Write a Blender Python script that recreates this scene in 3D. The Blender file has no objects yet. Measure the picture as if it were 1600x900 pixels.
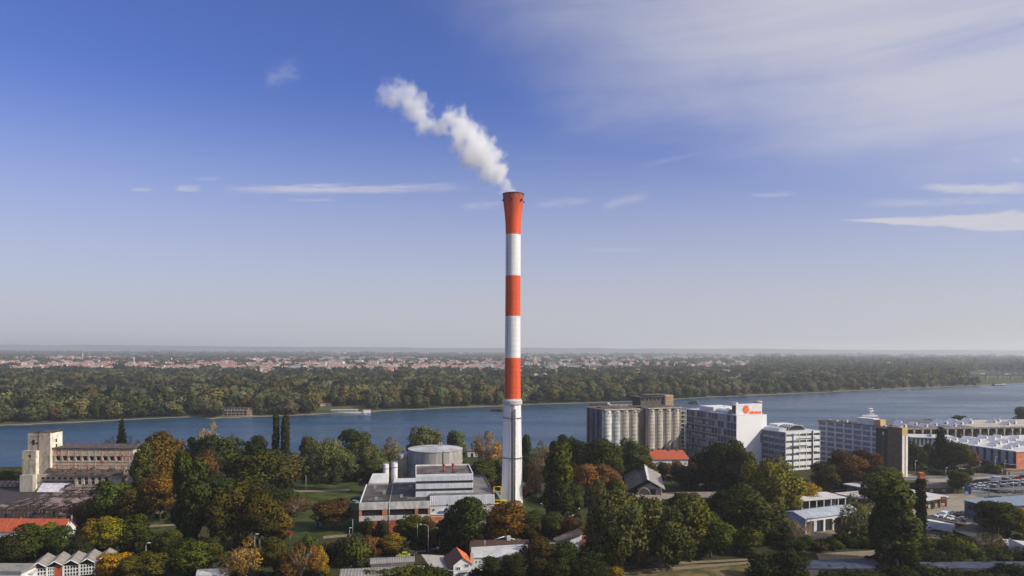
import bpy, bmesh, math, random
import numpy as np
from mathutils import Vector, Matrix, noise as mnoise
R = math.radians
sc = bpy.context.scene
COL = sc.collection
# ------------------------------------------------------------------ camera
F = 1081.0            # focal length in photo pixels (1600 wide)
H = 80.0              # camera height
ROLL = 0.0044
cam_d = bpy.data.cameras.new('camera'); cam = bpy.data.objects.new('camera', cam_d); COL.objects.link(cam)
cam.location = (0, 0, H)
cam.rotation_euler = (Matrix.Rotation(R(90), 4, 'X') @ Matrix.Rotation(ROLL, 4, 'Z')).to_euler()
cam_d.sensor_width = 36; cam_d.lens = F/1600*36; cam_d.shift_y = 95/1600
cam_d.clip_start = 1; cam_d.clip_end = 90000
sc.camera = cam
# ------------------------------------------------------------------ light
SUN_EL, SUN_AZ = R(34), R(109)     # azimuth clockwise from +Y
sun_dir = Vector((math.sin(SUN_AZ)*math.cos(SUN_EL), math.cos(SUN_AZ)*math.cos(SUN_EL), math.sin(SUN_EL)))
sd = bpy.data.lights.new('sun', 'SUN'); sd.energy = 5.0; sd.angle = R(0.5); sd.color = (1, 0.92, 0.79)
so = bpy.data.objects.new('sun', sd); COL.objects.link(so)
so.rotation_euler = sun_dir.to_track_quat('Z', 'Y').to_euler(); so.location = (0, 0, 400)
sc.view_settings.view_transform = 'Standard'; sc.view_settings.look = 'None'
sc.view_settings.exposure = -0.05; sc.view_settings.gamma = 1
sc.cycles.max_bounces = 8; sc.cycles.diffuse_bounces = 2; sc.cycles.glossy_bounces = 2
sc.cycles.transmission_bounces = 3; sc.cycles.volume_bounces = 7; sc.cycles.transparent_max_bounces = 6
sc.cycles.use_denoising = True

def nn(nt, t, **kw):
    n = nt.nodes.new(t)
    for k, v in kw.items():
        setattr(n, k, v)
    return n
def mth(nt, op, a, b=None, c=None, clamp=False):
    n = nt.nodes.new('ShaderNodeMath'); n.operation = op; n.use_clamp = clamp
    for i, v in enumerate((a, b, c)):
        if v is None: continue
        if isinstance(v, (int, float)): n.inputs[i].default_value = v
        else: nt.links.new(v, n.inputs[i])
    return n.outputs[0]
def mixc(nt, fac, a, b, bt='MIX'):
    n = nt.nodes.new('ShaderNodeMix'); n.data_type = 'RGBA'; n.blend_type = bt
    for i, v in ((0, fac), (6, a), (7, b)):
        if isinstance(v, (int, float)): n.inputs[i].default_value = v
        elif isinstance(v, tuple): n.inputs[i].default_value = (*v, 1) if len(v) == 3 else v
        else: nt.links.new(v, n.inputs[i])
    return n.outputs[2]
def ramp(nt, fac, a, b):          # linear 0..1 between a and b, smooth
    n = nt.nodes.new('ShaderNodeMapRange'); n.interpolation_type = 'SMOOTHSTEP'
    nt.links.new(fac, n.inputs[0]); n.inputs[1].default_value = a; n.inputs[2].default_value = b
    return n.outputs[0]

# ------------------------------------------------------------------ sky with clouds
w = bpy.data.worlds.new('World'); sc.world = w; w.use_nodes = True
nt = w.node_tree; nt.nodes.clear()
out = nn(nt, 'ShaderNodeOutputWorld'); bg = nn(nt, 'ShaderNodeBackground')
nt.links.new(bg.outputs[0], out.inputs[0]); bg.inputs[1].default_value = 0.1
sky = nn(nt, 'ShaderNodeTexSky'); sky.sky_type = 'NISHITA'; sky.sun_disc = False
sky.sun_elevation = SUN_EL; sky.sun_rotation = SUN_AZ; sky.air_density = 1.0; sky.dust_density = 1.2; sky.ozone_density = 2.2
tc = nn(nt, 'ShaderNodeTexCoord'); sp = nn(nt, 'ShaderNodeSeparateXYZ'); nt.links.new(tc.outputs['Generated'], sp.inputs[0])
dx, dy, dz = sp.outputs
hyp = mth(nt, 'SQRT', mth(nt, 'ADD', mth(nt, 'MULTIPLY', dx, dx), mth(nt, 'MULTIPLY', dy, dy)))
el = mth(nt, 'DIVIDE', dz, mth(nt, 'MAXIMUM', hyp, 0.001))
az = mth(nt, 'ARCTAN2', dx, dy)
cv = nn(nt, 'ShaderNodeCombineXYZ'); nt.links.new(az, cv.inputs[0]); nt.links.new(el, cv.inputs[1])
def wnoise(scale, sx, sy, rot=0, det=8, rough=.6, dist=0.0):
    mp = nn(nt, 'ShaderNodeMapping'); nt.links.new(cv.outputs[0], mp.inputs[0])
    mp.inputs['Rotation'].default_value = (0, 0, rot); mp.inputs['Scale'].default_value = (sx, sy, 1)
    n = nn(nt, 'ShaderNodeTexNoise'); nt.links.new(mp.outputs[0], n.inputs['Vector'])
    n.inputs['Scale'].default_value = scale; n.inputs['Detail'].default_value = det; n.inputs['Roughness'].default_value = rough
    n.inputs['Distortion'].default_value = dist
    return n.outputs[0]
def AE(px, row):
    row -= (px-800)*ROLL
    a = math.atan((px-800)/F); return a, (545-row)/F*math.cos(a)
n_big = wnoise(1.6, 1, 2.2, R(-18), 9, .58, .3)
n_str = wnoise(5, .35, 5.0, R(-20), 9, .62, .4)
n_fine = wnoise(60, .45, 1.6, 0, 8, .65, .3)
n_lay = wnoise(16, .3, 2.2, 0, 8, .6, .2)
n_rag = wnoise(70, .5, 2.0, .05, 10, .7, .5)
n_mid = wnoise(34, .8, 1.2, .3, 9, .68, .8)
# large cirrus veil over the upper right
edge = mth(nt, 'ADD', mth(nt, 'SUBTRACT', el, 0.36), mth(nt, 'MULTIPLY', az, 0.30))
edge2 = mth(nt, 'ADD', mth(nt, 'SUBTRACT', el, .41), mth(nt, 'MULTIPLY', az, 1.1))
veil = mth(nt, 'MINIMUM', ramp(nt, mth(nt, 'ADD', edge, mth(nt, 'MULTIPLY', mth(nt, 'SUBTRACT', n_big, .5), .30)), -.04, .16),
           ramp(nt, mth(nt, 'ADD', edge2, mth(nt, 'MULTIPLY', mth(nt, 'SUBTRACT', n_big, .5), .5)), -.12, .42))
veil = mth(nt, 'MULTIPLY', veil, ramp(nt, n_str, -.25, .62))
veil = mth(nt, 'MULTIPLY', veil, .86)
clouds = veil
def cloud(px0, row0, px1, row1, thick, strength, soft=.5, ns=n_fine, wedge=0, lo=.38, hi=.62):
    """a streak between two directions of the sky, thick in photo rows, broken up by noise"""
    global clouds
    a0, e0 = AE(px0, row0); a1, e1 = AE(px1, row1)
    t = mth(nt, 'DIVIDE', mth(nt, 'SUBTRACT', az, a0), a1-a0)
    tt = mth(nt, 'MULTIPLY', ramp(nt, t, -.02, .3), ramp(nt, t, 1.05 if not wedge else 5, .7 if not wedge else 4))
    ec = mth(nt, 'ADD', mth(nt, 'MULTIPLY', t, e1-e0), e0)
    d = mth(nt, 'ABSOLUTE', mth(nt, 'SUBTRACT', el, ec))
    th = thick/F
    if wedge:
        d = mth(nt, 'DIVIDE', d, mth(nt, 'MAXIMUM', mth(nt, 'MULTIPLY', t, th), .0005))
    else:
        d = mth(nt, 'DIVIDE', d, th)
    d = mth(nt, 'ADD', d, mth(nt, 'MULTIPLY', mth(nt, 'SUBTRACT', mth(nt, 'ADD', mth(nt, 'MULTIPLY', ns, .6), mth(nt, 'MULTIPLY', n_rag, .4)), .5), 3.4))
    m = mth(nt, 'MULTIPLY', mth(nt, 'MULTIPLY', ramp(nt, d, 1.0, 1.0-soft*1.6), tt), strength)
    m = mth(nt, 'MULTIPLY', m, ramp(nt, ns, lo-.15, hi))
    clouds = mth(nt, 'MAXIMUM', clouds, m)
cloud(330, 294, 745, 290, 8, .75, ns=n_lay); cloud(340, 296, 560, 288, 5, .7)
cloud(270, 295, 315, 294, 6, .7); cloud(200, 297, 240, 296, 4, .45); cloud(440, 313, 530, 312, 3, .35)
cloud(1295, 343, 1600, 347, 17, .95, .4, ns=n_lay, wedge=1, lo=.2, hi=.5)
cloud(1420, 292, 1640, 294, 10, .85, ns=n_lay, lo=.3, hi=.55); cloud(1530, 257, 1700, 246, 17, .85, .8, ns=n_mid)
cloud(1545, 185, 1720, 170, 24, .95, .8, ns=n_mid); cloud(1330, 318, 1600, 312, 8, .4)
cloud(935, 324, 1015, 304, 11, .6, .9, ns=n_mid); cloud(715, 324, 790, 317, 9, .55, .9, ns=n_mid); cloud(825, 322, 930, 311, 10, .5, .9, ns=n_mid)
cloud(900, 390, 1020, 390, 4, .3); cloud(1165, 305, 1250, 303, 5, .35); cloud(985, 262, 1160, 222, 6, .12)
cloud(408, 126, 474, 104, 26, .6, 1.0, ns=n_mid, lo=.45, hi=.7); cloud(300, 280, 345, 279, 3, .35)
tint = mixc(nt, 1.0, sky.outputs[0], (.65, .78, 1.42), 'MULTIPLY')
hz = ramp(nt, el, .38, -.02)
base = mixc(nt, mth(nt, 'MULTIPLY', hz, .80), tint, (6.2, 6.15, 6.25))
cc = mixc(nt, clouds, base, (6.3, 6.3, 7.0))
nt.links.new(cc, bg.inputs[0])

# ------------------------------------------------------------------ pixel <-> place helpers (places on the ground read off the photograph)
def U(px, row): return px+(row-545)*ROLL, row-(px-800)*ROLL
def G(px, row, z=0.0):
    px, row = U(px, row); Y = (H-z)*F/(row-545); return ((px-800)/F*Y, Y)
def YR(px, row, z=0.0): return G(px, row, z)[1]
def XP(px, Y, row=750): return (U(px, row)[0]-800)/F*Y
def ZP(px, row, Y): return H-(U(px, row)[1]-545)/F*Y

# ------------------------------------------------------------------ materials
MATS = {}
def mat(name, col, rough=.85, var=.18, scale=.5, col2=None, metal=0, bump=0, streak=0, objcol=False, spec=None, th=(.45, .65)):
    if name in MATS: return MATS[name]
    m = bpy.data.materials.new(name); m.use_nodes = True; t = m.node_tree; b = t.nodes['Principled BSDF']
    c = nn(t, 'ShaderNodeTexCoord'); n = nn(t, 'ShaderNodeTexNoise')
    mp = nn(t, 'ShaderNodeMapping'); t.links.new(c.outputs['Object'], mp.inputs[0])
    if streak: mp.inputs['Scale'].default_value = (1, 1, streak)
    t.links.new(mp.outputs[0], n.inputs['Vector'])
    n.inputs['Scale'].default_value = scale; n.inputs['Detail'].default_value = 7; n.inputs['Roughness'].default_value = .62
    n2 = nn(t, 'ShaderNodeTexNoise'); t.links.new(mp.outputs[0], n2.inputs['Vector']); n2.inputs['Scale'].default_value = scale*5.3; n2.inputs['Detail'].default_value = 4
    base = col
    if objcol:
        oi = nn(t, 'ShaderNodeObjectInfo'); base = oi.outputs['Color']
    dark = mixc(t, 1.0, base, (1-var*1.6,)*3, 'MULTIPLY')
    lite = mixc(t, 1.0, base, (1+var*.8,)*3, 'MULTIPLY')
    k = mixc(t, ramp(t, n.outputs[0], .3, .7), dark, lite)
    k = mixc(t, mth(t, 'MULTIPLY', ramp(t, n2.outputs[0], .35, .75), var*1.2), k, (.03, .028, .025))
    if col2: k = mixc(t, ramp(t, n.outputs[0], *th), k, col2)
    t.links.new(k, b.inputs['Base Color']); b.inputs['Roughness'].default_value = rough; b.inputs['Metallic'].default_value = metal
    if spec is not None: b.inputs['Specular IOR Level'].default_value = spec
    if bump:
        bp = nn(t, 'ShaderNodeBump'); bp.inputs['Strength'].default_value = .6; bp.inputs['Distance'].default_value = bump
        t.links.new(n2.outputs[0], bp.inputs['Height']); t.links.new(bp.outputs[0], b.inputs['Normal'])
    MATS[name] = m; return m
def glassmat(name, col=(.03, .035, .045), rough=.12, objcol=False):
    if name in MATS: return MATS[name]
    m = bpy.data.materials.new(name); m.use_nodes = True; t = m.node_tree; b = t.nodes['Principled BSDF']
    b.inputs['Base Color'].default_value = (*col, 1); b.inputs['Roughness'].default_value = rough
    if objcol:
        oi = nn(t, 'ShaderNodeObjectInfo'); t.links.new(oi.outputs['Color'], b.inputs['Base Color'])
    MATS[name] = m; return m
def leafmat(name):
    m = bpy.data.materials.new(name); m.use_nodes = True; t = m.node_tree; t.nodes.clear()
    o = nn(t, 'ShaderNodeOutputMaterial'); oi = nn(t, 'ShaderNodeObjectInfo'); at = nn(t, 'ShaderNodeAttribute'); at.attribute_name = 'tint'
    a2 = nn(t, 'ShaderNodeAttribute'); a2.attribute_name = 'leafcol'
    f = at.outputs['Fac']
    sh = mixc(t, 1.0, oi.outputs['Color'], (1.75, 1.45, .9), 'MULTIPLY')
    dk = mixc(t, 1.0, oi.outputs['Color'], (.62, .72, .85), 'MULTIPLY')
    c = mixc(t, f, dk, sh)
    if name == 'far_leaves':
        c = mixc(t, 1.0, a2.outputs['Color'], mixc(t, f, (.7, .75, .85), (1.5, 1.35, .95)), 'MULTIPLY')
    d = nn(t, 'ShaderNodeBsdfDiffuse'); tr = nn(t, 'ShaderNodeBsdfTranslucent'); mx = nn(t, 'ShaderNodeMixShader'); mx.inputs[0].default_value = .22
    t.links.new(c, d.inputs[0]); t.links.new(c, tr.inputs[0]); t.links.new(d.outputs[0], mx.inputs[1]); t.links.new(tr.outputs[0], mx.inputs[2])
    t.links.new(mx.outputs[0], o.inputs[0]); MATS[name] = m; return m
LEAF = leafmat('leaves'); FARLEAF = leafmat('far_leaves')
BARK = mat('bark', (.12, .09, .065), var=.3, scale=1.5)
PBARK = mat('pale_bark', (.38, .30, .22), var=.25, scale=1.5)

# ------------------------------------------------------------------ mesh builder
class MB:
    def __init__(s): s.v = []; s.f = []; s.m = []; s.smooth = []
    def add(s, vs, fs, mi=0, sm=False):
        b = len(s.v); s.v += [tuple(v) for v in vs]; s.f += [tuple(b+i for i in f) for f in fs]; s.m += [mi]*len(fs); s.smooth += [sm]*len(fs); return s
    def box(s, x0, x1, y0, y1, z0, z1, mi=0):
        return s.add([(x0,y0,z0),(x1,y0,z0),(x1,y1,z0),(x0,y1,z0),(x0,y0,z1),(x1,y0,z1),(x1,y1,z1),(x0,y1,z1)],
              [(0,3,2,1),(4,5,6,7),(0,1,5,4),(1,2,6,5),(2,3,7,6),(3,0,4,7)], mi)
    def hexa(s, p, mi=0):      # 8 points, bottom 4 ccw, top 4 ccw
        return s.add(p, [(0,3,2,1),(4,5,6,7),(0,1,5,4),(1,2,6,5),(2,3,7,6),(3,0,4,7)], mi)
    def prism(s, poly, z0, z1, mi=0):
        n = len(poly); s.add([(x,y,z0) for x,y in poly]+[(x,y,z1) for x,y in poly],
              [tuple(range(n-1,-1,-1)), tuple(range(n,2*n))]+[(i,(i+1)%n,n+(i+1)%n,n+i) for i in range(n)], mi); return s
    def extr(s, prof, x0, x1, mi=0):   # profile (y,z) extruded along x
        n = len(prof); s.add([(x0,y,z) for y,z in prof]+[(x1,y,z) for y,z in prof],
              [tuple(range(n)), tuple(range(2*n-1,n-1,-1))]+[(i,n+i,n+(i+1)%n,(i+1)%n) for i in range(n)], mi); return s
    def extry(s, prof, y0, y1, mi=0):  # profile (x,z) extruded along y
        n = len(prof); s.add([(x,y0,z) for x,z in prof]+[(x,y1,z) for x,z in prof],
              [tuple(range(n-1,-1,-1)), tuple(range(n,2*n))]+[(i,(i+1)%n,n+(i+1)%n,n+i) for i in range(n)][::1], mi); return s
    def lathe(s, prof, cx=0, cy=0, n=24, mi=0, sm=True, ph=0, cap=True):
        vs = []; fs = []
        for r, z in prof:
            for k in range(n):
                a = 2*math.pi*k/n+ph; vs.append((cx+r*math.cos(a), cy+r*math.sin(a), z))
        for i in range(len(prof)-1):
            for k in range(n):
                k2 = (k+1)%n; fs.append((i*n+k, i*n+k2, (i+1)*n+k2, (i+1)*n+k))
        s.add(vs, fs, mi, sm)
        if cap:
            b = len(s.v)-len(vs); t = b+(len(prof)-1)*n
            s.f += [tuple(range(b+n-1, b-1, -1)), tuple(range(t, t+n))]; s.m += [mi, mi]; s.smooth += [False, False]
        return s
    def bar(s, p, q, r, n=5, r2=None, mi=0, sm=True):
        p = Vector(p); q = Vector(q); d = (q-p).normalized(); a = d.orthogonal().normalized(); b = d.cross(a); r2 = r if r2 is None else r2
        vs = [p+(a*math.cos(2*math.pi*k/n)+b*math.sin(2*math.pi*k/n))*r for k in range(n)]+[q+(a*math.cos(2*math.pi*k/n)+b*math.sin(2*math.pi*k/n))*r2 for k in range(n)]
        return s.add(vs, [(k,(k+1)%n,n+(k+1)%n,n+k) for k in range(n)]+[tuple(range(n-1,-1,-1)), tuple(range(n,2*n))], mi, sm)
    def mesh(s, name, mats):
        me = bpy.data.meshes.new(name); me.from_pydata(s.v, [], s.f)
        for m in (mats if isinstance(mats, (list, tuple)) else [mats]): me.materials.append(m)
        me.polygons.foreach_set('material_index', s.m); me.polygons.foreach_set('use_smooth', s.smooth); me.update(); return me

def tag(o, label=None, cat=None, group=None, kind=None):
    for k, v in (('label', label), ('category', cat), ('group', group), ('kind', kind)):
        if v: o[k] = v
    return o
def link(name, me, parent=None, loc=(0,0,0), rz=0, col=None, scale=None):
    o = bpy.data.objects.new(name, me); COL.objects.link(o); o.location = loc; o.rotation_euler = (0,0,rz)
    if parent is not None: o.parent = parent
    if col: o.color = (*col, 1)
    if scale: o.scale = scale
    return o
def thing(name, label, cat, loc, rz=0, group=None, kind=None):
    if len(loc) == 2: loc = (*loc, 0)
    o = link(name, None, None, loc, rz); return tag(o, label, cat, group, kind)
def part(root, name, mb, mats, loc=(0,0,0), rz=0, label=None, col=None, kind=None):
    me = mb.mesh(name, mats) if isinstance(mb, MB) else mb
    o = link(name, me, root, loc, rz, col)
    return tag(o, label, kind=kind)
def struct(name, mb, mats):
    return tag(link(name, mb.mesh(name, mats)), kind='structure')
# ------------------------------------------------------------------ ground, river, hills
def groundmat():
    m = bpy.data.materials.new('near_ground'); m.use_nodes = True; t = m.node_tree; b = t.nodes['Principled BSDF']
    c = nn(t, 'ShaderNodeTexCoord')
    def N(s, d=6, r=.6):
        n = nn(t, 'ShaderNodeTexNoise'); t.links.new(c.outputs['Object'], n.inputs['Vector']); n.inputs['Scale'].default_value = s; n.inputs['Detail'].default_value = d; n.inputs['Roughness'].default_value = r; return n.outputs[0]
    k = mixc(t, ramp(t, N(.02), .42, .62), (.035, .045, .013), (.06, .05, .024))
    k = mixc(t, ramp(t, N(.09), .5, .7), k, (.075, .058, .035))
    k = mixc(t, mth(t, 'MULTIPLY', ramp(t, N(1.2, 8), .4, .7), .6), k, (.025, .035, .01))
    t.links.new(k, b.inputs['Base Color']); b.inputs['Roughness'].default_value = 1; b.inputs['Specular IOR Level'].default_value = .1
    bp = nn(t, 'ShaderNodeBump'); bp.inputs['Distance'].default_value = .3; t.links.new(N(.8), bp.inputs['Height']); t.links.new(bp.outputs[0], b.inputs['Normal'])
    return m
def fieldmat():
    m = bpy.data.materials.new('far_fields'); m.use_nodes = True; t = m.node_tree; b = t.nodes['Principled BSDF']
    c = nn(t, 'ShaderNodeTexCoord'); mp = nn(t, 'ShaderNodeMapping'); t.links.new(c.outputs['Object'], mp.inputs[0]); mp.inputs['Rotation'].default_value = (0, 0, .4); mp.inputs['Scale'].default_value = (.35, 1, 1)
    v = nn(t, 'ShaderNodeTexVoronoi'); t.links.new(mp.outputs[0], v.inputs['Vector']); v.inputs['Scale'].default_value = .004
    s = nn(t, 'ShaderNodeSeparateColor'); t.links.new(v.outputs['Color'], s.inputs[0])
    n = nn(t, 'ShaderNodeTexNoise'); t.links.new(c.outputs['Object'], n.inputs['Vector']); n.inputs['Scale'].default_value = .01; n.inputs['Detail'].default_value = 8
    k = mixc(t, s.outputs[0], (.055, .065, .025), (.16, .12, .07))
    k = mixc(t, mth(t, 'MULTIPLY', s.outputs[1], .5), k, (.05, .08, .02))
    k = mixc(t, ramp(t, n.outputs[0], .45, .65), k, (.03, .04, .015))
    t.links.new(k, b.inputs['Base Color']); b.inputs['Roughness'].default_value = 1; b.inputs['Specular IOR Level'].default_value = .1
    return m
GROUND = groundmat(); FIELD = fieldmat()
SAND = mat('bank_sand', (.22, .19, .145), var=.25, scale=.15, col2=(.12, .11, .08), bump=.1)
# river banks, left to right, as seen
NEARB = [(-400, 742), (-100, 737), (0, 734), (400, 726), (800, 706), (1200, 688), (1600, 671), (2200, 640)]
FARB = [(-400, 690), (-100, 671), (0, 665), (100, 661), (150, 658.5), (200, 656), (255, 653.5), (300, 651.5), (312, 651), (330, 655), (345, 653), (400, 651.5), (450, 650), (500, 646.5), (560, 645), (600, 642), (650, 640), (700, 637.5), (780, 635), (830, 632), (900, 630.5), (940, 629), (1000, 627.5), (1050, 624.5), (1100, 621.5), (1200, 617), (1300, 612.5), (1400, 608), (1500, 604), (1525, 602.5), (1540, 601.5), (1600, 599), (1700, 597), (2400, 590)]
def bank_pts(L): return [G(px, row, -4) for px, row in L]
NB = bank_pts(NEARB); FB = bank_pts(FARB)
def fine(L, n=10):
    o = []
    for (a, b), (c, d) in zip(L[:-1], L[1:]):
        for i in range(n):
            t = i/n; x = a+(c-a)*t; y = b+(d-b)*t
            o.append((x, y+3*mnoise.noise(Vector((x*.02, y*.02, 1.7)))))
    return o+[L[-1]]
NBf = fine(NB); FBf = fine(FB, 6)
NBf[0] = (-2500, NBf[0][1]); FBf[0] = (-6000, 600); FBf[-1] = (9000, FBf[-1][1]+400); NBf[-1] = (3500, NBf[-1][1])
mb = MB(); n = len(NBf)
mb.add([(x, -400, 0) for x, y in NBf]+[(x, y-14, 0) for x, y in NBf], [(i, i+1, n+i+1, n+i) for i in range(n-1)])
mb.add([(x, y-14, 0) for x, y in NBf]+[(x, y+4, -5.5) for x, y in NBf], [(i, i+1, n+i+1, n+i) for i in range(n-1)], 1)
struct('ground', mb, [GROUND, SAND])
mb = MB(); n = len(FBf)
mb.add([(x, y-5, -5.5) for x, y in FBf]+[(x, y+3, -3.3) for x, y in FBf], [(i, i+1, n+i+1, n+i) for i in range(n-1)], 1)
mb.add([(x, y+3, -3.3) for x, y in FBf]+[(x, y+45, 0) for x, y in FBf], [(i, i+1, n+i+1, n+i) for i in range(n-1)], 0)
mb.f = mb.f[:n-1]+mb.f[n-1:]
mb.add([(x, y+45, 0) for x, y in FBf]+[(x*40000/max(y, 600), 40000, 0) for x, y in FBf], [(i, i+1, n+i+1, n+i) for i in range(n-1)], 0)
struct('far_ground', mb, [FIELD, SAND])
# sand spit
mb = MB()
for (px, row, rx, ry) in ((290, 651, 22, 8), (345, 652.5, 30, 6), (470, 648, 30, 6), (960, 626, 40, 12), (1555, 600, 30, 14), (640, 640, 30, 5), (25, 664, 20, 5)):
    cx, cy = G(px, row, -3.6); N = 18
    vs = [(cx+rx*math.cos(a)*random.Random(px+k).uniform(.8, 1.1), cy+5+ry*math.sin(a), -4.2) for k, a in enumerate(np.linspace(0, 2*math.pi, N, endpoint=False))]
    mb.add(vs+[(cx, cy+6, -3.1)], [(k, (k+1) % N, N) for k in range(N)])
tag(link('gravel_bank', mb.mesh('gravel_bank', SAND)), kind='structure')
# water
m = bpy.data.materials.new('river_water'); m.use_nodes = True; t = m.node_tree; b = t.nodes['Principled BSDF']
c = nn(t, 'ShaderNodeTexCoord')
b.inputs['Roughness'].default_value = .28; b.inputs['IOR'].default_value = 1.33; b.inputs['Specular IOR Level'].default_value = .5
n1 = nn(t, 'ShaderNodeTexNoise'); n1.inputs['Scale'].default_value = .35; n1.inputs['Detail'].default_value = 6; t.links.new(c.outputs['Object'], n1.inputs['Vector'])
mp = nn(t, 'ShaderNodeMapping'); t.links.new(c.outputs['Object'], mp.inputs[0]); mp.inputs['Scale'].default_value = (.25, 1, 1)
n2 = nn(t, 'ShaderNodeTexNoise'); n2.inputs['Scale'].default_value = .03; n2.inputs['Detail'].default_value = 6; t.links.new(mp.outputs[0], n2.inputs['Vector'])
t.links.new(mixc(t, ramp(t, n2.outputs[0], .35, .65), (.010, .042, .075), (.018, .060, .098)), b.inputs['Base Color'])
n3 = nn(t, 'ShaderNodeTexNoise'); n3.inputs['Scale'].default_value = .012; n3.inputs['Detail'].default_value = 7; t.links.new(mp.outputs[0], n3.inputs['Vector'])
rr_ = nn(t, 'ShaderNodeMapRange'); t.links.new(n3.outputs[0], rr_.inputs[0]); rr_.inputs[1].default_value = .38; rr_.inputs[2].default_value = .62; rr_.inputs[3].default_value = .15; rr_.inputs[4].default_value = .40; t.links.new(rr_.outputs[0], b.inputs['Roughness'])
bp = nn(t, 'ShaderNodeBump'); bp.inputs['Strength'].default_value = 1; bp.inputs['Distance'].default_value = .9; t.links.new(n1.outputs[0], bp.inputs['Height']); t.links.new(bp.outputs[0], b.inputs['Normal'])
mb = MB(); mb.add([(-7000, 380, -4), (9000, 380, -4), (9000, 5000, -4), (-7000, 5000, -4)], [(0, 1, 2, 3)])
struct('river', mb, m)
# low hills on the horizon
mb = MB(); N = 160
vs = []
for j, (Y, hf) in enumerate(((14000, 0), (15500, 1), (18000, .6))):
    for i in range(N+1):
        px = -500+2600*i/N; x = (px-800)/F*Y
        hgt = 98+26*mnoise.noise(Vector((px*.004, 3.1, 0)))+14*mnoise.noise(Vector((px*.02, 1.1, 0)))
        if px < 700: hgt += 26*min(1, (700-px)/500)
        vs.append((x, Y, max(4, hgt)*hf if hf else 0))
mb.add(vs, [(j*(N+1)+i, j*(N+1)+i+1, (j+1)*(N+1)+i+1, (j+1)*(N+1)+i) for j in range(2) for i in range(N)], 0, True)
struct('hills', mb, FIELD)

# flat sheets of ground cover (lawns, roads, yards)
ASPH = mat('asphalt', (.11, .105, .10), var=.25, scale=.15, col2=(.16, .15, .135))
TAN = mat('sandy_concrete', (.33, .27, .20), var=.2, scale=.1, col2=(.24, .21, .17), bump=.02)
DASPH = mat('dark_asphalt', (.045, .045, .048), var=.25, scale=.2)
GRASS = mat('lawn', (.048, .072, .014), var=.35, scale=.12, col2=(.07, .078, .02), rough=1, spec=.1)
DRY = mat('dry_grass', (.14, .13, .05), var=.35, scale=.15, col2=(.20, .13, .07), rough=1, spec=.1)
DIRT = mat('dirt', (.32, .25, .18), var=.25, scale=.3, col2=(.18, .14, .09), rough=1, spec=.1)
KERB = mat('kerb_stone', (.38, .36, .33), var=.15)
PAINTW = mat('road_paint', (.7, .7, .68), var=.2)
_sh = [0]
def sheet(name, pts, m, kerb=False):
    _sh[0] += 1; z = .02+.012*_sh[0]
    g = [G(px, row) for px, row in pts]; mb = MB()
    mb.add([(x, y, z) for x, y in g], [tuple(range(len(g)))])
    o = struct(name, mb, m)
    if kerb:
        k = MB()
        for (a, b) in zip(g, g[1:]+g[:1]):
            a = Vector((*a, 0)); b2 = Vector((*b, 0)); d = (b2-a).normalized(); nrm = Vector((-d.y, d.x, 0))*.15
            k.hexa([a-nrm, b2-nrm, b2+nrm, a+nrm]+[p+Vector((0, 0, z+.12)) for p in (a-nrm, b2-nrm, b2+nrm, a+nrm)])
        part(o, 'kerb', k, KERB)
    return o
sheet('lawn', [(440, 756), (560, 753), (565, 838), (420, 842), (425, 790)], GRASS)
sheet('lawn', [(930, 785), (1190, 752), (1190, 795), (930, 815)], GRASS)
sheet('lawn', [(815, 755), (900, 745), (890, 805), (812, 808)], GRASS)
sheet('lawn', [(960, 884), (1215, 880), (1260, 930), (900, 930)], DRY)
sheet('path', [(452, 767), (546, 764.5), (546, 767.5), (452, 769.5)], DIRT)
sheet('path', [(505, 838), (560, 833), (560, 837), (505, 842)], DIRT)
sheet('path', [(965, 893), (1195, 876), (1196, 879), (968, 898.5)], DIRT)
sheet('path', [(1015, 880), (1200, 872), (1200, 874), (1030, 884)], DIRT)
sheet('yard', [(1015, 771), (1058, 769), (1052, 779), (1030, 783), (985, 775)], TAN)
sheet('road', [(868, 742), (905, 738), (925, 775), (905, 790), (880, 830), (860, 830), (880, 785)], ASPH, True)
sheet('yard', [(900, 748), (925, 745), (935, 775), (905, 778)], DASPH)
sheet('road', [(560, 852), (760, 846), (900, 838), (905, 846), (740, 858), (560, 866)], ASPH, True)
sheet('pavement', [(1380, 742), (1480, 733), (1720, 722), (1760, 800), (1600, 812), (1520, 845), (1380, 838), (1350, 790)], TAN)
sheet('lawn', [(1418, 732), (1440, 726), (1500, 733), (1520, 737), (1490, 742), (1450, 744), (1418, 741)], GRASS)
sheet('lawn', [(1405, 752), (1448, 748), (1455, 757), (1515, 764), (1505, 772), (1440, 772), (1400, 762)], GRASS)
sheet('lawn', [(1520, 739), (1640, 731), (1640, 735), (1530, 744)], DRY)
sheet('parking_lot', [(1505, 752), (1560, 745), (1700, 738), (1740, 775), (1600, 778), (1530, 778), (1512, 768)], ASPH, True)
sheet('road', [(1380, 747), (1500, 743.5), (1720, 732), (1720, 736), (1500, 748), (1380, 752)], ASPH, True)
sheet('road', [(1240, 762), (1305, 757), (1400, 750), (1400, 755), (1310, 766), (1250, 771)], ASPH, True)
sheet('lawn', [(1258, 762), (1285, 758), (1290, 764), (1262, 768)], GRASS)
sheet('lawn', [(1312, 751), (1345, 749), (1348, 756), (1312, 758)], GRASS)
sheet('yard', [(1446, 806), (1505, 802), (1512, 826), (1480, 838), (1440, 834)], DASPH)
sheet('yard', [(1245, 832), (1330, 820), (1345, 835), (1260, 846)], DIRT)
sheet('yard', [(1275, 866), (1420, 858), (1440, 872), (1280, 876)], DIRT)
sheet('lawn', [(1530, 850), (1640, 836), (1640, 846), (1535, 858)], DRY)
sheet('lawn', [(215, 810), (290, 806), (290, 850), (215, 856)], GRASS)
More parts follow.
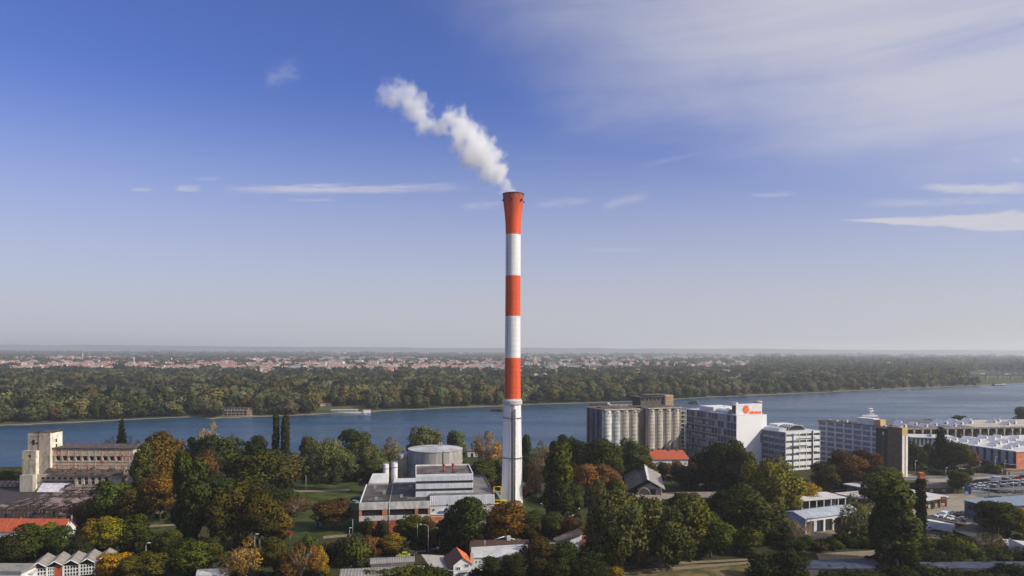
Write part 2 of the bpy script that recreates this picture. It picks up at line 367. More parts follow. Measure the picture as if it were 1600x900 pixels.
sheet('path', [(225, 822), (285, 819), (285, 822), (225, 825.5)], DIRT)
sheet('lawn', [(1050, 745), (1140, 742), (1140, 753), (1050, 757)], GRASS)
sheet('yard', [(-40, 765), (165, 765), (165, 832), (-40, 832)], mat('rubble', (.07, .05, .045), var=.6, scale=.5, col2=(.02, .016, .015), bump=.2))
# ------------------------------------------------------------------ trees
def leaves(clumps, n, size, seed, flat=.5, elong=1.0, up=0.0, tris=False):
    """leaf-sized faces spread through clumps; returns verts (N*k,3) and tint"""
    rg = np.random.default_rng(seed)
    C = np.array([c[:6] for c in clumps], float)
    wgt = (C[:, 3]*C[:, 4]+C[:, 4]*C[:, 5]+C[:, 3]*C[:, 5]); wgt /= wgt.sum()
    idx = rg.choice(len(C), n, p=wgt)
    d = rg.normal(size=(n, 3)); d /= np.linalg.norm(d, axis=1)[:, None]
    r = rg.uniform(0, 1, n)**.33*.45+.58
    r = np.where(rg.random(n) < .10, r*1.22, r)
    P = C[idx, :3]+d*r[:, None]*C[idx, 3:6]
    nrm = d*flat+rg.normal(size=(n, 3))*.55; nrm[:, 2] += .12; nrm /= np.linalg.norm(nrm, axis=1)[:, None]
    a = np.cross(nrm, rg.normal(size=(n, 3))); 
    if up: a = a*(1-up)+np.array([0, 0, 1])*up
    a /= np.linalg.norm(a, axis=1)[:, None]; b = np.cross(nrm, a)
    s = size*rg.uniform(.6, 1.45, n)[:, None]
    a = a*s*.5*elong; b = b*s*.5/max(1, elong**.7)
    if tris: V = np.stack([P-a-b*.6, P+a-b*.6, P+b*1.2], 1)
    else: V = np.stack([P-a*.9-b*.5, P+a*.4-b, P+a, P-a*.3+b], 1)
    ct = rg.uniform(0, 1, len(C))[idx]
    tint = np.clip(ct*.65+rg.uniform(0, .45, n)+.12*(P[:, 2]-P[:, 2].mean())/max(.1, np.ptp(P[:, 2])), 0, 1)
    k = 3 if tris else 4
    cc_ = C[:, :3].mean(0); oc = (C[idx, :3]-cc_)/(np.abs(C[:, :3]-cc_).max(0)+.5)
    nv = d*.75+oc*.7+rg.normal(size=(n, 3))*.28; nv[:, 2] += .1; nv /= np.linalg.norm(nv, axis=1)[:, None]
    leaves.N = np.repeat(nv, k, 0)
    return V.reshape(-1, 3), np.repeat(tint, k), k
def npmesh(name, V, k, m, tint=None, col=None, N=None):
    me = bpy.data.meshes.new(name); nv = len(V); nf = nv//k
    me.vertices.add(nv); me.vertices.foreach_set('co', V.astype(np.float32).ravel())
    me.loops.add(nv); me.loops.foreach_set('vertex_index', np.arange(nv, dtype=np.int32))
    me.polygons.add(nf); me.polygons.foreach_set('loop_start', np.arange(0, nv, k, dtype=np.int32)); me.polygons.foreach_set('loop_total', np.full(nf, k, np.int32))
    me.update(calc_edges=True)
    if tint is not None:
        a = me.attributes.new('tint', 'FLOAT', 'POINT'); a.data.foreach_set('value', tint.astype(np.float32))
    if col is not None:
        a = me.attributes.new('leafcol', 'FLOAT_COLOR', 'POINT'); a.data.foreach_set('color', np.concatenate([col, np.ones((nv, 1))], 1).astype(np.float32).ravel())
    me.materials.append(m)
    if N is not None:
        me.polygons.foreach_set('use_smooth', np.ones(nf, bool)); me.normals_split_custom_set_from_vertices(N.astype(np.float32))
    return me
def wood(limbs, bark):
    mb = MB()
    for p, q, r, r2 in limbs: mb.bar(p, q, r, 6, r2)
    return mb.mesh('trunk', bark)
def proto(kind, seed):
    """12 m tall model tree: crown mesh, trunk mesh, nominal crown width"""
    rd = random.Random(seed); cl = []; limbs = []; W = 9.0
    bark = BARK; n, size, el_, up = 8500, .37, 1, 0
    if kind == 'round':
        for k in range(36):
            th = rd.uniform(0, 2*math.pi); ph = rd.uniform(-1, 1); q = math.sqrt(1-ph*ph)
            rr = rd.uniform(.5, .9); z = 6.5+4.5*ph*rr*1.15
            s = rd.uniform(.9, 1.7)
            cl.append((3.4*q*rr*math.cos(th)+rd.uniform(-.3, .3), 3.4*q*rr*math.sin(th), z, s*1.1, s*1.1, s*.85))
        cl.append((0, 0, 6.2, 2.4, 2.4, 3.4))
        limbs = [((0, 0, -.3), (.1, 0, 3.4), .32, .24), ((.1, 0, 3.4), (0, .2, 9), .22, .06)]
        for k in range(7):
            a = k*.9+rd.random(); limbs.append(((.1, 0, rd.uniform(2.6, 4.6)), (2.7*math.cos(a), 2.7*math.sin(a), rd.uniform(6, 8.5)), .13, .04))
    elif kind == 'tall':
        W = 5.2; n = 6000
        for k in range(34):
            z = rd.uniform(1.6, 11.2); t = z/12; R0 = 2.1*math.sin(math.pi*min(1, (t+.12)/1.14))**.7
            th = rd.uniform(0, 2*math.pi); s = rd.uniform(.6, 1.05)
            cl.append((R0*.72*math.cos(th), R0*.72*math.sin(th), z, s, s, s*1.25))
        cl.append((0, 0, 6, 1.3, 1.3, 4.4)); limbs = [((0, 0, -.3), (0, 0, 5), .28, .18), ((0, 0, 5), (0, 0, 11), .18, .03)]
        for k in range(8):
            a = k*2.4; z = 1.6+k*.9; limbs.append(((0, 0, z), (1.3*math.cos(a), 1.3*math.sin(a), z+1.6), .09, .02))
    elif kind == 'poplar':
        W = 2.6; n = 4200; size = .34
        for k in range(30):
            z = .9+k*.37; t = z/12; R0 = 1.0*math.sin(math.pi*min(1, (t+.1)/1.12))**.6; th = k*2.4
            s = rd.uniform(.42, .7); cl.append((R0*.55*math.cos(th), R0*.55*math.sin(th), z, s, s, s*1.9))
        limbs = [((0, 0, -.3), (0, 0, 11), .22, .03)]+[((0, 0, 1+k), (.6*math.cos(k*2.1), .6*math.sin(k*2.1), 3+k), .05, .01) for k in range(8)]
    elif kind == 'willow':
        W = 11.0; n = 12500; up = .3; el_ = 1.25; size = .31
        for k in range(44):
            th = rd.uniform(0, 2*math.pi); rr = rd.uniform(.2, 1)**.6*4.6; z = rd.uniform(1.0, 10.4)*(1-.05*rr); s = rd.uniform(.8, 1.4)
            if z > 5 and rr > 4.6*math.sqrt(max(.05, 1-((z-5)/6.6)**2)): rr *= .6
            cl.append((rr*math.cos(th), rr*math.sin(th), z, s, s, s*1.35))
        cl.append((0, 0, 5.6, 3.2, 3.2, 3.6)); limbs = [((0, 0, -.3), (.3, 0, 3), .45, .32)]
        for k in range(8):
            a = k*.8; limbs.append(((.3, 0, 2.5), (3*math.cos(a), 3*math.sin(a), rd.uniform(5.5, 9)), .2, .04))
    elif kind == 'sparse':
        W = 9.5; n = 3600; up = .5; el_ = 1.8; size = .27; bark = PBARK
        for k in range(26):
            th = rd.uniform(0, 2*math.pi); a = rd.uniform(0, 1); rr = 3.9*math.sqrt(rd.random()); z = 3.6+6.9*a*(1-.03*rr*rr); s = rd.uniform(.8, 1.5)
            cl.append((rr*math.cos(th), rr*math.sin(th), z, s, s, s*1.1))
        limbs = [((0, 0, -.3), (0, 0, 3.5), .28, .2)]
        for k in range(46):
            th = rd.uniform(0, 2*math.pi); r1 = rd.uniform(.3, 1.6); r2 = r1+rd.uniform(.8, 2.3); z1 = rd.uniform(3, 6)
            limbs.append(((r1*.3*math.cos(th), r1*.3*math.sin(th), z1-1.2), (r1*math.cos(th), r1*math.sin(th), z1+1), .09, .05))
            limbs.append(((r1*math.cos(th), r1*math.sin(th), z1+1), (r2*math.cos(th+.2), r2*math.sin(th+.2), z1+rd.uniform(3, 5.4)), .05, .02))
    elif kind == 'cone':
        W = 5.4; n = 5200; size = .34
        for k in range(54):
            z = .8+10.6*(k/54)**1.05; R0 = 2.5*(1-z/12.2)+.12; th = k*2.4
            s = .35+.85*(1-z/12.2); cl.append((R0*.72*math.cos(th), R0*.72*math.sin(th), z, s, s, s*.75))
        cl.append((0, 0, 5, .9, .9, 4.6)); limbs = [((0, 0, -.3), (0, 0, 11.6), .25, .03)]
    elif kind == 'bush':
        W = 12.0; n = 5200; size = .6
        for k in range(26):
            th = rd.uniform(0, 2*math.pi); rr = 4.3*math.sqrt(rd.random()); s = rd.uniform(1.5, 2.6)
            cl.append((rr*math.cos(th), rr*math.sin(th), rd.uniform(1.5, 9.3)*(1-.02*rr*rr), s, s, s))
        limbs = [((0, 0, -.3), (math.cos(k)*2, math.sin(k)*2, 7), .2, .05) for k in range(6)]
    elif kind == 'far':
        W = 10.0; n = 1500; size = .85
        for k in range(13):
            th = rd.uniform(0, 2*math.pi); rr = 3.1*math.sqrt(rd.random()); s = rd.uniform(1.5, 2.5)
            cl.append((rr*math.cos(th), rr*math.sin(th), 2.6+rd.uniform(0, 7.0)*(1-.03*rr*rr), s, s, s))
        cl.append((0, 0, 5, 3.2, 3.2, 3.8)); limbs = [((0, 0, -.3), (0, 0, 6), .3, .12)]
    V, T, k = leaves(cl, n, size, seed, .55, el_, up)
    # fit to nominal 12 m by W
    zmax = np.percentile(V[:, 2], 99.7); V[:, 2] *= 12/zmax
    wx = np.percentile(np.abs(V[:, :2]), 99)*2; V[:, :2] *= W/wx
    zmin = V[:, 2].min()
    if zmin < .05: V[:, 2] = np.maximum(V[:, 2], .05)
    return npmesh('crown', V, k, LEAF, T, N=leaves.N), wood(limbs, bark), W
PROTO = {k: [proto(k, 100+17*i+len(k)) for i in range(n)] for k, n in (('round', 4), ('tall', 3), ('poplar', 2), ('willow', 3), ('sparse', 2), ('cone', 1), ('bush', 3), ('far', 5))}
NAMES = {'round': 'broadleaf_tree', 'tall': 'tall_tree', 'poplar': 'poplar_tree', 'willow': 'spreading_tree', 'sparse': 'thin_tree', 'cone': 'conifer_tree', 'bush': 'shrub', 'far': 'riverside_tree'}
rt = random.Random(5)
TREES = []
def plant(kind, x, y, h, wd, col, label, group=None, z=0, cat='tree'):
    i = rt.randrange(len(PROTO[kind])); cm, tm, W = PROTO[kind][i]
    r = thing(NAMES[kind], label, cat, (x, y, z), rt.uniform(0, 6.28), group)
    col = tuple(c*1.22 for c in col)
    s = wd/W; r.scale = (s*rt.uniform(.93, 1.07), s*rt.uniform(.93, 1.07), h/12)
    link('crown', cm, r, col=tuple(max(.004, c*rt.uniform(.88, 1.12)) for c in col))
    link('trunk', tm, r)
    TREES.append((x, y, wd)); return r
dg = (.031, .041, .014); g_ = (.052, .066, .018); ol = (.080, .080, .024); yg = (.135, .145, .018); ye = (.36, .29, .015)
orr = (.14, .078, .020); br = (.095, .060, .028); gg = (.095, .115, .050); pg = (.26, .20, .13); gold = (.24, .16, .03); rd_ = (.15, .06, .03); dk = (.022, .030, .012)
def T(kind, px, base, top, wpx, col, label, group=None):
    x, y = G(px, base); h = ZP(px, top, y); wd = wpx*y/F
    return plant(kind, x, y, max(1.5, h), wd, col, label, group, cat='shrub' if kind == 'bush' else 'tree')
L = [
('round', 15, 752, 733, 50, g_, 'low green tree on the river bank at the left edge of the photo'),
('cone', 190, 742, 657, 27, g_, 'dark cone-shaped tree rising against the river behind the ruined factory'),
('sparse', 170, 742, 683, 28, gg, 'pale grey leafless tree left of the cone-shaped tree by the river'),
('sparse', 209, 742, 682, 22, gg, 'pale grey tree right of the cone-shaped tree by the river'),
('tall', 222, 803, 693, 36, g_, 'narrow green tree covering the right end of the ruined factory'),
('round', 250, 792, 678, 62, (.080, .068, .018), 'tall olive and brown autumn tree right of the ruined factory'),
('round', 250, 815, 738, 60, orr, 'golden-brown tree below the taller olive tree right of the factory'),
('round', 266, 770, 690, 56, (.10, .068, .018), 'brownish crown right of the tall olive tree'),
('round', 232, 775, 700, 40, ol, 'olive tree beside the factory gable'),
('tall', 286, 845, 708, 34, (.045, .058, .013), 'tall narrow green tree, left one of the touching pair left of centre'),
('tall', 306, 856, 715, 42, (.042, .055, .013), 'tall narrow green tree, right one of the touching pair left of centre'),
('sparse', 326, 740, 660, 36, (.27, .22, .15), 'pale bare-branched tree standing out against the blue river'),
('round', 305, 745, 684, 30, dg, 'dark green tree left of the pale bare tree'),
('round', 343, 768, 680, 74, g_, 'large green tree in front of the pale bare tree'),
('round', 322, 780, 706, 44, br, 'brown tree in front of the large green tree'),
('round', 398, 742, 681, 40, dk, 'very dark tree on the bank left of the two slim poplars'),
('poplar', 430.5, 752, 646, 10.5, dg, 'slimmer left poplar of the two poplars by the river'),
('poplar', 445.5, 752, 648, 15, dg, 'thicker right poplar of the two poplars by the river'),
('round', 404, 790, 704, 88, (.045, .055, .014), 'big rounded olive green tree below the two poplars'),
('round', 440, 780, 710, 62, ol, 'lighter green tree below and right of the two poplars'),
('round', 372, 858, 757, 64, (.06, .058, .014), 'broad olive tree with a domed crown above the golden bush'),
('round', 345, 862, 768, 48, (.05, .045, .014), 'dark olive-brown tree left of the domed olive tree'),
('round', 405, 860, 765, 56, (.055, .055, .014), 'tall dark olive tree right of the domed olive tree'),
('round', 430, 852, 793, 50, (.12, .09, .018), 'yellow-brown tree at the edge of the lawn'),
('sparse', 461, 808, 775, 48, br, 'low brown spreading tree on the lawn'),
('round', 521, 826, 782, 60, (.08, .055, .018), 'dark brown tree on the lawn beside the heating plant'),
('round', 484, 745, 683, 34, ol, 'rounded olive tree at the left end of the tree row behind the lawn'),
('willow', 505, 752, 688, 56, gg, 'grey-green willow behind the lawn'),
('willow', 480, 752, 708, 50, gg, 'low grey-green willow at the far left of the lawn edge'),
('willow', 535, 752, 700, 56, gg, 'grey-green willow in the middle of the row behind the lawn'),
('round', 553, 742, 671, 48, (.05, .06, .025), 'round dark grey-green tree top rising over the willows'),
('willow', 575, 748, 696, 52, gg, 'light willow left of the twin white silos'),
('sparse', 612, 738, 684, 42, (.15, .15, .08), 'pale wispy tree behind the twin white silos'),
('round', 655, 735, 667, 44, (.09, .10, .045), 'pale green tree left behind the round storage tank'),
('round', 678, 733, 671, 34, (.08, .09, .04), 'pale green tree right behind the round storage tank'),
('round', 712, 730, 673, 34, gg, 'small grey-green tree right behind the storage tank'),
('sparse', 761, 738, 674, 44, (.26, .13, .03), 'orange-brown feathery tree left of the chimney by the river'),
('round', 757, 775, 718, 44, g_, 'green tree between storage tank and chimney'),
('round', 775, 762, 716, 30, g_, 'small green tree right beside the chimney shaft on its left'),
('bush', 574, 836, 810, 26, dg, 'dark rounded shrub at the left corner of the heating plant'),
('bush', 598, 838, 813, 24, dg, 'dark shrub against the red brick wall of the heating plant'),
('round', 640, 850, 805, 48, (.05, .055, .014), 'olive tree in front of the heating plant hall'),
('round', 668, 846, 808, 30, (.09, .07, .02), 'small yellowish tree between hall and white facade'),
('round', 704, 862, 800, 40, dg, 'dark tree left of the big tree in front of the white facade'),
('round', 730, 866, 777, 66, (.045, .062, .016), 'large green tree in front of the white facade'),
('sparse', 764, 850, 790, 34, (.12, .08, .05), 'thin brown-grey tree right of the large green tree'),
('round', 793, 858, 784, 58, (.135, .08, .02), 'orange autumn tree in front of the chimney foot'),
('round', 775, 858, 805, 34, (.10, .055, .018), 'dark rusty tree left of the orange tree'),
('round', 822, 856, 802, 44, (.04, .045, .014), 'dark green tree right of the orange tree below the chimney'),
('bush', 552, 882, 838, 54, g_, 'dark green shrub thicket left of the orange shrubs by the street'),
('sparse', 575, 872, 836, 42, orr, 'orange-brown shrubby tree by the street'),
('round', 612, 868, 834, 42, (.15, .10, .02), 'yellow-orange small tree by the white fence'),
('bush', 517, 878, 848, 44, dg, 'dark bush by the street left of the thicket'),
('sparse', 384, 908, 845, 72, (.25, .16, .05), 'golden-brown bushy tree with visible twigs at the bottom'),
('round', 296, 905, 848, 60, (.06, .075, .014), 'green tree above the low white roof at the bottom'),
('round', 430, 902, 842, 50, (.06, .065, .015), 'olive tree right of the golden bushy tree'),
('sparse', 470, 910, 848, 60, (.16, .09, .025), 'brown bushy tree at the bottom left of centre'),
('sparse', 500, 905, 852, 32, (.32, .19, .02), 'small golden tree beside the brown bushy tree'),
('bush', 480, 876, 838, 40, g_, 'dark green bush behind the brown bushy tree'),
('tall', 872, 822, 690, 50, (.045, .062, .013), 'tall green oval tree right of the chimney'),
('sparse', 848, 790, 690, 42, (.14, .10, .06), 'bare greyish tree between chimney and tall oval tree'),
('tall', 822, 768, 680, 16, dg, 'narrow dark tree right behind the chimney shaft'),
('round', 838, 778, 722, 36, (.11, .07, .03), 'brownish tree on the lawn right of the chimney'),
('round', 885, 742, 680, 34, dg, 'dark tree top against the river left of the silos'),
('round', 905, 748, 688, 32, dg, 'dark tree at the left foot of the grain silos'),
('round', 935, 775, 686, 62, (.032, .044, .012), 'large dark green tree in front of the left silo block'),
('round', 955, 765, 692, 40, (.05, .06, .015), 'green tree in front of the painted silo cylinder'),
('round', 990, 752, 687, 56, (.04, .056, .022), 'blue-green tree in front of the middle of the grain silos'),
('round', 1008, 762, 716, 36, (.06, .06, .02), 'olive tree above the ruined barn roof'),
('round', 915, 788, 725, 46, (.16, .085, .03), 'orange-brown tree on the street right of the tall oval tree'),
('round', 948, 785, 728, 46, (.15, .08, .035), 'reddish-brown tree left of the ruined barn'),
('round', 930, 792, 750, 34, ol, 'olive tree on the pavement below the reddish-brown tree'),
('round', 965, 790, 748, 26, (.08, .09, .02), 'small light green tree left of the barn wall'),
('round', 898, 812, 756, 30, g_, 'green tree at the foot of the tall oval tree'),
('round', 1036, 750, 722, 24, (.06, .055, .02), 'small tree in front of the red-roofed white house, left one'),
('round', 1058, 750, 720, 26, (.10, .07, .04), 'small brownish tree in front of the red-roofed white house, right one'),
('round', 1094, 752, 712, 36, (.15, .075, .04), 'reddish-brown tree right of the red-roofed white house'),
('round', 1122, 772, 692, 68, (.024, .034, .010), 'big dark tree in front of the white office block'),
('round', 1150, 772, 690, 50, (.030, .044, .011), 'big dark tree touching it on the right, left of the low office wing'),
('round', 1165, 778, 704, 34, (.045, .05, .014), 'dark olive tree in front of the low office wing'),
('willow', 1206, 815, 718, 96, (.115, .125, .028), 'large yellow-green tree in front of the low office wing'),
('round', 1262, 798, 756, 46, (.22, .17, .02), 'yellow-orange tree behind the blue-white garage'),
('round', 1236, 800, 750, 40, (.13, .13, .02), 'yellow-green tree between the large yellow-green tree and the garage'),
('willow', 972, 892, 772, 120, (.064, .076, .030), 'huge grey-green tree in the foreground right of the white cottage'),
('willow', 1030, 888, 780, 100, (.056, .066, .024), 'huge dark green tree in the foreground right of the huge grey-green tree'),
('round', 1078, 878, 778, 80, (.075, .085, .018), 'yellowish green tall tree in the foreground centre right'),
('round', 1110, 872, 802, 60, (.055, .068, .018), 'green tree at the edge of the dirt track'),
('round', 1165, 858, 762, 90, (.05, .055, .02), 'broad dark olive tree left of the blue-white garage'),
('round', 1203, 850, 785, 60, (.05, .05, .02), 'dark brown-green tree beside the left wall of the garage'),
('round', 1160, 864, 815, 52, (.10, .115, .018), 'low yellow-green dome-shaped tree above the dirt track'),
('sparse', 1240, 850, 812, 44, (.16, .11, .09), 'low grey-purple shrubby tree before the garage wall'),
('round', 1288, 768, 724, 44, (.055, .045, .02), 'dark brownish tree at the right corner of the low office wing'),
('round', 1322, 765, 706, 56, (.085, .05, .02), 'brown tree in front of the long office slab'),
('round', 1352, 758, 704, 44, (.06, .028, .018), 'dark red-brown tree in front of the long office slab'),
('round', 1382, 770, 728, 48, (.06, .075, .018), 'green tree at the foot of the brown stair tower'),
('round', 1378, 800, 738, 60, (.05, .065, .015), 'dense green tree left of the white-roofed shop'),
('sparse', 1340, 845, 776, 60, (.10, .12, .04), 'thin-leaved tree in front of the garage'),
('sparse', 1322, 848, 800, 40, (.10, .11, .04), 'small thin tree with visible stem right of the garage doors'),
('tall', 1400, 893, 750, 62, (.055, .068, .016), 'very tall dark green tree in the foreground right'),
('tall', 1384, 880, 770, 46, (.045, .055, .014), 'dark tree touching the very tall foreground tree on its left'),
('cone', 1470, 735, 668, 36, dk, 'dark conifer in front of the factory halls'),
('round', 1493, 738, 690, 44, (.05, .065, .016), 'green tree right of the dark conifer'),
('tall', 1427, 735, 690, 20, dg, 'dark narrow tree right of the bright stair tower edge'),
('round', 1520, 738, 705, 18, (.16, .07, .03), 'small orange-brown tree before the hall facade'),
('round', 1450, 668, 655, 14, ol, 'small olive tree top behind the hall roof'),
('round', 1501, 664, 649, 24, dg, 'dark tree behind the hall roof'),
('round', 1600, 668, 636, 30, (.06, .08, .035), 'green tree behind the hall at the right edge of the photo'),
('bush', 1463, 742, 733, 24, dg, 'low dark shrub on the grass island by the plaza'),
('round', 1497, 772, 736, 34, (.04, .06, .015), 'small green tree by the brown hut'),
('bush', 1555, 740, 724, 24, g_, 'rounded green shrub before the hall facade'),
('round', 1553, 842, 783, 64, (.035, .05, .013), 'dark green tree in front of the blue-grey warehouse'),
('round', 1578, 842, 788, 48, (.05, .06, .014), 'green tree between dark tree and bright yellow tree'),
('round', 1600, 844, 796, 40, ye, 'bright yellow tree at the right edge of the photo'),
('bush', 1450, 866, 838, 60, (.06, .06, .018), 'olive shrub below the white trailer'),
('bush', 1495, 872, 838, 56, (.05, .058, .016), 'green shrub right of the olive shrub below the trailer'),
('sparse', 1540, 868, 832, 60, (.08, .06, .03), 'brownish shrubby tree below the dark canopy'),
('round', 175, 825, 752, 56, (.07, .08, .016), 'green tree in front of the ruined factory'),
('round', 205, 838, 762, 50, (.05, .055, .014), 'dark olive tree right of it in front of the factory corner'),
('round', 152, 868, 810, 50, (.14, .12, .016), 'olive-yellow tree right of the orange-roofed house gable'),
('round', 178, 870, 812, 62, (.17, .17, .014), 'bright yellow-green tree above the zigzag roof workshop'),
('round', 208, 870, 805, 46, (.05, .05, .014), 'dark tree right of the bright yellow-green tree'),
('round', 50, 878, 820, 62, (.055, .075, .015), 'green tree in front of the orange-roofed house'),
('round', 93, 876, 824, 44, (.04, .055, .013), 'dark green tree at the right end of the orange-roofed house'),
('round', 18, 888, 840, 46, dg, 'dark green tree at the lower left edge'),
('round', 74, 862, 818, 34, (.13, .14, .018), 'light green tree top before the orange roof'),
('round', 178, 912, 864, 60, (.26, .17, .015), 'golden orange tree right of the zigzag roof workshop'),
('round', 238, 910, 862, 54, (.07, .07, .016), 'olive tree at the bottom right of the golden orange tree'),
('round', 208, 915, 868, 40, (.10, .09, .016), 'yellowish olive tree between golden and olive trees at the bottom'),
('round', 845, 900, 842, 60, (.065, .045, .018), 'brownish foreground tree right of the long white building'),
('round', 803, 905, 866, 44, dg, 'dark foreground tree in front of the long white building, right one'),
('round', 768, 908, 872, 40, dg, 'dark foreground tree in front of the long white building, left one'),
('round', 885, 905, 850, 50, (.035, .045, .013), 'dark green foreground tree below the open porch house'),
('round', 925, 905, 858, 54, (.04, .05, .014), 'foreground tree right of the dark green one, below the huge tree'),
('bush', 955, 905, 885, 36, (.18, .14, .016), 'small yellow bush by the start of the dirt track'),
('bush', 625, 912, 886, 60, (.07, .09, .015), 'green-yellow bush in front of the grey shed roof'),
('bush', 665, 912, 884, 60, (.04, .055, .013), 'dark bush in front of the grey canopy'),
('bush', 1200, 905, 868, 60, dg, 'dark bush at the end of the dirt track'),
('bush', 1235, 908, 858, 60, dk, 'very dark bush at the left end of the blue roof'),
]
for t_ in L: T(*t_)
# rows of undergrowth trees that cannot be told apart: each row has its own group
def row(kind, px0, b0, px1, b1, n, hpx, wpx, cols, label, group, seed):
    rr = random.Random(seed)
    for i in range(n):
        t = (i+.5)/n+rr.uniform(-.4, .4)/n; px = px0+(px1-px0)*t; b = b0+(b1-b0)*t+rr.uniform(-3, 3)
        T(kind, px, b, b-hpx*rr.uniform(.75, 1.25), wpx*rr.uniform(.8, 1.25), rr.choice(cols), label, group)
row('round', 120, 795, 160, 845, 4, 34, 36, [dg, g_, ol], 'olive and dark green tree between ruined steel frame and orange-roofed house', 'trees beside the steel frame', 2)
row('round', 225, 870, 345, 895, 5, 42, 44, [dk, dg, g_], 'dark shaded tree between the tall tree pair and the bottom edge', 'shaded trees below the tall pair', 3)
row('round', 225, 765, 320, 758, 4, 40, 40, [dg, ol, br], 'dark tree filling the wood between factory and pale bare tree', 'wood right of the factory', 4)
row('round', 330, 800, 450, 800, 6, 50, 48, [dg, (.045, .05, .014)], 'dark olive tree in the dense wood left of the lawn', 'wood left of the lawn', 5)
row('round', 455, 752, 595, 748, 9, 36, 32, [gg, g_, dg, (.08, .085, .03)], 'green tree in the hedge-like row behind the lawn', 'tree row behind the lawn', 6)
row('round', 742, 752, 780, 758, 3, 26, 24, [g_, (.11, .07, .03)], 'small tree behind the plant right of the storage tank', 'small trees behind the storage tank', 7)
row('round', 560, 862, 640, 862, 4, 24, 26, [orr, g_, br], 'small autumn tree along the street below the heating plant', 'small trees along the street', 8)
row('round', 650, 858, 790, 858, 6, 30, 28, [dk, dg, br], 'dark tree under the large green tree before the white facade', 'dark trees before the white facade', 9)
row('round', 825, 835, 915, 845, 5, 36, 36, [dg, g_, br], 'dark green tree left of the open porch house', 'trees round the open porch house', 10)
row('round', 845, 765, 920, 735, 6, 34, 32, [dg, (.07, .06, .02), br], 'dark tree in the wood between chimney and silos', 'wood between chimney and silos', 11)
row('round', 925, 765, 1010, 745, 5, 32, 32, [dg, g_], 'dark tree at the foot of the grain silos', 'trees at the foot of the silos', 12)
row('round', 1070, 762, 1190, 765, 6, 30, 36, [dk, dg], 'dark shaded tree at the foot of the white office block', 'shaded trees before the office block', 13)
row('round', 1070, 815, 1200, 820, 6, 44, 46, [dk, dg, (.04, .045, .016)], 'dark tree between the low grey roof and the dirt track', 'dark trees above the dirt track', 14)
row('bush', 1215, 858, 1395, 850, 9, 16, 30, [(.03, .042, .012)], 'clipped dark green hedge bush below the garage yard', 'hedge below the garage yard', 15)
row('round', 1290, 760, 1395, 758, 5, 26, 30, [dg, br, (.05, .045, .018)], 'dark brownish tree at the foot of the long office slab', 'trees before the long office slab', 16)
row('bush', 1430, 742, 1545, 740, 6, 8, 16, [dg, g_], 'low dark shrub by the plaza road', 'shrubs along the plaza road', 17)
row('bush', 1420, 885, 1600, 880, 9, 26, 46, [dk, dg, (.05, .048, .02)], 'dark foreground shrub in the lower right', 'dark shrubs in the lower right', 18)
row('bush', 1280, 912, 1600, 905, 10, 20, 46, [dk, dg], 'very dark shrub along the bottom right edge', 'dark shrubs along the bottom right edge', 19)
row('bush', 560, 912, 700, 912, 5, 18, 40, [dg, g_], 'dark bush along the bottom edge before the grey roofs', 'bushes along the bottom edge at the grey roofs', 20)
row('round', 800, 915, 950, 910, 7, 34, 40, [dk, dg, (.04, .035, .014)], 'dark foreground tree along the bottom edge below the huge trees', 'foreground trees below the huge trees', 21)
row('round', -30, 870, 130, 880, 7, 30, 36, [dk, dg], 'dark shaded tree between the orange-roofed house and the zigzag roof', 'shaded trees above the zigzag roof', 22)
row('round', 1425, 728, 1460, 722, 3, 26, 20, [dg], 'dark tree before the low wing of the halls', 'trees before the low wing of the halls', 23)
row('bush', 1340, 842, 1380, 838, 3, 18, 26, [g_, ol], 'green bush right of the garage', 'bushes right of the garage', 24)
row('bush', 800, 912, 940, 908, 5, 14, 40, [g_, (.06, .06, .02)], 'low bush along the bottom edge', 'low bushes along the bottom edge', 25)
row('round', 1045, 800, 1060, 790, 2, 14, 22, [g_], 'small tree beside the long brown roof', 'small trees beside the brown roof', 26)
# riverside trees on the far bank
fr = random.Random(77)
def far_y(x):
    for (a, b), (c, d) in zip(FBf[:-1], FBf[1:]):
        if a <= x <= c: return b+(d-b)*(x-a)/(c-a)
    return FBf[-1][1]
fcols = [(.056, .070, .032), (.074, .090, .040), (.090, .104, .052), (.112, .124, .072), (.076, .080, .036), (.105, .090, .040), (.042, .054, .026), (.10, .112, .066)]
CNM = ['green', 'mid-green', 'light green', 'pale grey-green', 'olive', 'brownish', 'dark green', 'silvery']
ZONES = [(280, 'left of the gravel spit'), (400, 'near the floating restaurant'), (500, 'left of the pontoon boat'), (600, 'near the pontoon boat'), (790, 'left of the chimney'), (915, 'right of the chimney'), (1070, 'above the silos'), (1280, 'above the white office'), (1420, 'above the long slab'), (9999, 'at the right end')]
def bank_row(off, n, h, wd, pxa, pxb, label, group):
    for i in range(n):
        px = pxa+(pxb-pxa)*(i+.5+fr.uniform(-.35, .35))/n
        if off < 50 and (338 < px < 396 or 500 < px < 580): continue
        # walk out along the sight line to the bank
        lo = 600
        for k in range(300):
            x = (px-800)/F*lo
            if lo > far_y(x): break
            lo += 6
        Y = lo+9+off+fr.uniform(-4, 8); x = (px-800)/F*Y
        hh = h*fr.uniform(.72, 1.2)
        k_ = 1.0 if px < 850 else max(.72, 1-(px-850)/1800)
        ci = fr.randrange(8); zn = [z_ for p_, z_ in ZONES if px < p_][0]
        plant('far', x, Y, hh*k_, wd*k_*fr.uniform(.75, 1.3), fcols[ci], f'{CNM[ci]} {label}, {zn}', group, z=-3 if off == 0 else -1.5)
bank_row(0, 96, 20, 19, -20, 1530, 'waterline tree of the far bank', 'front row of trees on the far bank')
bank_row(26, 86, 23, 23, -20, 1530, 'second-row tree of the far bank', 'second row of trees on the far bank')
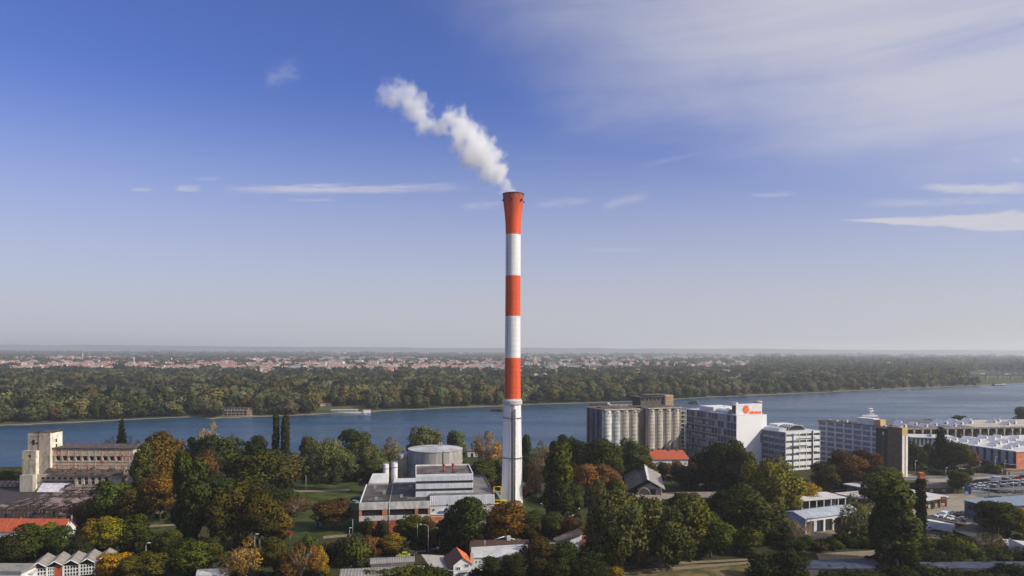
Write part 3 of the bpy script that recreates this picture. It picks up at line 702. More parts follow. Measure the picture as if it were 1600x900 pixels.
bank_row(60, 74, 25, 26, -20, 1530, 'taller wood tree behind the far bank', 'third row of trees on the far bank')
# the wood behind them reads as one mass
def mass(name, pts, seed, ntri, m=FARLEAF):
    """pts: (x, y, h, w, colour)"""
    rg = np.random.default_rng(seed); A = np.array([(p[0], p[1], p[2], p[3]) for p in pts]); C = np.array([p[4] for p in pts]); n = len(A)
    K = 5
    off = rg.normal(size=(n, K, 3))*np.array([.26, .26, .15]); off[:, :, 2] = rg.uniform(.28, .78, (n, K))
    cen = np.empty((n, K, 3)); cen[:, :, 0] = A[:, None, 0]+off[:, :, 0]*A[:, None, 3]; cen[:, :, 1] = A[:, None, 1]+off[:, :, 1]*A[:, None, 3]; cen[:, :, 2] = off[:, :, 2]*A[:, None, 2]
    idx = np.repeat(np.arange(n), ntri); ck = rg.integers(0, K, n*ntri)
    d = rg.normal(size=(n*ntri, 3)); d /= np.linalg.norm(d, axis=1)[:, None]; d[:, 2] = np.abs(d[:, 2])*1.0-.25
    rad = np.stack([A[idx, 3]*.30, A[idx, 3]*.30, A[idx, 2]*.24], 1)
    P = cen[idx, ck]+d*rad*rg.uniform(.7, 1.05, n*ntri)[:, None]; P[:, 2] = np.maximum(P[:, 2], .2)
    nr = d*.8+rg.normal(size=d.shape)*.4; nr /= np.linalg.norm(nr, axis=1)[:, None]
    a = np.cross(nr, rg.normal(size=d.shape)); a /= np.linalg.norm(a, axis=1)[:, None]; b = np.cross(nr, a)
    s = (A[idx, 3]*rg.uniform(.11, .24, n*ntri)*math.sqrt(60/ntri))[:, None]; a = a*s; b = b*s
    V = np.stack([P-a-b*.6, P+a-b*.6, P+b*1.1], 1).reshape(-1, 3)
    col = np.repeat(C[idx]*rg.uniform(.85, 1.15, (n*ntri, 1)), 3, 0)
    tint = np.repeat(np.clip(rg.uniform(0, 1, (n, K))[idx, ck]*.7+rg.uniform(0, .4, n*ntri), 0, 1), 3)
    nv = d*.8+np.stack([off[idx, ck, 0], off[idx, ck, 1], off[idx, ck, 2]-.5], 1)*1.6+rg.normal(size=d.shape)*.2; nv /= np.linalg.norm(nv, axis=1)[:, None]
    return tag(link(name, npmesh(name, V, 3, m, tint, col, N=np.repeat(nv, 3, 0))), kind='stuff')
pts = []; fr = random.Random(9)
def clear(x, y, Y0, px):
    v = mnoise.noise(Vector((x*.0045, y*.0045, 5.0)))
    if px < 290 and 1060 < y < 1420: return v > -.30
    if px < 780 and y > 1500: return v > .22
    return v > .27
tries = 0
while len(pts) < 3600 and tries < 40000:
    tries += 1
    Y = 900+1700*fr.random()**.8; px = fr.uniform(-70, 1670); x = (px-800)/F*Y; fy = far_y(x)
    if Y < fy+90: continue
    lim = 1720+120*math.sin(px*.013)+80*math.sin(px*.041) if px < 780 else (1800+100*math.sin(px*.02) if px < 1180 else 2300)
    if px > 1500 and Y < 2500: continue
    if Y > lim or clear(x, Y, fy, px): continue
    if 1500 < px and Y < 1950 and fr.random() < .3: continue
    v = mnoise.noise(Vector((x*.006, Y*.006, 9.0)))
    c = fr.choice(fcols) if v < .3 and fr.random() > .04 else fr.choice([(.095, .075, .028), (.085, .082, .028), (.065, .078, .028)])
    h = 10+17*fr.random()**1.3; pts.append((x, Y, h, h*fr.uniform(.95, 1.4), c))
tag(mass('woodland', pts, 1, 150), 'broad mixed wood covering the flat land behind the far bank', 'woodland')
pts = []
while len(pts) < 5200:
    Y = 1950+(11000-1950)*fr.random()**1.7; px = fr.uniform(-80, 1680); x = (px-800)/F*Y
    v = mnoise.noise(Vector((x*.0012, Y*.0028, 2.0)))
    if px < 790 and Y < 3600 and fr.random() < .72: continue
    if 790 <= px < 1180 and (Y < 2000 or (v < .22 and fr.random() < .6)): continue
    if px > 1500 and Y < 2600: continue
    if px >= 1180 and Y > 6000 and fr.random() < .85: continue
    if px >= 1180 and Y < 3300 and v < .1 and fr.random() < .5: continue
    if px < 1180 and Y > 2300 and v < .16 and fr.random() < .85: continue
    h = fr.uniform(8, 15) if px < 1180 else fr.uniform(9, 19)
    pts.append((x, Y, h, h*fr.uniform(1.2, 2.4)*(1+Y/6000), fr.choice([(.03, .045, .02), (.04, .055, .024), (.06, .062, .03)])))
tag(mass('distant_trees', pts, 2, 26), 'scattered tree belts round and beyond the distant town', 'tree belts')

# undergrowth round the feet of the near trees
pts = []; ru = random.Random(31)
for x, y, wd in TREES:
    if y > 640: continue
    px = 800+F*x/y; row_ = 545+F*H/y
    for k in range(5):
        a = ru.uniform(0, 6.28); q = wd*ru.uniform(.15, .6); bx, by = x+q*math.cos(a), y+q*math.sin(a)
        p2 = 800+F*bx/by; r2 = 545+F*H/by
        if 455 < p2 < 562 and 752 < r2 < 840: continue
        if p2 > 1400 and 736 < r2 < 835: continue
        if 555 < p2 < 790 and 770 < r2 < 842: continue
        if 960 < p2 < 1200 and 872 < r2: continue
        h = ru.uniform(1.4, 3.6); pts.append((bx, by, h, h*ru.uniform(1.1, 1.9), ru.choice([dg, g_, (.05, .05, .018), (.03, .034, .012), (.06, .05, .022)])))
tag(mass('undergrowth', pts, 5, 110), 'low undergrowth between the near trees', 'undergrowth')
# ------------------------------------------------------------------ building materials
WHITE = mat('white_render', (.72, .71, .70), var=.10, scale=.3)
WHITEC = mat('white_cladding', (.74, .75, .77), var=.12, scale=.5, streak=.3, rough=.5)
CONC = mat('pale_concrete', (.44, .40, .33), var=.2, scale=.3, streak=.25)
CONCD = mat('dark_concrete', (.17, .155, .14), var=.25, scale=.3, streak=.3)
GREYW = mat('grey_panel', (.30, .31, .33), var=.15, scale=.4)
ROOFD = mat('bitumen_roof', (.06, .054, .047), var=.35, scale=.12, col2=(.095, .082, .07))
ROOFB = mat('brown_roof', (.10, .075, .06), var=.3, scale=.2, col2=(.16, .13, .11))
ROOFG = mat('grey_roof_sheet', (.30, .28, .25), var=.22, scale=.3, col2=(.22, .20, .18))
ROOFL = mat('light_roof', (.60, .60, .60), var=.18, scale=.15, col2=(.48, .46, .43))
ROOFBL = mat('blue_grey_sheet', (.44, .48, .54), var=.12, scale=.3, rough=.45)
BLUEW = mat('shade_blue_wall', (.52, .58, .66), var=.12, scale=.3)  # pale blue of skylit shade is put into the wall colour
NAVY = mat('navy_sheet', (.10, .13, .19), var=.2, scale=.3, rough=.5)
BRICK = mat('red_brick', (.42, .09, .04), var=.25, scale=.6)
BRICKO = mat('orange_brick', (.55, .17, .07), var=.2, scale=.4)
TILE = mat('orange_tiles', (.50, .10, .035), var=.25, scale=.7, col2=(.36, .075, .03), bump=.05)
TILEO = mat('bright_orange_tiles', (.72, .15, .03), var=.15, scale=.5)
RUST = mat('rusted_plaster', (.66, .56, .43), var=.35, scale=.5, col2=(.36, .12, .06), streak=.6, th=(.47, .66), bump=.05)
RUSTC = mat('cream_plaster', (.58, .52, .40), var=.35, scale=.35, col2=(.42, .26, .17), th=(.50, .72), bump=.04)
RUSTST = mat('rusty_steel', (.085, .045, .03), var=.4, scale=1)
STEEL = mat('galvanised_steel', (.45, .46, .47), var=.2, scale=1, metal=.4, rough=.5)
YEL = mat('yellow_paint', (.75, .50, .03), var=.15, scale=1)
OCHRE = mat('ochre_render', (.52, .38, .14), var=.15, scale=.4)
BROWNW = mat('brown_render', (.17, .12, .07), var=.2, scale=.4)
DARK = mat('dark_opening', (.012, .012, .014), var=.1)
GLASS = glassmat('dark_glass'); GLASSV = glassmat('window_pane', objcol=True, rough=.3); GLASSV.node_tree.nodes['Principled BSDF'].inputs['Specular IOR Level'].default_value = .22
WFRAME = mat('white_frame', (.7, .7, .68), var=.08)
CHW = mat('chimney_white', (.76, .75, .75), var=.10, scale=.5, streak=.07)
CHR = mat('chimney_red', (.74, .10, .025), var=.14, scale=.5, streak=.07)
_t = CHR.node_tree; _b = _t.nodes['Principled BSDF']; _src = _b.inputs['Base Color'].links[0].from_socket
_c = nn(_t, 'ShaderNodeTexCoord'); _s = nn(_t, 'ShaderNodeSeparateXYZ'); _t.links.new(_c.outputs['Object'], _s.inputs[0])
_n = nn(_t, 'ShaderNodeTexNoise'); _mp = nn(_t, 'ShaderNodeMapping'); _mp.inputs['Scale'].default_value = (.5, .5, .05); _t.links.new(_c.outputs['Object'], _mp.inputs[0]); _t.links.new(_mp.outputs[0], _n.inputs['Vector']); _n.inputs['Detail'].default_value = 6
_f = ramp(_t, mth(_t, 'ADD', _s.outputs[2], mth(_t, 'MULTIPLY', mth(_t, 'SUBTRACT', _n.outputs[0], .5), 26)), 148, 163)
_t.links.new(mixc(_t, mth(_t, 'MULTIPLY', _f, .75), _src, (.10, .05, .04)), _b.inputs['Base Color'])
CHC = mat('stained_concrete', (.62, .60, .58), var=.3, scale=.8, col2=(.30, .28, .26), th=(.5, .75))

# ------------------------------------------------------------------ the chimney
def chimney():
    Y = 354.0; x = XP(800, Y, 789)
    r = thing('chimney', 'very tall red and white banded smokestack beside the heating plant', 'chimney', (x, Y, 0))
    def zz(row): return H-(row-545)/F*Y
    def rad(row):
        pts = [(304, 16.3), (312, 15.9), (322, 15.0), (335, 13.4), (350, 12.2), (367, 11.7), (431, 11.7), (494, 11.9), (559, 12.2), (623, 12.8)]
        for (a, b), (c, d) in zip(pts, pts[1:]):
            if row <= c: return (b+(d-b)*(row-a)/(c-a))/F*Y
        return 12.8/F*Y
    for nm, a, b, m in (('red_band', 304.5, 367, CHR), ('white_band', 367, 431, CHW), ('red_band', 431, 494, CHR), ('white_band', 494, 559, CHW), ('red_band', 559, 623, CHR)):
        mb = MB(); N = 24 if a < 310 else 8
        prof = []
        for i in range(N, -1, -1):
            row = a+(b-a)*i/N; prof.append((rad(row), zz(row)))
        # fine lift joints
        pr = []
        for (r0, z0), (r1, z1) in zip(prof, prof[1:]):
            pr += [(r0, z0), (r0+(r1-r0)*.985, z0+(z1-z0)*.985), (r1*.9993, z0+(z1-z0)*.993)]
        pr.append(prof[-1]); mb.lathe(pr, n=40, cap=False)
        part(r, nm, mb, m)
    mb = MB(); mb.lathe([(rad(304), zz(304.5)), (rad(304)+.25, zz(304.4)), (rad(304)+.25, zz(303.2)), (rad(304)-.7, zz(303.2)), (rad(304)-.7, zz(312))], n=40, cap=False)
    part(r, 'rim', mb, mat('sooty_rim', (.16, .05, .04), var=.3))
    mb = MB(); mb.lathe([(0.01, zz(314)), (rad(312)-.6, zz(314))], n=24, cap=False); part(r, 'flue_opening', mb, DARK)
    mb = MB(); mb.lathe([(rad(623)+.15, zz(632)), (rad(623)+.85, zz(631)), (rad(623)+.85, zz(626)), (rad(623)+.2, zz(622.6))], n=32, cap=False, sm=False)
    part(r, 'collar', mb, CHC)
    # tapered octagonal lower shaft
    mb = MB(); ph = R(22.5-6); w0 = 17.6/F*Y; w1 = 13.9/F*Y
    prof = []; N = 12
    for i in range(N+1):
        t = i/N; z = -1+(zz(632)+1)*t; ww = w0+(w1-w0)*t; prof.append((ww, z)); 
        if i < N: prof += [(ww+(w1-w0)/N*.98, z+(zz(632)+1)/N*.98), (ww-.05+(w1-w0)/N*.985, z+(zz(632)+1)/N*.988)]
    mb.lathe(prof, n=8, sm=False, ph=ph, cap=True); part(r, 'lower_shaft', mb, CHW)
    for row, ww in ((652, 14.7), (714, 16.2)):
        mb = MB(); q = ww/F*Y; z = zz(row); mb.lathe([(q-.1, z-.25), (q+.45, z-.25), (q+.45, z+.1), (q-.1, z+.1)], n=8, sm=False, ph=ph, cap=False); part(r, 'ring_platform', mb, CONCD)
    # ladder and lightning conductor
    th = ph-math.pi/2-R(22.5-6)+R(-2)
    a0 = Vector((-.2, -w0*.97, 0)); a1 = Vector((-.05, -w1*.98, zz(632)))
    mb = MB()
    for s in (-.35, .35): mb.bar(a0+Vector((s, -.3, 0)), a1+Vector((s, -.3, 0)), .2)
    for k in range(70): p = a0.lerp(a1, k/70); mb.box(p.x-.35, p.x+.35, p.y-.36, p.y-.30, p.z, p.z+.08)
    part(r, 'ladder', mb, mat('dark_steel', (.05, .05, .05), var=.3), kind='stuff')
    mb = MB(); mb.bar(a0+Vector((1.6, -.05, 0)), a1+Vector((1.6, -.2, -2)), .35, mi=0); part(r, 'stain_strip', mb, mat('greenish_stain', (.42, .44, .36), var=.4, scale=.6))
    mb = MB(); z0 = zz(623)
    for a, b in ((622, 560), (559, 495), (494, 432), (431, 368)):
        mb.bar((-(rad(a))*.72, -rad(a)*.72, zz(a)), (-(rad(b))*.72, -rad(b)*.72, zz(b)), .12)
    part(r, 'conductor', mb, mat('dark_steel', (.05, .05, .05)))
    for k in range(6):
        a = R(-100+k*60); q = rad(313)+.1; mb = MB(); mb.box(-.5, .5, -.15, .9, -.1, .05); mb.box(-.35, .35, .0, .5, .05, .75); 
        o = part(r, 'beacon_light', mb, mat('dark_steel', (.05, .05, .05)), (q*math.cos(a), q*math.sin(a), zz(315)), a-math.pi/2)
chimney()

# ------------------------------------------------------------------ generic building pieces
def pane_mesh(w_, h_, fr=.12, name='window', frame=WFRAME, glass=GLASSV, d=.12, mull=1):
    mb = MB(); mb.add([(0, 0, 0), (w_, 0, 0), (w_, 0, h_), (0, 0, h_)], [(0, 1, 2, 3)], 1)
    mb.box(0, w_, -d, .0, 0, fr); mb.box(0, w_, -d, 0, h_-fr, h_); mb.box(0, fr, -d, 0, fr, h_-fr); mb.box(w_-fr, w_, -d, 0, fr, h_-fr)
    for k in range(mull): x = w_*(k+1)/(mull+1); mb.box(x-fr/2, x+fr/2, -d*.9, 0, fr, h_-fr)
    return mb.mesh(name, [frame, glass])
rw = random.Random(3)
def paint():
    t = rw.random()
    if t < .68: return (.02+.02*rw.random(), .025+.02*rw.random(), .035+.03*rw.random())
    if t < .9: return (.10, .11, .13)
    return (.35, .35, .33)
def facade(root, ox, oy, ang, width, z0, floors, bays, fh, wallm, band=.34, pier=.12, depth=.45, skip=None, mull=1, proud=.12, frame=None):
    """a wall of recessed windows in a grid of bands and piers; local frame, facing -y when ang is 0"""
    f = link('facade', None, root, (ox, oy, z0), ang)
    mb = MB(); bw = width/bays; h = floors*fh
    for i in range(floors+1):
        za = i*fh-(.0 if i == 0 else fh*band*.5); zb = i*fh+fh*band*.5 if i < floors else h
        mb.box(0, width, 0, depth, za, zb)
    part(f, 'spandrel', mb, wallm, kind='stuff')
    mb = MB()
    for k in range(bays+1):
        x = k*bw; hw = bw*pier*.5*(1 if k % 1 == 0 else .6); mb.box(max(-.01, x-hw), min(width+.01, x+hw), -proud, depth-.02, 0, h+.02)
    part(f, 'pier', mb, wallm, kind='stuff')
    ww = bw*(1-pier); wh = fh*(1-band); me = pane_mesh(ww, wh, .10, mull=mull, frame=frame or WFRAME)
    for i in range(floors):
        for k in range(bays):
            if skip and skip(i, k): continue
            link('window', me, f, (k*bw+bw*pier*.5, depth-.06, i*fh+fh*band*.5), col=paint())
    return f
def gable(root, x0, x1, y0, y1, ze, zr, roofm, over=.4, along='x', name='roof', th=.25):
    mb = MB()
    if along == 'x':
        ym = (y0+y1)/2
        for s, ya in ((-1, y0-over), (1, y1+over)):
            p = [(x0-over, ya, ze), (x1+over, ya, ze), (x1+over, ym, zr), (x0-over, ym, zr)]
            if s == 1: p = [p[1], p[0], p[3], p[2]]
            o = MB(); o.hexa(p+[(a, b, c+th) for a, b, c in p]); part(root, name, o, roofm)
    else:
        xm = (x0+x1)/2
        for s, xa in ((-1, x0-over), (1, x1+over)):
            p = [(xa, y0-over, ze), (xm, y0-over, zr), (xm, y1+over, zr), (xa, y1+over, ze)]
            if s == 1: p = [p[3], p[2], p[1], p[0]]
            o = MB(); o.hexa(p+[(a, b, c+th) for a, b, c in p]); part(root, name, o, roofm)
def gwalls(x0, x1, y0, y1, ze, zr, along='x'):
    mb = MB(); mb.box(x0, x1, y0, y1, -.5, ze)
    if along == 'x':
        ym = (y0+y1)/2; mb.add([(x0, y0, ze), (x0, y1, ze), (x0, ym, zr), (x1, y0, ze), (x1, y1, ze), (x1, ym, zr)], [(0, 2, 1), (3, 4, 5)])
    else:
        xm = (x0+x1)/2; mb.add([(x0, y0, ze), (x1, y0, ze), (xm, y0, zr), (x0, y1, ze), (x1, y1, ze), (xm, y1, zr)], [(0, 1, 2), (3, 5, 4)])
    return mb
def ribs(x0, x1, y, z0, z1, step, d=.12, w_=.12):
    mb = MB(); n = int((x1-x0)/step)
    for k in range(n+1): x = x0+step*k; mb.box(x, x+w_, y-d, y, z0, z1)
    return mb
def parapet(x0, x1, y0, y1, z, h=.5, t=.35):
    mb = MB(); mb.box(x0, x1, y0, y0+t, z, z+h); mb.box(x0, x1, y1-t, y1, z, z+h); mb.box(x0, x0+t, y0+t, y1-t, z, z+h); mb.box(x1-t, x1, y0+t, y1-t, z, z+h); return mb

# ------------------------------------------------------------------ heating plant
def plant_building():
    th = R(8); Y0 = 298; r = thing('heating_plant', 'white and red-brick heating plant with stepped flat roofs beside the tall chimney', 'factory', (XP(562, Y0), Y0, 0), th)
    zr = 12.6
    mb = MB(); mb.box(0, 30, .5, 42, -.5, 7.6); mb.box(.1, 30, 1.0, 41.9, 7.6, 10.2); part(r, 'hall_core', mb, DARK)
    mb = MB(); mb.box(-.2, 30.1, 0, .6, 10.2, zr+.7); part(r, 'parapet_band', mb, CONC if 0 else mat('stained_white', (.58, .56, .52), var=.25, scale=.5, streak=.3))
    mb = MB(); mb.box(-.2, 30.1, .02, .5, 5.4, 7.5); part(r, 'white_band', mb, mat('stained_white', (.58, .56, .52)))
    mb = MB(); mb.box(-.15, .25, .6, 42, -.5, zr+.5); part(r, 'side_wall', mb, WHITE)
    mb = MB(); mb.box(0.3, 30, .6, 42, 10.3, zr); part(r, 'hall_roof', mb, ROOFD)
    mb = MB(); mb.box(-.15, 30.1, 41.6, 42.2, zr, zr+.6); part(r, 'rear_parapet', mb, ROOFG)
    for k in range(9):
        x = 1.5+k*3.4; mb = MB(); mb.box(x, x+.18, 1, 41, zr, zr+.12); part(r, 'roof_seam', mb, ROOFB)
    mb = MB(); mb.bar((12.6, -.2, zr+.3), (12.9, 40, zr+.3), .15); mb.bar((12.6, -.2, zr+.3), (12.6, -.2, 0), .14); part(r, 'pipe', mb, STEEL)
    for a, b in ((-.2, .9), (9.6, 11.8), (23.6, 25.0), (29.2, 30.1)):
        mb = MB(); mb.box(a, b, .08, 1.2, 7.5, 10.2); part(r, 'brick_pier', mb, BRICKO)
    for a, b, n in ((.9, 9.6, 6), (11.8, 23.6, 8), (25, 29.2, 3)):
        me = pane_mesh((b-a)/n, 2.6, .1, frame=mat('dark_frame', (.04, .045, .05)), mull=0)
        for k in range(n): link('window', me, r, (a+k*(b-a)/n, .75, 7.55), col=(.012, .013, .02))
    for a, b in ((0, 2.6), (5.2, 7.4), (11, 16.5), (20, 30)):
        mb = MB(); mb.box(a, b, .1, 1.0, -.5, 5.4); part(r, 'brick_wall', mb, BRICK)
    for a, b in ((2.6, 5.2), (17.3, 19.4)):
        mb = MB(); mb.box(a, b, .4, .9, -.2, 4.6); part(r, 'door', mb, mat('pale_blue_door', (.30, .38, .48)))
    for (a, b, c, d) in ((3, 8, 6, 4), (15, 30, 7, 5), (20, 9, 4, 3), (5, 26, 5, 6)):
        mb = MB(); mb.box(a, a+c, b, b+d, zr+.02, zr+.06); part(r, 'roof_patch', mb, mat('felt_patch', (.15, .135, .12), var=.3, scale=.5))
    for (a, b) in ((6, 8), (9, 20), (17, 12), (21, 33), (4, 34)):
        mb = MB(); mb.box(a, a+1.1, b, b+1.1, zr, zr+1.0); mb.box(a-.1, a+1.2, b-.1, b+1.2, zr+1.0, zr+1.15); part(r, 'roof_vent_box', mb, STEEL)
    # tall block
    x0, x1, y0, y1, zt = 24, 50, 12.5, 39, 22.6
    mb = MB(); mb.box(x0, x1, y0+.4, y1, 8, zt-1); part(r, 'tower_block', mb, WHITEC)
    mb = MB(); mb.box(x0+.4, x1-.4, y0+.5, y1-.4, zt-.9, zt-.5); part(r, 'tower_roof', mb, ROOFB)
    part(r, 'roof_parapet', parapet(x0-.1, x1+.1, y0-.1, y1+.1, zt-.95, 1.1), WHITE)
    zz = [(zt-.95, zt-2.9), (zt-4.1, zt-6.4), (zt-7.6, zr-.2)]
    for a, b in zz:
        mb = MB(); mb.box(x0-.05, x1+.05, y0, y0+.45, b, a); part(r, 'cladding_band', mb, WHITEC); part(r, 'cladding_rib', ribs(x0, x1-.2, y0, b, a, .65), WHITEC, kind='stuff')
    for a in (zt-4.1, zt-7.6):
        me = pane_mesh(2.14, 1.2, .1, frame=mat('dark_frame', (.04, .045, .05)))
        for k in range(12): link('window', me, r, (x0+.1+k*2.15, y0+.3, a), col=(.05, .06, .075) if k < 7 else (.03, .035, .04))
    for x in (37, 41.3):
        mb = MB(); mb.bar((x, y0+9, zt-.6), (x, y0+9, zt+2.4), .45, 10); mb.bar((x, y0+9, zt+2.4), (x, y0+9, zt+3.4), .7, 10); part(r, 'roof_vent', mb, BRICK)
    mb = MB()
    for s in (-.4, .4): mb.bar((41.5+s, y0+3, zt-.4), (41.3+s, y0+8, zt+.2), .1)
    for k in range(6): mb.box(41, 42, y0+3+k*.9, y0+3.2+k*.9, zt-.3+k*.1, zt-.15+k*.1)
    part(r, 'roof_ladder', mb, mat('dark_steel', (.05, .05, .05)))
    # white front block and right wing
    zw = 14.4
    mb = MB(); mb.box(30.3, 59, 5, 12.2, -.5, zw-4.2); mb.box(30.3, 59, 5.3, 12.4, zw-4.2, zw-.6); mb.box(50.3, 59, 12.4, 56, -.5, zw-.6); part(r, 'front_block', mb, WHITE)
    mb = MB(); mb.box(30.25, 59.1, 4.8, 5.4, zw-4.2, zw); part(r, 'cladding_band', mb, WHITEC); part(r, 'cladding_rib', ribs(30.3, 58.8, 4.8, zw-4.1, zw, .8), WHITEC, kind='stuff')
    mb = MB(); mb.box(30.5, 58.7, 5.4, 12.4, zw-.6, zw-.3); mb.box(50.3, 58.7, 12.4, 55.6, zw-.6, zw-.3); part(r, 'wing_roof', mb, ROOFG if 0 else mat('grey_felt', (.15, .145, .14), var=.25, scale=.2))
    mb = MB(); mb.box(58.7, 59.15, 5.4, 56, zw-.6, zw+.2); mb.box(50.3, 58.7, 55.6, 56, zw-.6, zw+.2); part(r, 'wing_parapet', mb, ROOFB)
    mb = MB(); mb.box(30.3, 59.05, 4.9, 5.1, 9.9, 10.15); part(r, 'drip_joint', mb, CONCD)
    mb = MB(); mb.box(30.4, 41, 4.6, 5, 6.0, 6.6); part(r, 'ledge', mb, WHITE)
    mb = MB(); mb.box(34.5, 40.5, 4.3, 5, 7.1, 7.8); mb.bar((33.8, 4.4, 7), (37, 4.4, 7), .12); part(r, 'blue_pipe_box', mb, mat('blue_paint', (.10, .22, .42)))
    mb = MB(); mb.box(31.6, 32.2, 4.7, 5, 8, 8.7); part(r, 'wall_fan', mb, DARK)
    mb = MB(); mb.box(30.4, 36, 4.7, 5.0, -.5, 5.2); part(r, 'brick_wall', mb, BRICKO)
    mb = MB(); mb.box(31.6, 33.9, 4.5, 4.8, -.2, 3.4); part(r, 'door', mb, GREYW)
    mb = MB(); mb.box(43, 50, 40, 54, zr-2, zw+3); part(r, 'rear_roof_house', mb, ROOFD)
    mb = MB(); mb.hexa([(46, 42, zw-2), (52, 42, zw-2), (52, 54, zw-2), (46, 54, zw-2), (46.5, 42, zw+2.6), (51, 42, zw+2.6), (49, 54, zw+5.5), (46.5, 54, zw+5.5)]); part(r, 'rear_duct', mb, NAVY)
    mb = MB(); mb.hexa([(1, 43, 0), (10, 43, 0), (10, 50, 0), (1, 50, 0), (1, 43, zr+1), (10, 43, zr+1), (10, 50, zr+4.4), (2.5, 50, zr+4.4)]); part(r, 'white_lean_to', mb, ROOFL)
    mb = MB(); mb.box(12, 24, 43, 55, 0, zr-.6); part(r, 'rear_annexe', mb, mat('stained_white', (.58, .56, .52))); mb = MB(); mb.box(13, 24, 44, 56, zr-.6, zr+.6); part(r, 'annexe_roof', mb, ROOFL)
plant_building()
def silo(px, rt, Y, wpx, label, m=None, group='twin white silos'):
    rr = wpx/2/F*Y; z = ZP(px, rt, Y); r = thing('storage_silo', label, 'silo', (XP(px, Y), Y, 0), group=group)
    mb = MB(); mb.lathe([(rr, 0), (rr, z-.8), (rr*.9, z-.3), (rr*.3, z)], n=24); part(r, 'drum', mb, m or WHITE)
    mb = MB(); mb.lathe([(rr+.05, z-2.6), (rr+.2, z-2.5), (rr+.05, z-2.3)], n=24, cap=False); mb.bar((-rr-.15, -.2, 0), (-rr-.15, -.2, z), .12); part(r, 'hoop', mb, CONCD)
    mb = MB()
    for a in range(8): mb.bar((rr*math.cos(a*.785), rr*math.sin(a*.785), z-.8), (rr*math.cos(a*.785), rr*math.sin(a*.785), z+.5), .06)
    mb.lathe([(rr, z+.5), (rr+.1, z+.5), (rr+.1, z+.6), (rr, z+.6)], n=16, cap=False); part(r, 'railing', mb, STEEL, kind='stuff')
silo(603, 724.5, 356, 9, 'left one of the twin white silos behind the heating plant')
silo(616.5, 722.5, 357, 9.5, 'right one of the twin white silos behind the heating plant')
silo(627, 710, 395, 10, 'small grey tank left of the big round storage tank, left one', CONC, 'small tanks beside the storage tank')
silo(633.5, 708.5, 401, 9, 'small cream tank touching the big round storage tank', mat('cream_paint', (.6, .57, .48)), 'small tanks beside the storage tank')
def bigtank():
    Y = 402; rr = 42/F*Y; z = ZP(680, 700.5, Y); r = thing('storage_tank', 'very big round grey storage tank behind the heating plant', 'tank', (XP(680, Y), Y, 0))
    TG = mat('tank_grey', (.40, .38, .36), var=.2, scale=.25, streak=.15); seg = 26
    for k in range(seg):
        a0 = 2*math.pi*k/seg; a1 = 2*math.pi*(k+1)/seg
        for z0, z1 in ((-.5, z*.36), (z*.36, z*.68), (z*.68, z)):
            mb = MB(); g = .004; vs = []
            for j in range(3):
                a = a0+g+(a1-a0-2*g)*j/2; q = rr+(.0 if z1 < z*.9 else .08); vs += [(q*math.cos(a), q*math.sin(a), z0+.04), (q*math.cos(a), q*math.sin(a), z1-.04)]
            mb.add(vs, [(0, 2, 3, 1), (2, 4, 5, 3)], sm=True); part(r, 'shell_plate', mb, TG)
    mb = MB(); mb.lathe([(rr-.12, 0), (rr-.12, z-.2)], n=52, cap=False); part(r, 'inner_shell', mb, CONCD)
    mb = MB(); mb.lathe([(rr+.1, z-.1), (rr*.6, z+.7), (.1, z+1.1)], n=52, cap=False); part(r, 'roof', mb, mat('tank_roof', (.46, .46, .48), var=.25, scale=.12, col2=(.42, .25, .24), th=(.62, .72)))
    mb = MB(); mb.lathe([(rr+.15, z-.25), (rr+.35, z-.2), (rr+.35, z+.05), (rr, z+.1)], n=52, cap=False); mb.lathe([(rr+.1, z*.66), (rr+.3, z*.66), (rr+.3, z*.68), (rr+.1, z*.68)], n=52, cap=False); part(r, 'rim', mb, CONC)
    a = R(-68); mb = MB(); p = Vector((rr*1.02*math.cos(a), rr*1.02*math.sin(a), 0))
    for s in (-.35, .35): mb.bar(p+Vector((s, 0, 0)), p+Vector((s, 0, z+1)), .12)
    part(r, 'ladder', mb, mat('dark_steel', (.05, .05, .05)))
    mb = MB(); mb.bar((2, 3, z+1), (2, 3, z+3.2), .25, 8); mb.bar((3.2, 3, z+1), (3.2, 3, z+3.0), .3, 8); mb.bar((2, 3, z+2.4), (3.2, 3, z+2.4), .1); part(r, 'vent', mb, CONC)
bigtank()
def pipes():
    Y = 333; r = thing('pipe_rack', 'yellow painted gas pipe rack between heating plant and chimney foot', 'pipes', (XP(776, Y), Y, 0))
    mb = MB(); mb.bar((-4, 0, 5.5), (5.5, 0, 5.5), .4, 8); mb.bar((-4, .3, 7), (5.2, .3, 7), .25, 8); mb.bar((5.5, 0, 5.5), (5.5, 0, 0), .4, 8); part(r, 'yellow_pipe', mb, YEL)
    mb = MB()
    for x in (-1.5, 2): 
        mb.bar((x, 8, 0), (x, 8, 12), .18); 
    mb.bar((-1.5, 8, 12), (2, 8, 12), .18); mb.bar((-1.5, 8, 9.6), (2, 8, 9.6), .14); part(r, 'yellow_frame', mb, YEL)
    mb = MB(); mb.bar((-1, 7, 10.5), (3, 2, 5.6), .35, 8); mb.bar((-.2, 8, 10), (3.8, 3, 5.4), .3, 8); part(r, 'grey_duct', mb, mat('green_grey_duct', (.24, .32, .32)))
pipes()
def kiosk(px, base, wpx, hpx, name, label, m, rm, cat='shed', dep=5):
    x, y = G(px, base); s = y/F; r = thing(name, label, cat, (x, y, 0)); w_ = wpx*s/2; h = hpx*s
    mb = MB(); mb.box(-w_, w_, 0, dep, -.3, h*.85); part(r, 'wall', mb, m)
    mb = MB(); mb.box(-w_-.3, w_+.3, -.3, dep+.3, h*.85, h); part(r, 'roof', mb, rm); 
    mb = MB(); mb.box(-w_*.3, w_*.2, -.06, 0, 0, h*.6); part(r, 'door', mb, DARK); return r
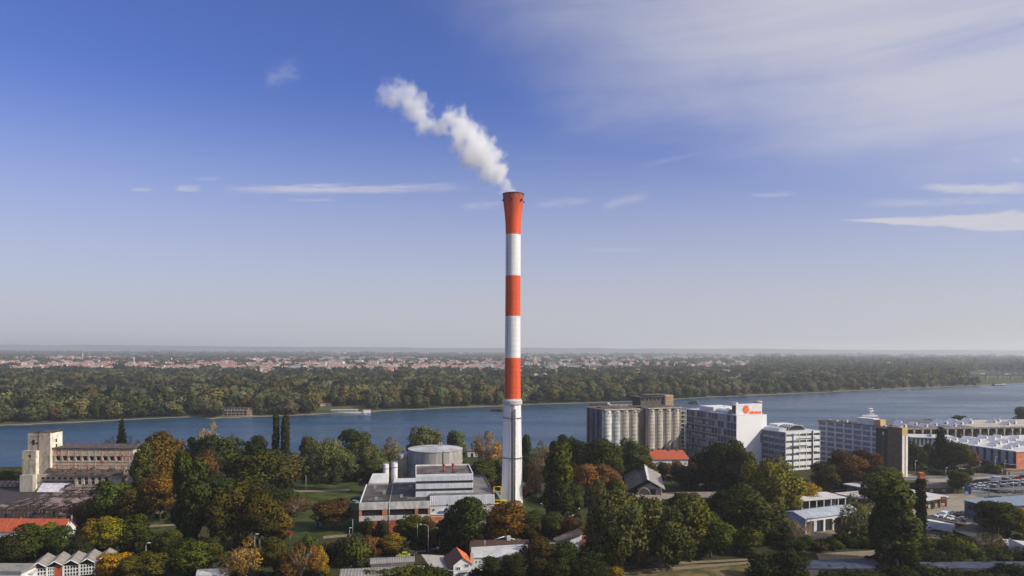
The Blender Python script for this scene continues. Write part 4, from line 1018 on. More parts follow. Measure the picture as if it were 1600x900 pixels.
kiosk(818, 776, 13, 19, 'orange_hut', 'small orange-walled hut with white roof behind the chimney foot', BRICKO, ROOFL)
kiosk(830, 746, 16, 10, 'red_hut', 'small red hut with white end on the lawn beyond the chimney', BRICK, BRICK)
kiosk(738, 714, 15, 10, 'white_kiosk', 'small white cabin by the river right of the storage tank', WHITE, CONCD)
kiosk(767, 718, 22, 6, 'sand_shelter', 'low tan building under the orange-brown tree by the river', CONC, ROOFL)
kiosk(497, 823, 8, 10, 'lawn_cabinet', 'small grey cabinet on the lawn beside a dark door', GREYW, GREYW, 'cabinet', 2)
kiosk(1299, 761, 7, 9, 'yellow_kiosk', 'bright yellow kiosk by the road, left half of the pair', YEL, YEL, 'kiosk', 3)
kiosk(1306.5, 760.5, 7, 10, 'white_kiosk', 'white kiosk by the road touching the yellow kiosk', WHITE, WHITE, 'kiosk', 3)
kiosk(1577, 743, 9, 9, 'booth', 'small parking booth with red roof edge at the back of the parking lot', CONC, BRICK, 'booth', 3)
kiosk(328, 765, 10, 8, 'tiled_hut', 'orange roof of a hut peeping out of the dark wood left of the lawn', CONC, TILEO)

# ------------------------------------------------------------------ ruined factory
def ruin():
    Y0 = 381; x0 = XP(32, Y0, 740); r = thing('ruined_factory', 'derelict factory with rust-stained pale walls and a square tower, at the left edge', 'factory', (x0, Y0, 0))
    def lx(px, Y=Y0): return XP(px, Y, 730)-x0
    def lz(row, Y=Y0, px=100): return ZP(px, row, Y)
    # lower wing
    a, b = lx(117), lx(187); zt = lz(743); zb = -.5
    mb = MB(); mb.box(a, b, 1, 4.9, zb, zt-.4); mb.box(lx(53), a, 2.6, 4.9, zb, zt-.4); part(r, 'lower_core', mb, DARK)
    # right section wall with five openings
    ws = [lx(p) for p in (121, 131.5, 142, 152.5, 163)]; ww = lx(168)-lx(163)+.35; z1 = lz(757); z2 = lz(745.5)
    mb = MB(); mb.box(a, b, 0, .9, zb, z1); part(r, 'lower_wall', mb, RUSTC)
    mb = MB(); mb.box(a, b, 0.002, .9, z2, zt); part(r, 'lintel_band', mb, RUSTC)
    xs = [a]+sum([[q, q+ww] for q in ws], [])+[b]
    for i in range(0, len(xs), 2):
        mb = MB(); mb.box(xs[i], xs[i+1], 0, .9, z1, z2); part(r, 'wall_pier', mb, RUSTC)
    for i, q in enumerate(ws):
        mb = MB(); mb.box(q, q+ww, .5, .6, z1, z1+.2); mb.box(q+ww/2-.06, q+ww/2+.06, .5, .6, z1, z2); mb.box(q, q+ww, .45, .55, z1+1.8, z1+2.4 if i != 4 else z1+1.9)
        f = part(r, 'window_opening', mb, ROOFG)
    mb = MB(); mb.box(lx(53), a, 1.6, 2.4, zb, zt+.4); part(r, 'left_wall', mb, RUSTC)
    for px in (62, 70, 78, 88, 97, 106):
        mb = MB(); q = lx(px); mb.box(q, q+1.6, 1.54, 1.6, lz(750), lz(746.5)); part(r, 'window_opening', mb, DARK)
    # right end wall of the wing
    mb = MB(); mb.box(b, b+.8, 0, 5, zb, zt); mb.add([(b+.8, 0, zt), (b+.8, 5, zt), (b+.8, 5, zt+4)], [(0, 1, 2)]); part(r, 'end_wall', mb, RUSTC)
    for k in range(4):
        mb = MB(); mb.box(b+.78, b+.86, .8+k*1.1, 1.4+k*1.1, 5, 8.5); part(r, 'window_opening', mb, DARK)
    # lean-to roof (dark, collapsed in places)
    zr = lz(733.5, Y0+4.7)
    for k in range(14):
        xa = lx(75)+(b+1.2-lx(75))*k/14; xb = lx(75)+(b+1.2-lx(75))*(k+1)/14-.15; d = rw.uniform(-.25, .25)
        mb = MB(); p = [(xa, -.8, zt+d), (xb, -.8, zt+d), (xb, 4.8, zr), (xa, 4.8, zr)]; mb.hexa(p+[(u, v, t+.25) for u, v, t in p]); part(r, 'roof_sheet', mb, mat('scorched_roof', (.06, .045, .04), var=.5, scale=.6, col2=(.16, .09, .06)))
    for px in (80, 114, 145, 175):
        mb = MB(); q = lx(px, Y0+4.7); mb.hexa([(q-2.2, 2.6, zr-1), (q+2.2, 2.6, zr-1), (q+2.2, 4.8, zr), (q-2.2, 4.8, zr), (q-.1, 2.8, zr+1.4), (q+.1, 2.8, zr+1.4), (q+.1, 4.8, zr+1.5), (q-.1, 4.8, zr+1.5)]); part(r, 'dormer', mb, mat('scorched_roof', (.06, .045, .04)))
    # upper hall
    Yu = Y0+5.0; a, b = lx(75, Yu), lx(205.5, Yu); zt = lz(701, Yu); z1 = lz(719.5, Yu); z2 = lz(713, Yu)
    mb = MB(); mb.box(a, b, 5.8, 22, zb, zt-.5); part(r, 'upper_core', mb, DARK)
    mb = MB(); mb.box(a, b, 5.0, 5.9, zb, z1); part(r, 'upper_wall', mb, RUST)
    mb = MB(); mb.box(a, b, 5.0, 5.9, z2, zt); part(r, 'lintel_band', mb, RUST)
    sp = (b-a)/12.4; wx = [a+.6+sp*k for k in range(11)]; w_ = sp*.64
    xs = [a]+sum([[q, q+w_] for q in wx], [])+[b]
    for i in range(0, len(xs), 2):
        mb = MB(); mb.box(xs[i], xs[i+1], 5.0, 5.9, z1, z2); part(r, 'wall_pier', mb, RUST)
    for k in range(0, 13):
        q = a+sp*k-.1; mb = MB(); mb.box(q, q+.35, 4.85, 5.0, lz(733, Yu), zt-.6); part(r, 'pilaster', mb, RUST)
    mb = MB(); mb.box(a, b, 4.8, 5.0, z1-.9, z1-.6); mb.box(a, b, 4.8, 5.0, z2+.3, z2+.6); mb.box(a, b, 4.8, 5.0, lz(727, Yu), lz(726, Yu)); part(r, 'string_course', mb, RUST)
    mb = MB(); mb.box(b, b+.8, 5.0, 22.5, zb, zt); part(r, 'end_wall', mb, RUSTC)
    mb = MB(); mb.box(a-.5, b+1.6, 4.4, 22.8, zt, zt+.5); part(r, 'upper_roof', mb, mat('scorched_roof', (.06, .045, .04)))
    # towers
    Yt = Y0+2; a, b = lx(41, Yt), lx(75.5, Yt); zt = lz(677.5, Yt, 60)
    mb = MB(); mb.box(a, b, 3.2, 13.5, zb, zt); part(r, 'tower', mb, mat('weathered_tower', (.47, .42, .34), var=.35, scale=.35, col2=(.36, .22, .15), streak=.4, th=(.48, .72), bump=.04))
    mb = MB(); mb.box(b+.02, b+.3, 3.2, 13.5, 8, zt+.4); part(r, 'tower_side', mb, mat('sunlit_cream_render', (.78, .72, .58), var=.2, scale=.3))  # sunlight on the right face is put into this lighter cream
    mb = MB(); mb.box(a+.5, b-1, 4, 12.5, zt, zt+.3); mb.box(a+4, a+6, 4, 6, zt, zt+1.2); mb.hexa([(a+6, 3.2, zt), (b+.3, 3.2, zt), (b+.3, 13.4, zt), (a+6, 13.4, zt), (a+6, 3.2, zt+.2), (b+.3, 3.2, zt+.3), (b+.3, 13.4, zt+1.2), (a+6, 13.4, zt+.8)]); part(r, 'broken_roof', mb, mat('scorched_roof', (.06, .045, .04)))
    mb = MB(); mb.box(a-.05, b+.05, 3.1, 3.2, zt-1.4, zt-.6); mb.box(a-.04, a+5.6, 3.08, 3.2, zt-3.4, zt-3); part(r, 'brick_course', mb, RUST)
    for q, z0, z1, n in ((a+2.6, zt-6.5, zt-3.6, 1), (a+1.9, zt-5.4, zt-4.6, 1), (a+4.4, zt-6, zt-5.2, 1)):
        mb = MB(); mb.box(q, q+1.3, 3.1, 3.2, z0, z1); part(r, 'wall_hole', mb, DARK)
    for y, z in ((7.5, zt-5.5), (7.7, zt-8.4)):
        mb = MB(); mb.box(b+.28, b+.36, y, y+1.3, z, z+1.9); part(r, 'window_opening', mb, DARK)
    mb = MB(); mb.box(a+5.7, a+6.1, 3.0, 3.2, zt-14, zt); part(r, 'crack_joint', mb, ROOFB)
    a, b = lx(32.5), lx(53); zt = lz(705, Y0, 45)
    mb = MB(); mb.box(a, b, 1, 11, zb, zt); part(r, 'lower_tower', mb, mat('mossy_tower', (.50, .46, .32), var=.35, scale=.35, col2=(.38, .26, .18), streak=.4, th=(.48, .75)))
    mb = MB(); mb.box(b, b+.6, .9, 11, zb, zt+.1); part(r, 'lower_tower_side', mb, mat('sunlit_cream_render', (.78, .72, .58)))  # same sunlit brightening painted on the lower tower's right face
    mb = MB(); mb.box(a-.02, b, .9, 1, zt-5, zt-1.8); part(r, 'brick_course', mb, RUST)
    mb = MB(); mb.box(a+4, a+4.9, .8, .95, zt-3.6, zt-2); part(r, 'window_opening', mb, DARK)
    mb = MB(); mb.box(lx(34), lx(54), -1.5, .8, zb, lz(742)); part(r, 'side_block', mb, CONC)
    # pale lean-to roof in front of the wing
    mb = MB(); p = [(lx(66), -4.5, lz(769, Y0-4)), (lx(108), -4.5, lz(769, Y0-4)), (lx(109), 1.4, lz(756)), (lx(64), 1.4, lz(756))]; mb.hexa(p+[(u, v, t+.2) for u, v, t in p]); part(r, 'pale_roof', mb, mat('lilac_sheet', (.62, .60, .66), var=.2, scale=.5))
    mb = MB(); mb.box(lx(64), lx(112), 1.3, 1.7, lz(755), lz(752)); mb.box(lx(108), lx(116), -4, 1.5, zb, lz(756)); part(r, 'dark_fascia', mb, ROOFB)
ruin()
def steel_ruin():
    r = thing('steel_frame_ruin', 'skeleton of rusty steel columns and roof beams over rubble before the ruined factory', 'ruin', (*G(-14, 824), 0)); X0, Y0 = r.location.x, r.location.y
    nx, ny = 13, 8; sx, sy = 4.8, 7.2
    cm = MB(); cm.box(-.26, .26, -.26, .26, -.3, 7.5); cm = cm.mesh('column', RUSTST)
    bm = MB(); bm.box(0, sx, -.12, .12, 7.3, 7.75); bm.box(0, sx, -.1, .1, 4.0, 4.2); bm = bm.mesh('beam', RUSTST)
    PUR = mat('pale_purlin', (.26, .19, .16), var=.4, scale=1)
    pm = MB(); pm.box(-.14, .14, 0, sy, 7.8, 8.05); pm = pm.mesh('purlin', PUR)
    tm = MB()
    for k in range(4): tm.bar((sx*k/4, 0, 7.5), (sx*(k+.5)/4, 0, 9.1), .1, 4); tm.bar((sx*(k+.5)/4, 0, 9.1), (sx*(k+1)/4, 0, 7.5), .1, 4)
    tm.bar((0, 0, 9.1), (sx, 0, 9.1), .12, 4); tm = tm.mesh('truss', RUSTST)
    for j in range(ny):
        for i in range(nx):
            x = sx*i+j*1.3; y = sy*j
            if rw.random() < .9: part(r, 'column', cm, None, (x, y, 0))
            if i < nx-1:
                if rw.random() < .88: part(r, 'beam', bm, None, (x, y, 0))
                if rw.random() < .8: part(r, 'truss', tm, None, (x, y, 0))
            if j < ny-1 and rw.random() < .6:
                o = part(r, 'purlin', pm, None, (x+sx/2, y, rw.uniform(-.3, .4)))
    for k in range(110):
        x = rw.uniform(0, nx*sx); y = rw.uniform(0, ny*sy-4); q = rw.uniform(1.2, 3.4); d = rw.uniform(1, 2.6); z = rw.choice([8.1, 7.9, 5.0, .6, .4]); t = rw.uniform(-.6, .6)
        mb = MB(); mb.hexa([(-q, -d, -t), (q, -d, t), (q, d, t+.4), (-q, d, -t+.4), (-q, -d, -t+.15), (q, -d, t+.15), (q, d, t+.55), (-q, d, -t+.55)])
        part(r, 'loose_sheet', mb, mat('old_sheet', (.34, .27, .25), var=.5, scale=.6, col2=(.2, .12, .1)), (x, y, z), rw.uniform(-.3, .3))
steel_ruin()
def red_truss():
    Y = 392; r = thing('red_frame_shed', 'roofless shed with red steel roof frame and white wall at the left edge', 'shed', (XP(-12, Y), Y, 0))
    def lx(px): return XP(px, Y, 760)-r.location.x
    mb = MB(); mb.box(lx(-20), lx(30), 3, 3.6, -.3, ZP(0, 753, Y)); part(r, 'wall', mb, RUSTC)
    for k in range(6):
        x = lx(-16+k*8); z = ZP(0, 762, Y); mb = MB(); mb.bar((x, 0, z), (x+1.8, 3, z+4), .2, 4); mb.bar((x+1.8, 3, z+4), (x+2, 8, z+1), .2, 4); mb.bar((x, 0, -.3), (x, 0, z), .2, 4); mb.bar((x, 0, 3), (x+2.5, 0, z), .14, 4); part(r, 'roof_frame', mb, RUSTST if k % 2 else mat('red_steel', (.30, .05, .04)))
red_truss()

# ------------------------------------------------------------------ houses at the lower left
def orange_house():
    Y = 285; r = thing('orange_roofed_house', 'long white house with bright orange tiled roof at the left edge', 'house', (XP(-45, Y), Y, 0)); x0 = r.location.x
    xe = XP(97, Y, 830)-x0; ze = ZP(40, 831.5, Y); zr = ZP(60, 811, Y+4.6)
    part(r, 'wall', gwalls(0, xe, .1, 9, ze-.1, zr-.2), WHITE)
    gable(r, 0, xe, 0, 9, ze, zr, TILE, over=.35)
    mb = MB(); mb.bar((XP(104, Y)-x0-.8, 4.6, zr-1), (XP(104, Y)-x0-.8, 4.6, zr+1.6), .35, 8); part(r, 'chimney_pipe', mb, ROOFG)
    for px in (22, 36):
        q = XP(px, Y, 830)-x0-4; mb = MB(); mb.add([(q, -.9, ze), (q, 4.5, zr), (q+.2, 4.5, zr+.25), (q+.2, -.9, ze+.3)], [(0, 1, 2, 3)]); mb.bar((q, -.4, ze+.32), (q, 4.5, zr+.3), .12, 5); part(r, 'roof_verge', mb, TILEO)
    me = pane_mesh(1.8, 1.6, .15)
    for px in (-8, 8, 19, 26, 45, 60, 75, 88): link('window', me, r, (XP(px, Y, 840)-x0, .05, 1.3), col=(.03, .035, .05))
orange_house()
def zigzag():
    th = R(20); Y0 = 236; px0 = 47; r = thing('zigzag_workshop', 'workshop with a row of pointed grey roofs and tall gridded windows at the lower left', 'workshop', (XP(px0, Y0, 885), Y0, 0), th)
    W = 4.85; D = 11.5; ze = 4.6; zp = 6.2
    PR = mat('plank_roof', (.30, .265, .235), var=.2, scale=.6); n = 5
    mb = MB(); mb.box(0, W*n, .6, D, -.3, ze-.2); part(r, 'core', mb, DARK)
    for k in range(n+1):
        x = k*W; mb = MB(); mb.box(x-.2, x+.2, -.1, .7, -.3, ze); part(r, 'wall_pier', mb, WHITE)
    for k in range(n):
        x = k*W
        mb = MB(); mb.add([(x+.2, .3, ze-.3), (x+W-.2, .3, ze-.3), (x+W-.2, .3, ze), (x+W/2, .3, zp-.2), (x+.2, .3, ze)], [(0, 1, 2, 3, 4)]); part(r, 'gable_glass', mb, GLASS)
        if k == 1:
            mb = MB(); mb.box(x+2.3, x+W-.3, -.02, .25, -.3, ze+.1); part(r, 'red_door', mb, BRICK)
            a, b = x+.2, x+2.2
        else: a, b = x+.25, x+W-.25
        nx = 3 if k == 1 else 5; cw = (b-a)/nx
        me = pane_mesh(cw, 1.22, .14, name='pane', mull=0)
        f = link('window', None, r, (a, .2, 0)); 
        for i in range(nx):
            for j in range(3): link('pane', me, f, (i*cw, 0, .4+j*1.22), col=(.02, .022, .03))
        for s in (0, 1):
            for q in range(7):   # roof boards
                y0 = -1+q*(D+1)/7; y1 = y0+(D+1)/7-.06
                if s: p = [(x+W/2, y0, zp), (x+W+.15, y0, ze-.15), (x+W+.15, y1, ze-.15), (x+W/2, y1, zp)]
                else: p = [(x-.15, y0, ze-.15), (x+W/2, y0, zp), (x+W/2, y1, zp), (x-.15, y1, ze-.15)]
                mb = MB(); mb.hexa(p+[(u, v, t+.18) for u, v, t in p]); part(r, 'roof_panel', mb, PR)
        mb = MB(); mb.bar((x-.15, -1.05, ze), (x+W/2, -1.05, zp+.1), .16, 5); mb.bar((x+W/2, -1.05, zp+.1), (x+W+.15, -1.05, ze), .16, 5); part(r, 'barge_board', mb, WFRAME)
zigzag()
kiosk(-12, 918, 90, 26, 'flat_roofed_annexe', 'low flat-roofed annexe in the bottom left corner', WHITE, ROOFG, 'building', 8)
def annex():
    x, y = G(50, 912); r = thing('link_building', 'low dark-roofed link with pale edge left of the zigzag workshop', 'building', (x-7.5, y-2, 0), R(14)); mb = MB(); mb.box(0, 8, 0, 9, -.3, 3.4); part(r, 'wall', mb, WHITE)
    mb = MB(); mb.box(-.3, 8.3, -.3, 9.3, 3.4, 3.75); part(r, 'roof_edge', mb, ROOFL); mb = MB(); mb.box(1.4, 7.6, 3, 8.6, 3.75, 3.82); part(r, 'roof_felt', mb, NAVY)
annex()

# ------------------------------------------------------------------ houses at the bottom centre
def cottage():
    th = R(15); Y0 = 237; r = thing('white_cottage', 'white gabled cottage with half brown, half orange roof at the bottom centre', 'house', (XP(708.5, Y0, 880), Y0, 0), th)
    W = 6.4; D = 12; ze = 5.9; zp = 8.2
    part(r, 'wall', gwalls(0, W, 0, D, ze, zp, 'y'), WHITE)
    for s, nm, m in ((0, 'brown_roof', mat('brown_tiles', (.12, .045, .03), var=.2, scale=1)), (1, 'orange_roof', TILEO)):
        xm = W/2; xa, za = (-1.6, ze-1.2) if s == 0 else (W+.5, ze-.35)
        p = [(xa, -.5, za), (xm, -.5, zp), (xm, D+.4, zp), (xa, D+.4, za)]
        if s: p = [p[3], p[2], p[1], p[0]]
        mb = MB(); mb.hexa(p+[(u, v, t+.2) for u, v, t in p]); part(r, nm, mb, m)
    me = pane_mesh(1.5, 1.2, .12)
    for x, z in ((3.9, 4.7), (.9, 1.2), (4.1, .8), (.9, 3.9)): link('window', me, r, (x, -.03, z), col=(.03, .035, .05))
    mb = MB(); mb.box(1.6, 4.9, -1.1, 0, 2.9, 3.1)
    for k in range(7): mb.bar((1.7+k*.5, -1.05, 3.1), (1.7+k*.5, -1.05, 3.9), .04, 4)
    mb.bar((1.6, -1.05, 3.9), (4.9, -1.05, 3.9), .06, 4); part(r, 'balcony', mb, mat('dark_steel', (.05, .05, .05)))
    mb = MB(); mb.box(W+.2, W+1.2, 3, 4, 5.2, 8.4); part(r, 'chimney_stack', mb, CONC)
cottage()
def long_white():
    Y = 249; r = thing('long_white_building', 'long low white building with white roof right of the gabled cottage', 'building', (XP(737, Y, 870), Y, 0), R(3)); x1 = XP(826, Y, 870)-r.location.x
    mb = MB(); mb.box(0, x1, 0, 10, -.3, 4.7); part(r, 'wall', mb, WHITE)
    mb = MB(); mb.hexa([(-.2, -.3, 4.7), (x1+.4, -.3, 4.7), (x1+.4, 11, 4.7), (-.2, 11, 4.7), (-.2, -.3, 4.9), (x1+.4, -.3, 5.1), (x1+.4, 11, 6.4), (-.2, 11, 5.4)]); part(r, 'roof', mb, ROOFL)
    for x in (1.6, 3.0): mb = MB(); mb.bar((x, -.06, 3.2), (x, .02, 3.2), .28, 12); part(r, 'round_window', mb, DARK)
    me = pane_mesh(1.6, 1.2, .12)
    for x in (6, 10, 14, 17.5): link('window', me, r, (x, -.03, 1.4), col=(.03, .035, .05))
long_white()
def brown_house():
    Y = 263; r = thing('brown_roofed_building', 'long building with dark brown roof and pale arched dormers behind the cottage', 'building', (XP(735, Y, 855), Y, 0), R(2)); x1 = XP(840, Y, 855)-r.location.x
    BR = mat('dark_brown_tiles', (.075, .04, .03), var=.2, scale=.8)
    part(r, 'wall', gwalls(0, x1, 0, 11, 3.0, 5.4), CONC); gable(r, 0, x1, 0, 11, 3.0, 5.5, BR)
    for px in (764, 797):
        q = XP(px, Y, 855)-r.location.x; mb = MB(); N = 10
        for k in range(N):
            a = math.pi*k/N; b = math.pi*(k+1)/N; mb.bar((q+1.4*math.cos(a), -.4, 3.2+1.4*math.sin(a)), (q+1.4*math.cos(b), -.4, 3.2+1.4*math.sin(b)), .17, 5)
        d = part(r, 'arched_dormer', mb, WHITE); mb = MB(); mb.extry([(q+1.3*math.cos(math.pi*k/8), 3.2+1.3*math.sin(math.pi*k/8)) for k in range(9)], -.35, 3, 0); part(d, 'dormer_body', mb, BR)
    mb = MB(); a = XP(772, Y)-r.location.x; b = XP(806, Y)-r.location.x; m_ = (a+b)/2; mb.bar((a, 5.5, 5.8), (m_, 5.5, 7), .2, 5); mb.bar((m_, 5.5, 7), (b, 5.5, 5.8), .2, 5); mb.box(m_+1, m_+2.4, 5, 6.2, 5.6, 7.2); part(r, 'ridge_trim', mb, WHITE)
    mb = MB(); q = XP(758, Y)-r.location.x; mb.bar((q, .5, 3), (q, .5, 7), .12, 5); part(r, 'mast', mb, STEEL)
brown_house()
def slab_roof(name, label, corners, z, th, m, wallm, cat='building', wall=True, wall_h=None, inset=.5, edge=None):
    """building under a flat roof whose corners are seen at the given photo points (height z)"""
    g = [G(px, row, z) for px, row in corners]; cx = sum(p[0] for p in g)/len(g); cy = sum(p[1] for p in g)/len(g)
    r = thing(name, label, cat, (cx, cy, 0)); L_ = [(x-cx, y-cy) for x, y in g]
    area = sum(L_[i][0]*L_[(i+1) % len(L_)][1]-L_[(i+1) % len(L_)][0]*L_[i][1] for i in range(len(L_)))
    if area < 0: L_ = L_[::-1]
    mb = MB(); mb.prism(L_, z-th, z); part(r, 'roof', mb, m)
    if wall:
        k = 1-inset/max(4, max(abs(a)+abs(b) for a, b in L_)); mb = MB(); mb.prism([(x*k, y*k) for x, y in L_], -.3, z-th); part(r, 'wall', mb, wallm)
    return r, L_
r, L_ = slab_roof('grey_canopy', 'pale grey flat canopy roof left of the white gabled cottage', [(658, 866), (693, 868), (709, 892), (674, 888)], 4, .3, mat('pale_felt', (.42, .39, .34), var=.15, scale=.5), CONCD, 'canopy', wall=False)
for x, y in L_: mb = MB(); mb.bar((x*.9, y*.9, 0), (x*.9, y*.9, 3.8), .12, 6); part(r, 'post', mb, STEEL)
def ribbed(root, L_, z, n, m):
    for k in range(n):
        t = (k+.5)/n; a = Vector((*L_[0], z)).lerp(Vector((*L_[1], z)), t); b = Vector((*L_[3], z)).lerp(Vector((*L_[2], z)), t); mb = MB(); mb.bar(a+Vector((0, 0, .05)), b+Vector((0, 0, .05)), .09, 4); part(root, 'roof_rib', mb, m)
r, L_ = slab_roof('long_shed', 'long shed with ribbed grey-brown roof, upper one of two at the bottom centre', [(578, 881), (648, 877), (648, 869), (578, 872)], 3.6, .3, ROOFG, CONCD, 'shed'); ribbed(r, L_, 3.6, 20, ROOFL)
r, L_ = slab_roof('long_shed', 'long shed with ribbed grey-brown roof, lower one of two at the bottom centre', [(530, 904), (664, 892), (664, 883), (532, 889)], 3.6, .3, ROOFG, CONCD, 'shed'); ribbed(r, L_, 3.6, 26, ROOFL)
slab_roof('white_flat_building', 'low building with white roof edge at the bottom left of centre', [(306, 899), (357, 897), (357, 888), (308, 889)], 4, .8, ROOFL, CONCD)
def porch_house():
    Y = 268; r = thing('porch_house', 'white house with slanting roof and dark open porch in the trees right of centre', 'house', (XP(878, Y, 830), Y, 0), R(12))
    mb = MB(); mb.box(0, 9, 3, 9, -.3, 4.2); mb.add([(0, 3, 4.2), (9, 3, 4.2), (9, 3, 7.2)], [(0, 1, 2)]); part(r, 'wall', mb, WHITE)
    mb = MB(); p = [(-1, 2, 3.9), (9.6, 2, 7.4), (9.6, 9.5, 7.4), (-1, 9.5, 3.9)]; mb.hexa(p+[(u, v, t+.25) for u, v, t in p]); part(r, 'roof', mb, ROOFB)
    mb = MB(); mb.box(0, 7, -1, 3, 2.8, 3.1); part(r, 'porch_roof', mb, ROOFL)
    for x in (.2, 3.4, 6.8): mb = MB(); mb.box(x, x+.25, -.9, -.65, -.2, 2.8); part(r, 'post', mb, WHITE)
    mb = MB(); mb.box(.4, 6.8, 2.9, 2.98, 0, 2.7); part(r, 'dark_opening', mb, DARK); mb = MB(); mb.box(9.05, 12, 3.5, 8, -.3, 5.8); part(r, 'red_annexe', mb, mat('muted_red', (.30, .09, .06)))
porch_house()

# ------------------------------------------------------------------ grain silos
def solve(x0, y0, dx_, dy_, px):
    k = (px-800)/F; return (k*y0-x0)/(dx_-k*dy_)
TH = R(22); CU, SU = math.cos(TH), math.sin(TH)
def grain():
    Y0 = 507; x0 = XP(945, Y0, 690); r = thing('grain_silos', 'two rows of tall pale concrete grain silo cylinders by the river', 'silos', (x0, Y0, 0), TH)
    zt = ZP(945, 640, Y0); D = 7.4
    MUR = mat('mural_paint', (.08, .13, .20), var=.5, scale=.5, col2=(.035, .035, .045), streak=.35, th=(.4, .6)); MURL = mat('light_mural', (.50, .52, .52), var=.3, scale=.3, col2=(.26, .38, .48), streak=.5, th=(.5, .7))
    MURW = mat('white_mural', (.68, .68, .64), var=.2, scale=.3)
    for blk, ox, zb in ((0, 0, -.5), (1, 37.6, 2.6)):
        for i in range(4):
            for j in range(4):
                if i > 0 and j > 0: continue
                x = ox+D*(i+.5); y = D*(j+.5); mb = MB(); rr = D/2-.12
                pr = [(rr, zb)]
                for q in range(1, 12): z = zb+(zt-1.6-zb)*q/12; pr += [(rr, z-.05), (rr+.025, z), (rr, z+.05)]
                pr += [(rr, zt-1.6), (rr*.99, zt-.7)]
                mb.lathe(pr, x, y, n=28)
                m = CONC
                if blk == 0: m = MUR if (j > 0 or (i == 0 and j == 0 and 0)) else (MURW if i == 0 else MURL if i == 1 else CONC)
                c = part(r, 'silo_cylinder', mb, m, label='painted mural cylinder' if m is not CONC else None)
                for a in (-60, -100) if j == 0 else ():
                    q = MB(); ca, sa = math.cos(R(a)), math.sin(R(a)); q.box(-.45, .45, -.08, .1, zt-3.4, zt-2.4); o = part(c, 'vent_hole', q, DARK, (x+rr*ca, y+rr*sa, 0), R(a)+math.pi/2)
        mb = MB(); mb.box(ox+.5, ox+4*D-.5, 1.4, 4*D-.5, -.5, zt-.8); part(r, 'core_wall', mb, CONCD)
        mb = MB(); mb.box(ox-.3, ox+4*D+.3, -.2, 4*D+.3, zt-.75, zt); part(r, 'roof_slab', mb, CONC)
        mb = MB(); mb.box(ox+.5, ox+4*D-.5, .8, 4*D-.5, zt, zt+.15); part(r, 'roof_felt', mb, ROOFB)
    for i in range(4):
        x = 37.6+D*(i+.5)
        mb = MB(); mb.lathe([(1.1, -.5), (1.1, 1.2), (2.9, 2.7)], x, D*.5, n=12); part(r, 'hopper', mb, CONC)
        for s in (-2.8, 2.8): mb = MB(); mb.box(x+s-.4, x+s+.4, .3, 1.1, -.5, 2.7); part(r, 'leg', mb, CONC)
    mb = MB(); mb.box(29.8, 37.4, 6, 26, -.5, zt-1); part(r, 'dark_gap_wall', mb, CONCD)
    mb = MB(); mb.box(2, 60, 10, 16, zt+.15, zt+.9); part(r, 'roof_gangway', mb, ROOFB)
    # headhouse tower
    x = solve(0, 0, 1, 0, 800) if 0 else 52
    za = ZP(1050, 615, 548); 
    mb = MB(); mb.box(42, 63, 18, 30, zt, za-2.6); part(r, 'headhouse', mb, mat('dark_plaster', (.10, .09, .08), var=.3)); 
    for k in range(5): mb = MB(); mb.box(43+k*3.6, 45+k*3.6, 17.9, 18, zt+4, zt+6); part(r, 'window_opening', mb, DARK)
    mb = MB(); mb.box(40, 64, 17, 31, za-2.6, za-2.1); mb.box(46, 70, 18, 29, za-1.2, za-.7); part(r, 'headhouse_roof', mb, ROOFB)
    mb = MB(); mb.box(63.2, 71, 16, 27, 0, za-1.2); part(r, 'stair_tower', mb, CONC)
    mb = MB(); mb.box(63.6, 70.6, 15.8, 16, za-9, za-1.6); part(r, 'brick_infill', mb, mat('tan_brick', (.38, .24, .12), var=.2)); mb = MB(); mb.box(63.5, 70.8, 15.6, 16, za-5.4, za-4.9); part(r, 'white_string', mb, CONC)
    # open frame staircase
    mb = MB(); z = 0
    while z < za-10: mb.box(68.5, 74, 3, 7, z, z+.5); z += 3.2
    for a in (68.5, 73.5): 
        for b in (3, 6.5): mb.box(a, a+.5, b, b+.5, 0, za-10)
    part(r, 'open_stair_frame', mb, CONC)
    mb = MB(); mb.box(69, 73.4, 5, 9, 0, za-12); part(r, 'stair_back', mb, CONCD)
    mb = MB(); mb.box(38, 75, -3, 0, 2.2, 2.9); part(r, 'loading_canopy', mb, ROOFB)
    mb = MB(); mb.box(-.5, 74, .6, 29, -6, -.4); part(r, 'podium', mb, CONCD)
    r.location = (x0*.937, Y0*.937, 5.04); r.scale = (.937, .937, .937)
grain()
def red_house2():
    Y = 470; r = thing('red_roofed_house', 'white house with orange-red hipped roof at the foot of the grain silos', 'house', (XP(1016, Y, 720), Y, 0), R(3)); x1 = XP(1077, Y, 720)-r.location.x
    ze = ZP(1040, 718, Y); zr = ZP(1040, 703, Y+6)
    mb = MB(); mb.box(.4, x1-.4, .5, 12, -.5, ze); part(r, 'wall', mb, WHITE)
    mb = MB(); v = [(-.3, -.3, ze), (x1+1, -.3, ze), (x1+1, 12.6, ze), (-.3, 12.6, ze), (.5, 6, zr), (x1-2.5, 6, zr)]; mb.add(v, [(0, 1, 5, 4), (2, 3, 4, 5), (1, 2, 5), (3, 0, 4), (0, 3, 2, 1)]); part(r, 'roof', mb, TILE)
    for q in (3, 14, 20): mb = MB(); mb.box(q, q+.8, 5, 6, zr-.8, zr+.9); part(r, 'chimney_stack', mb, CONCD)
    me = pane_mesh(1.1, 1.5, .1)
    for k in range(9): link('window', me, r, (1.5+k*2.8, .47, 1.6), col=(.03, .035, .05))
red_house2()

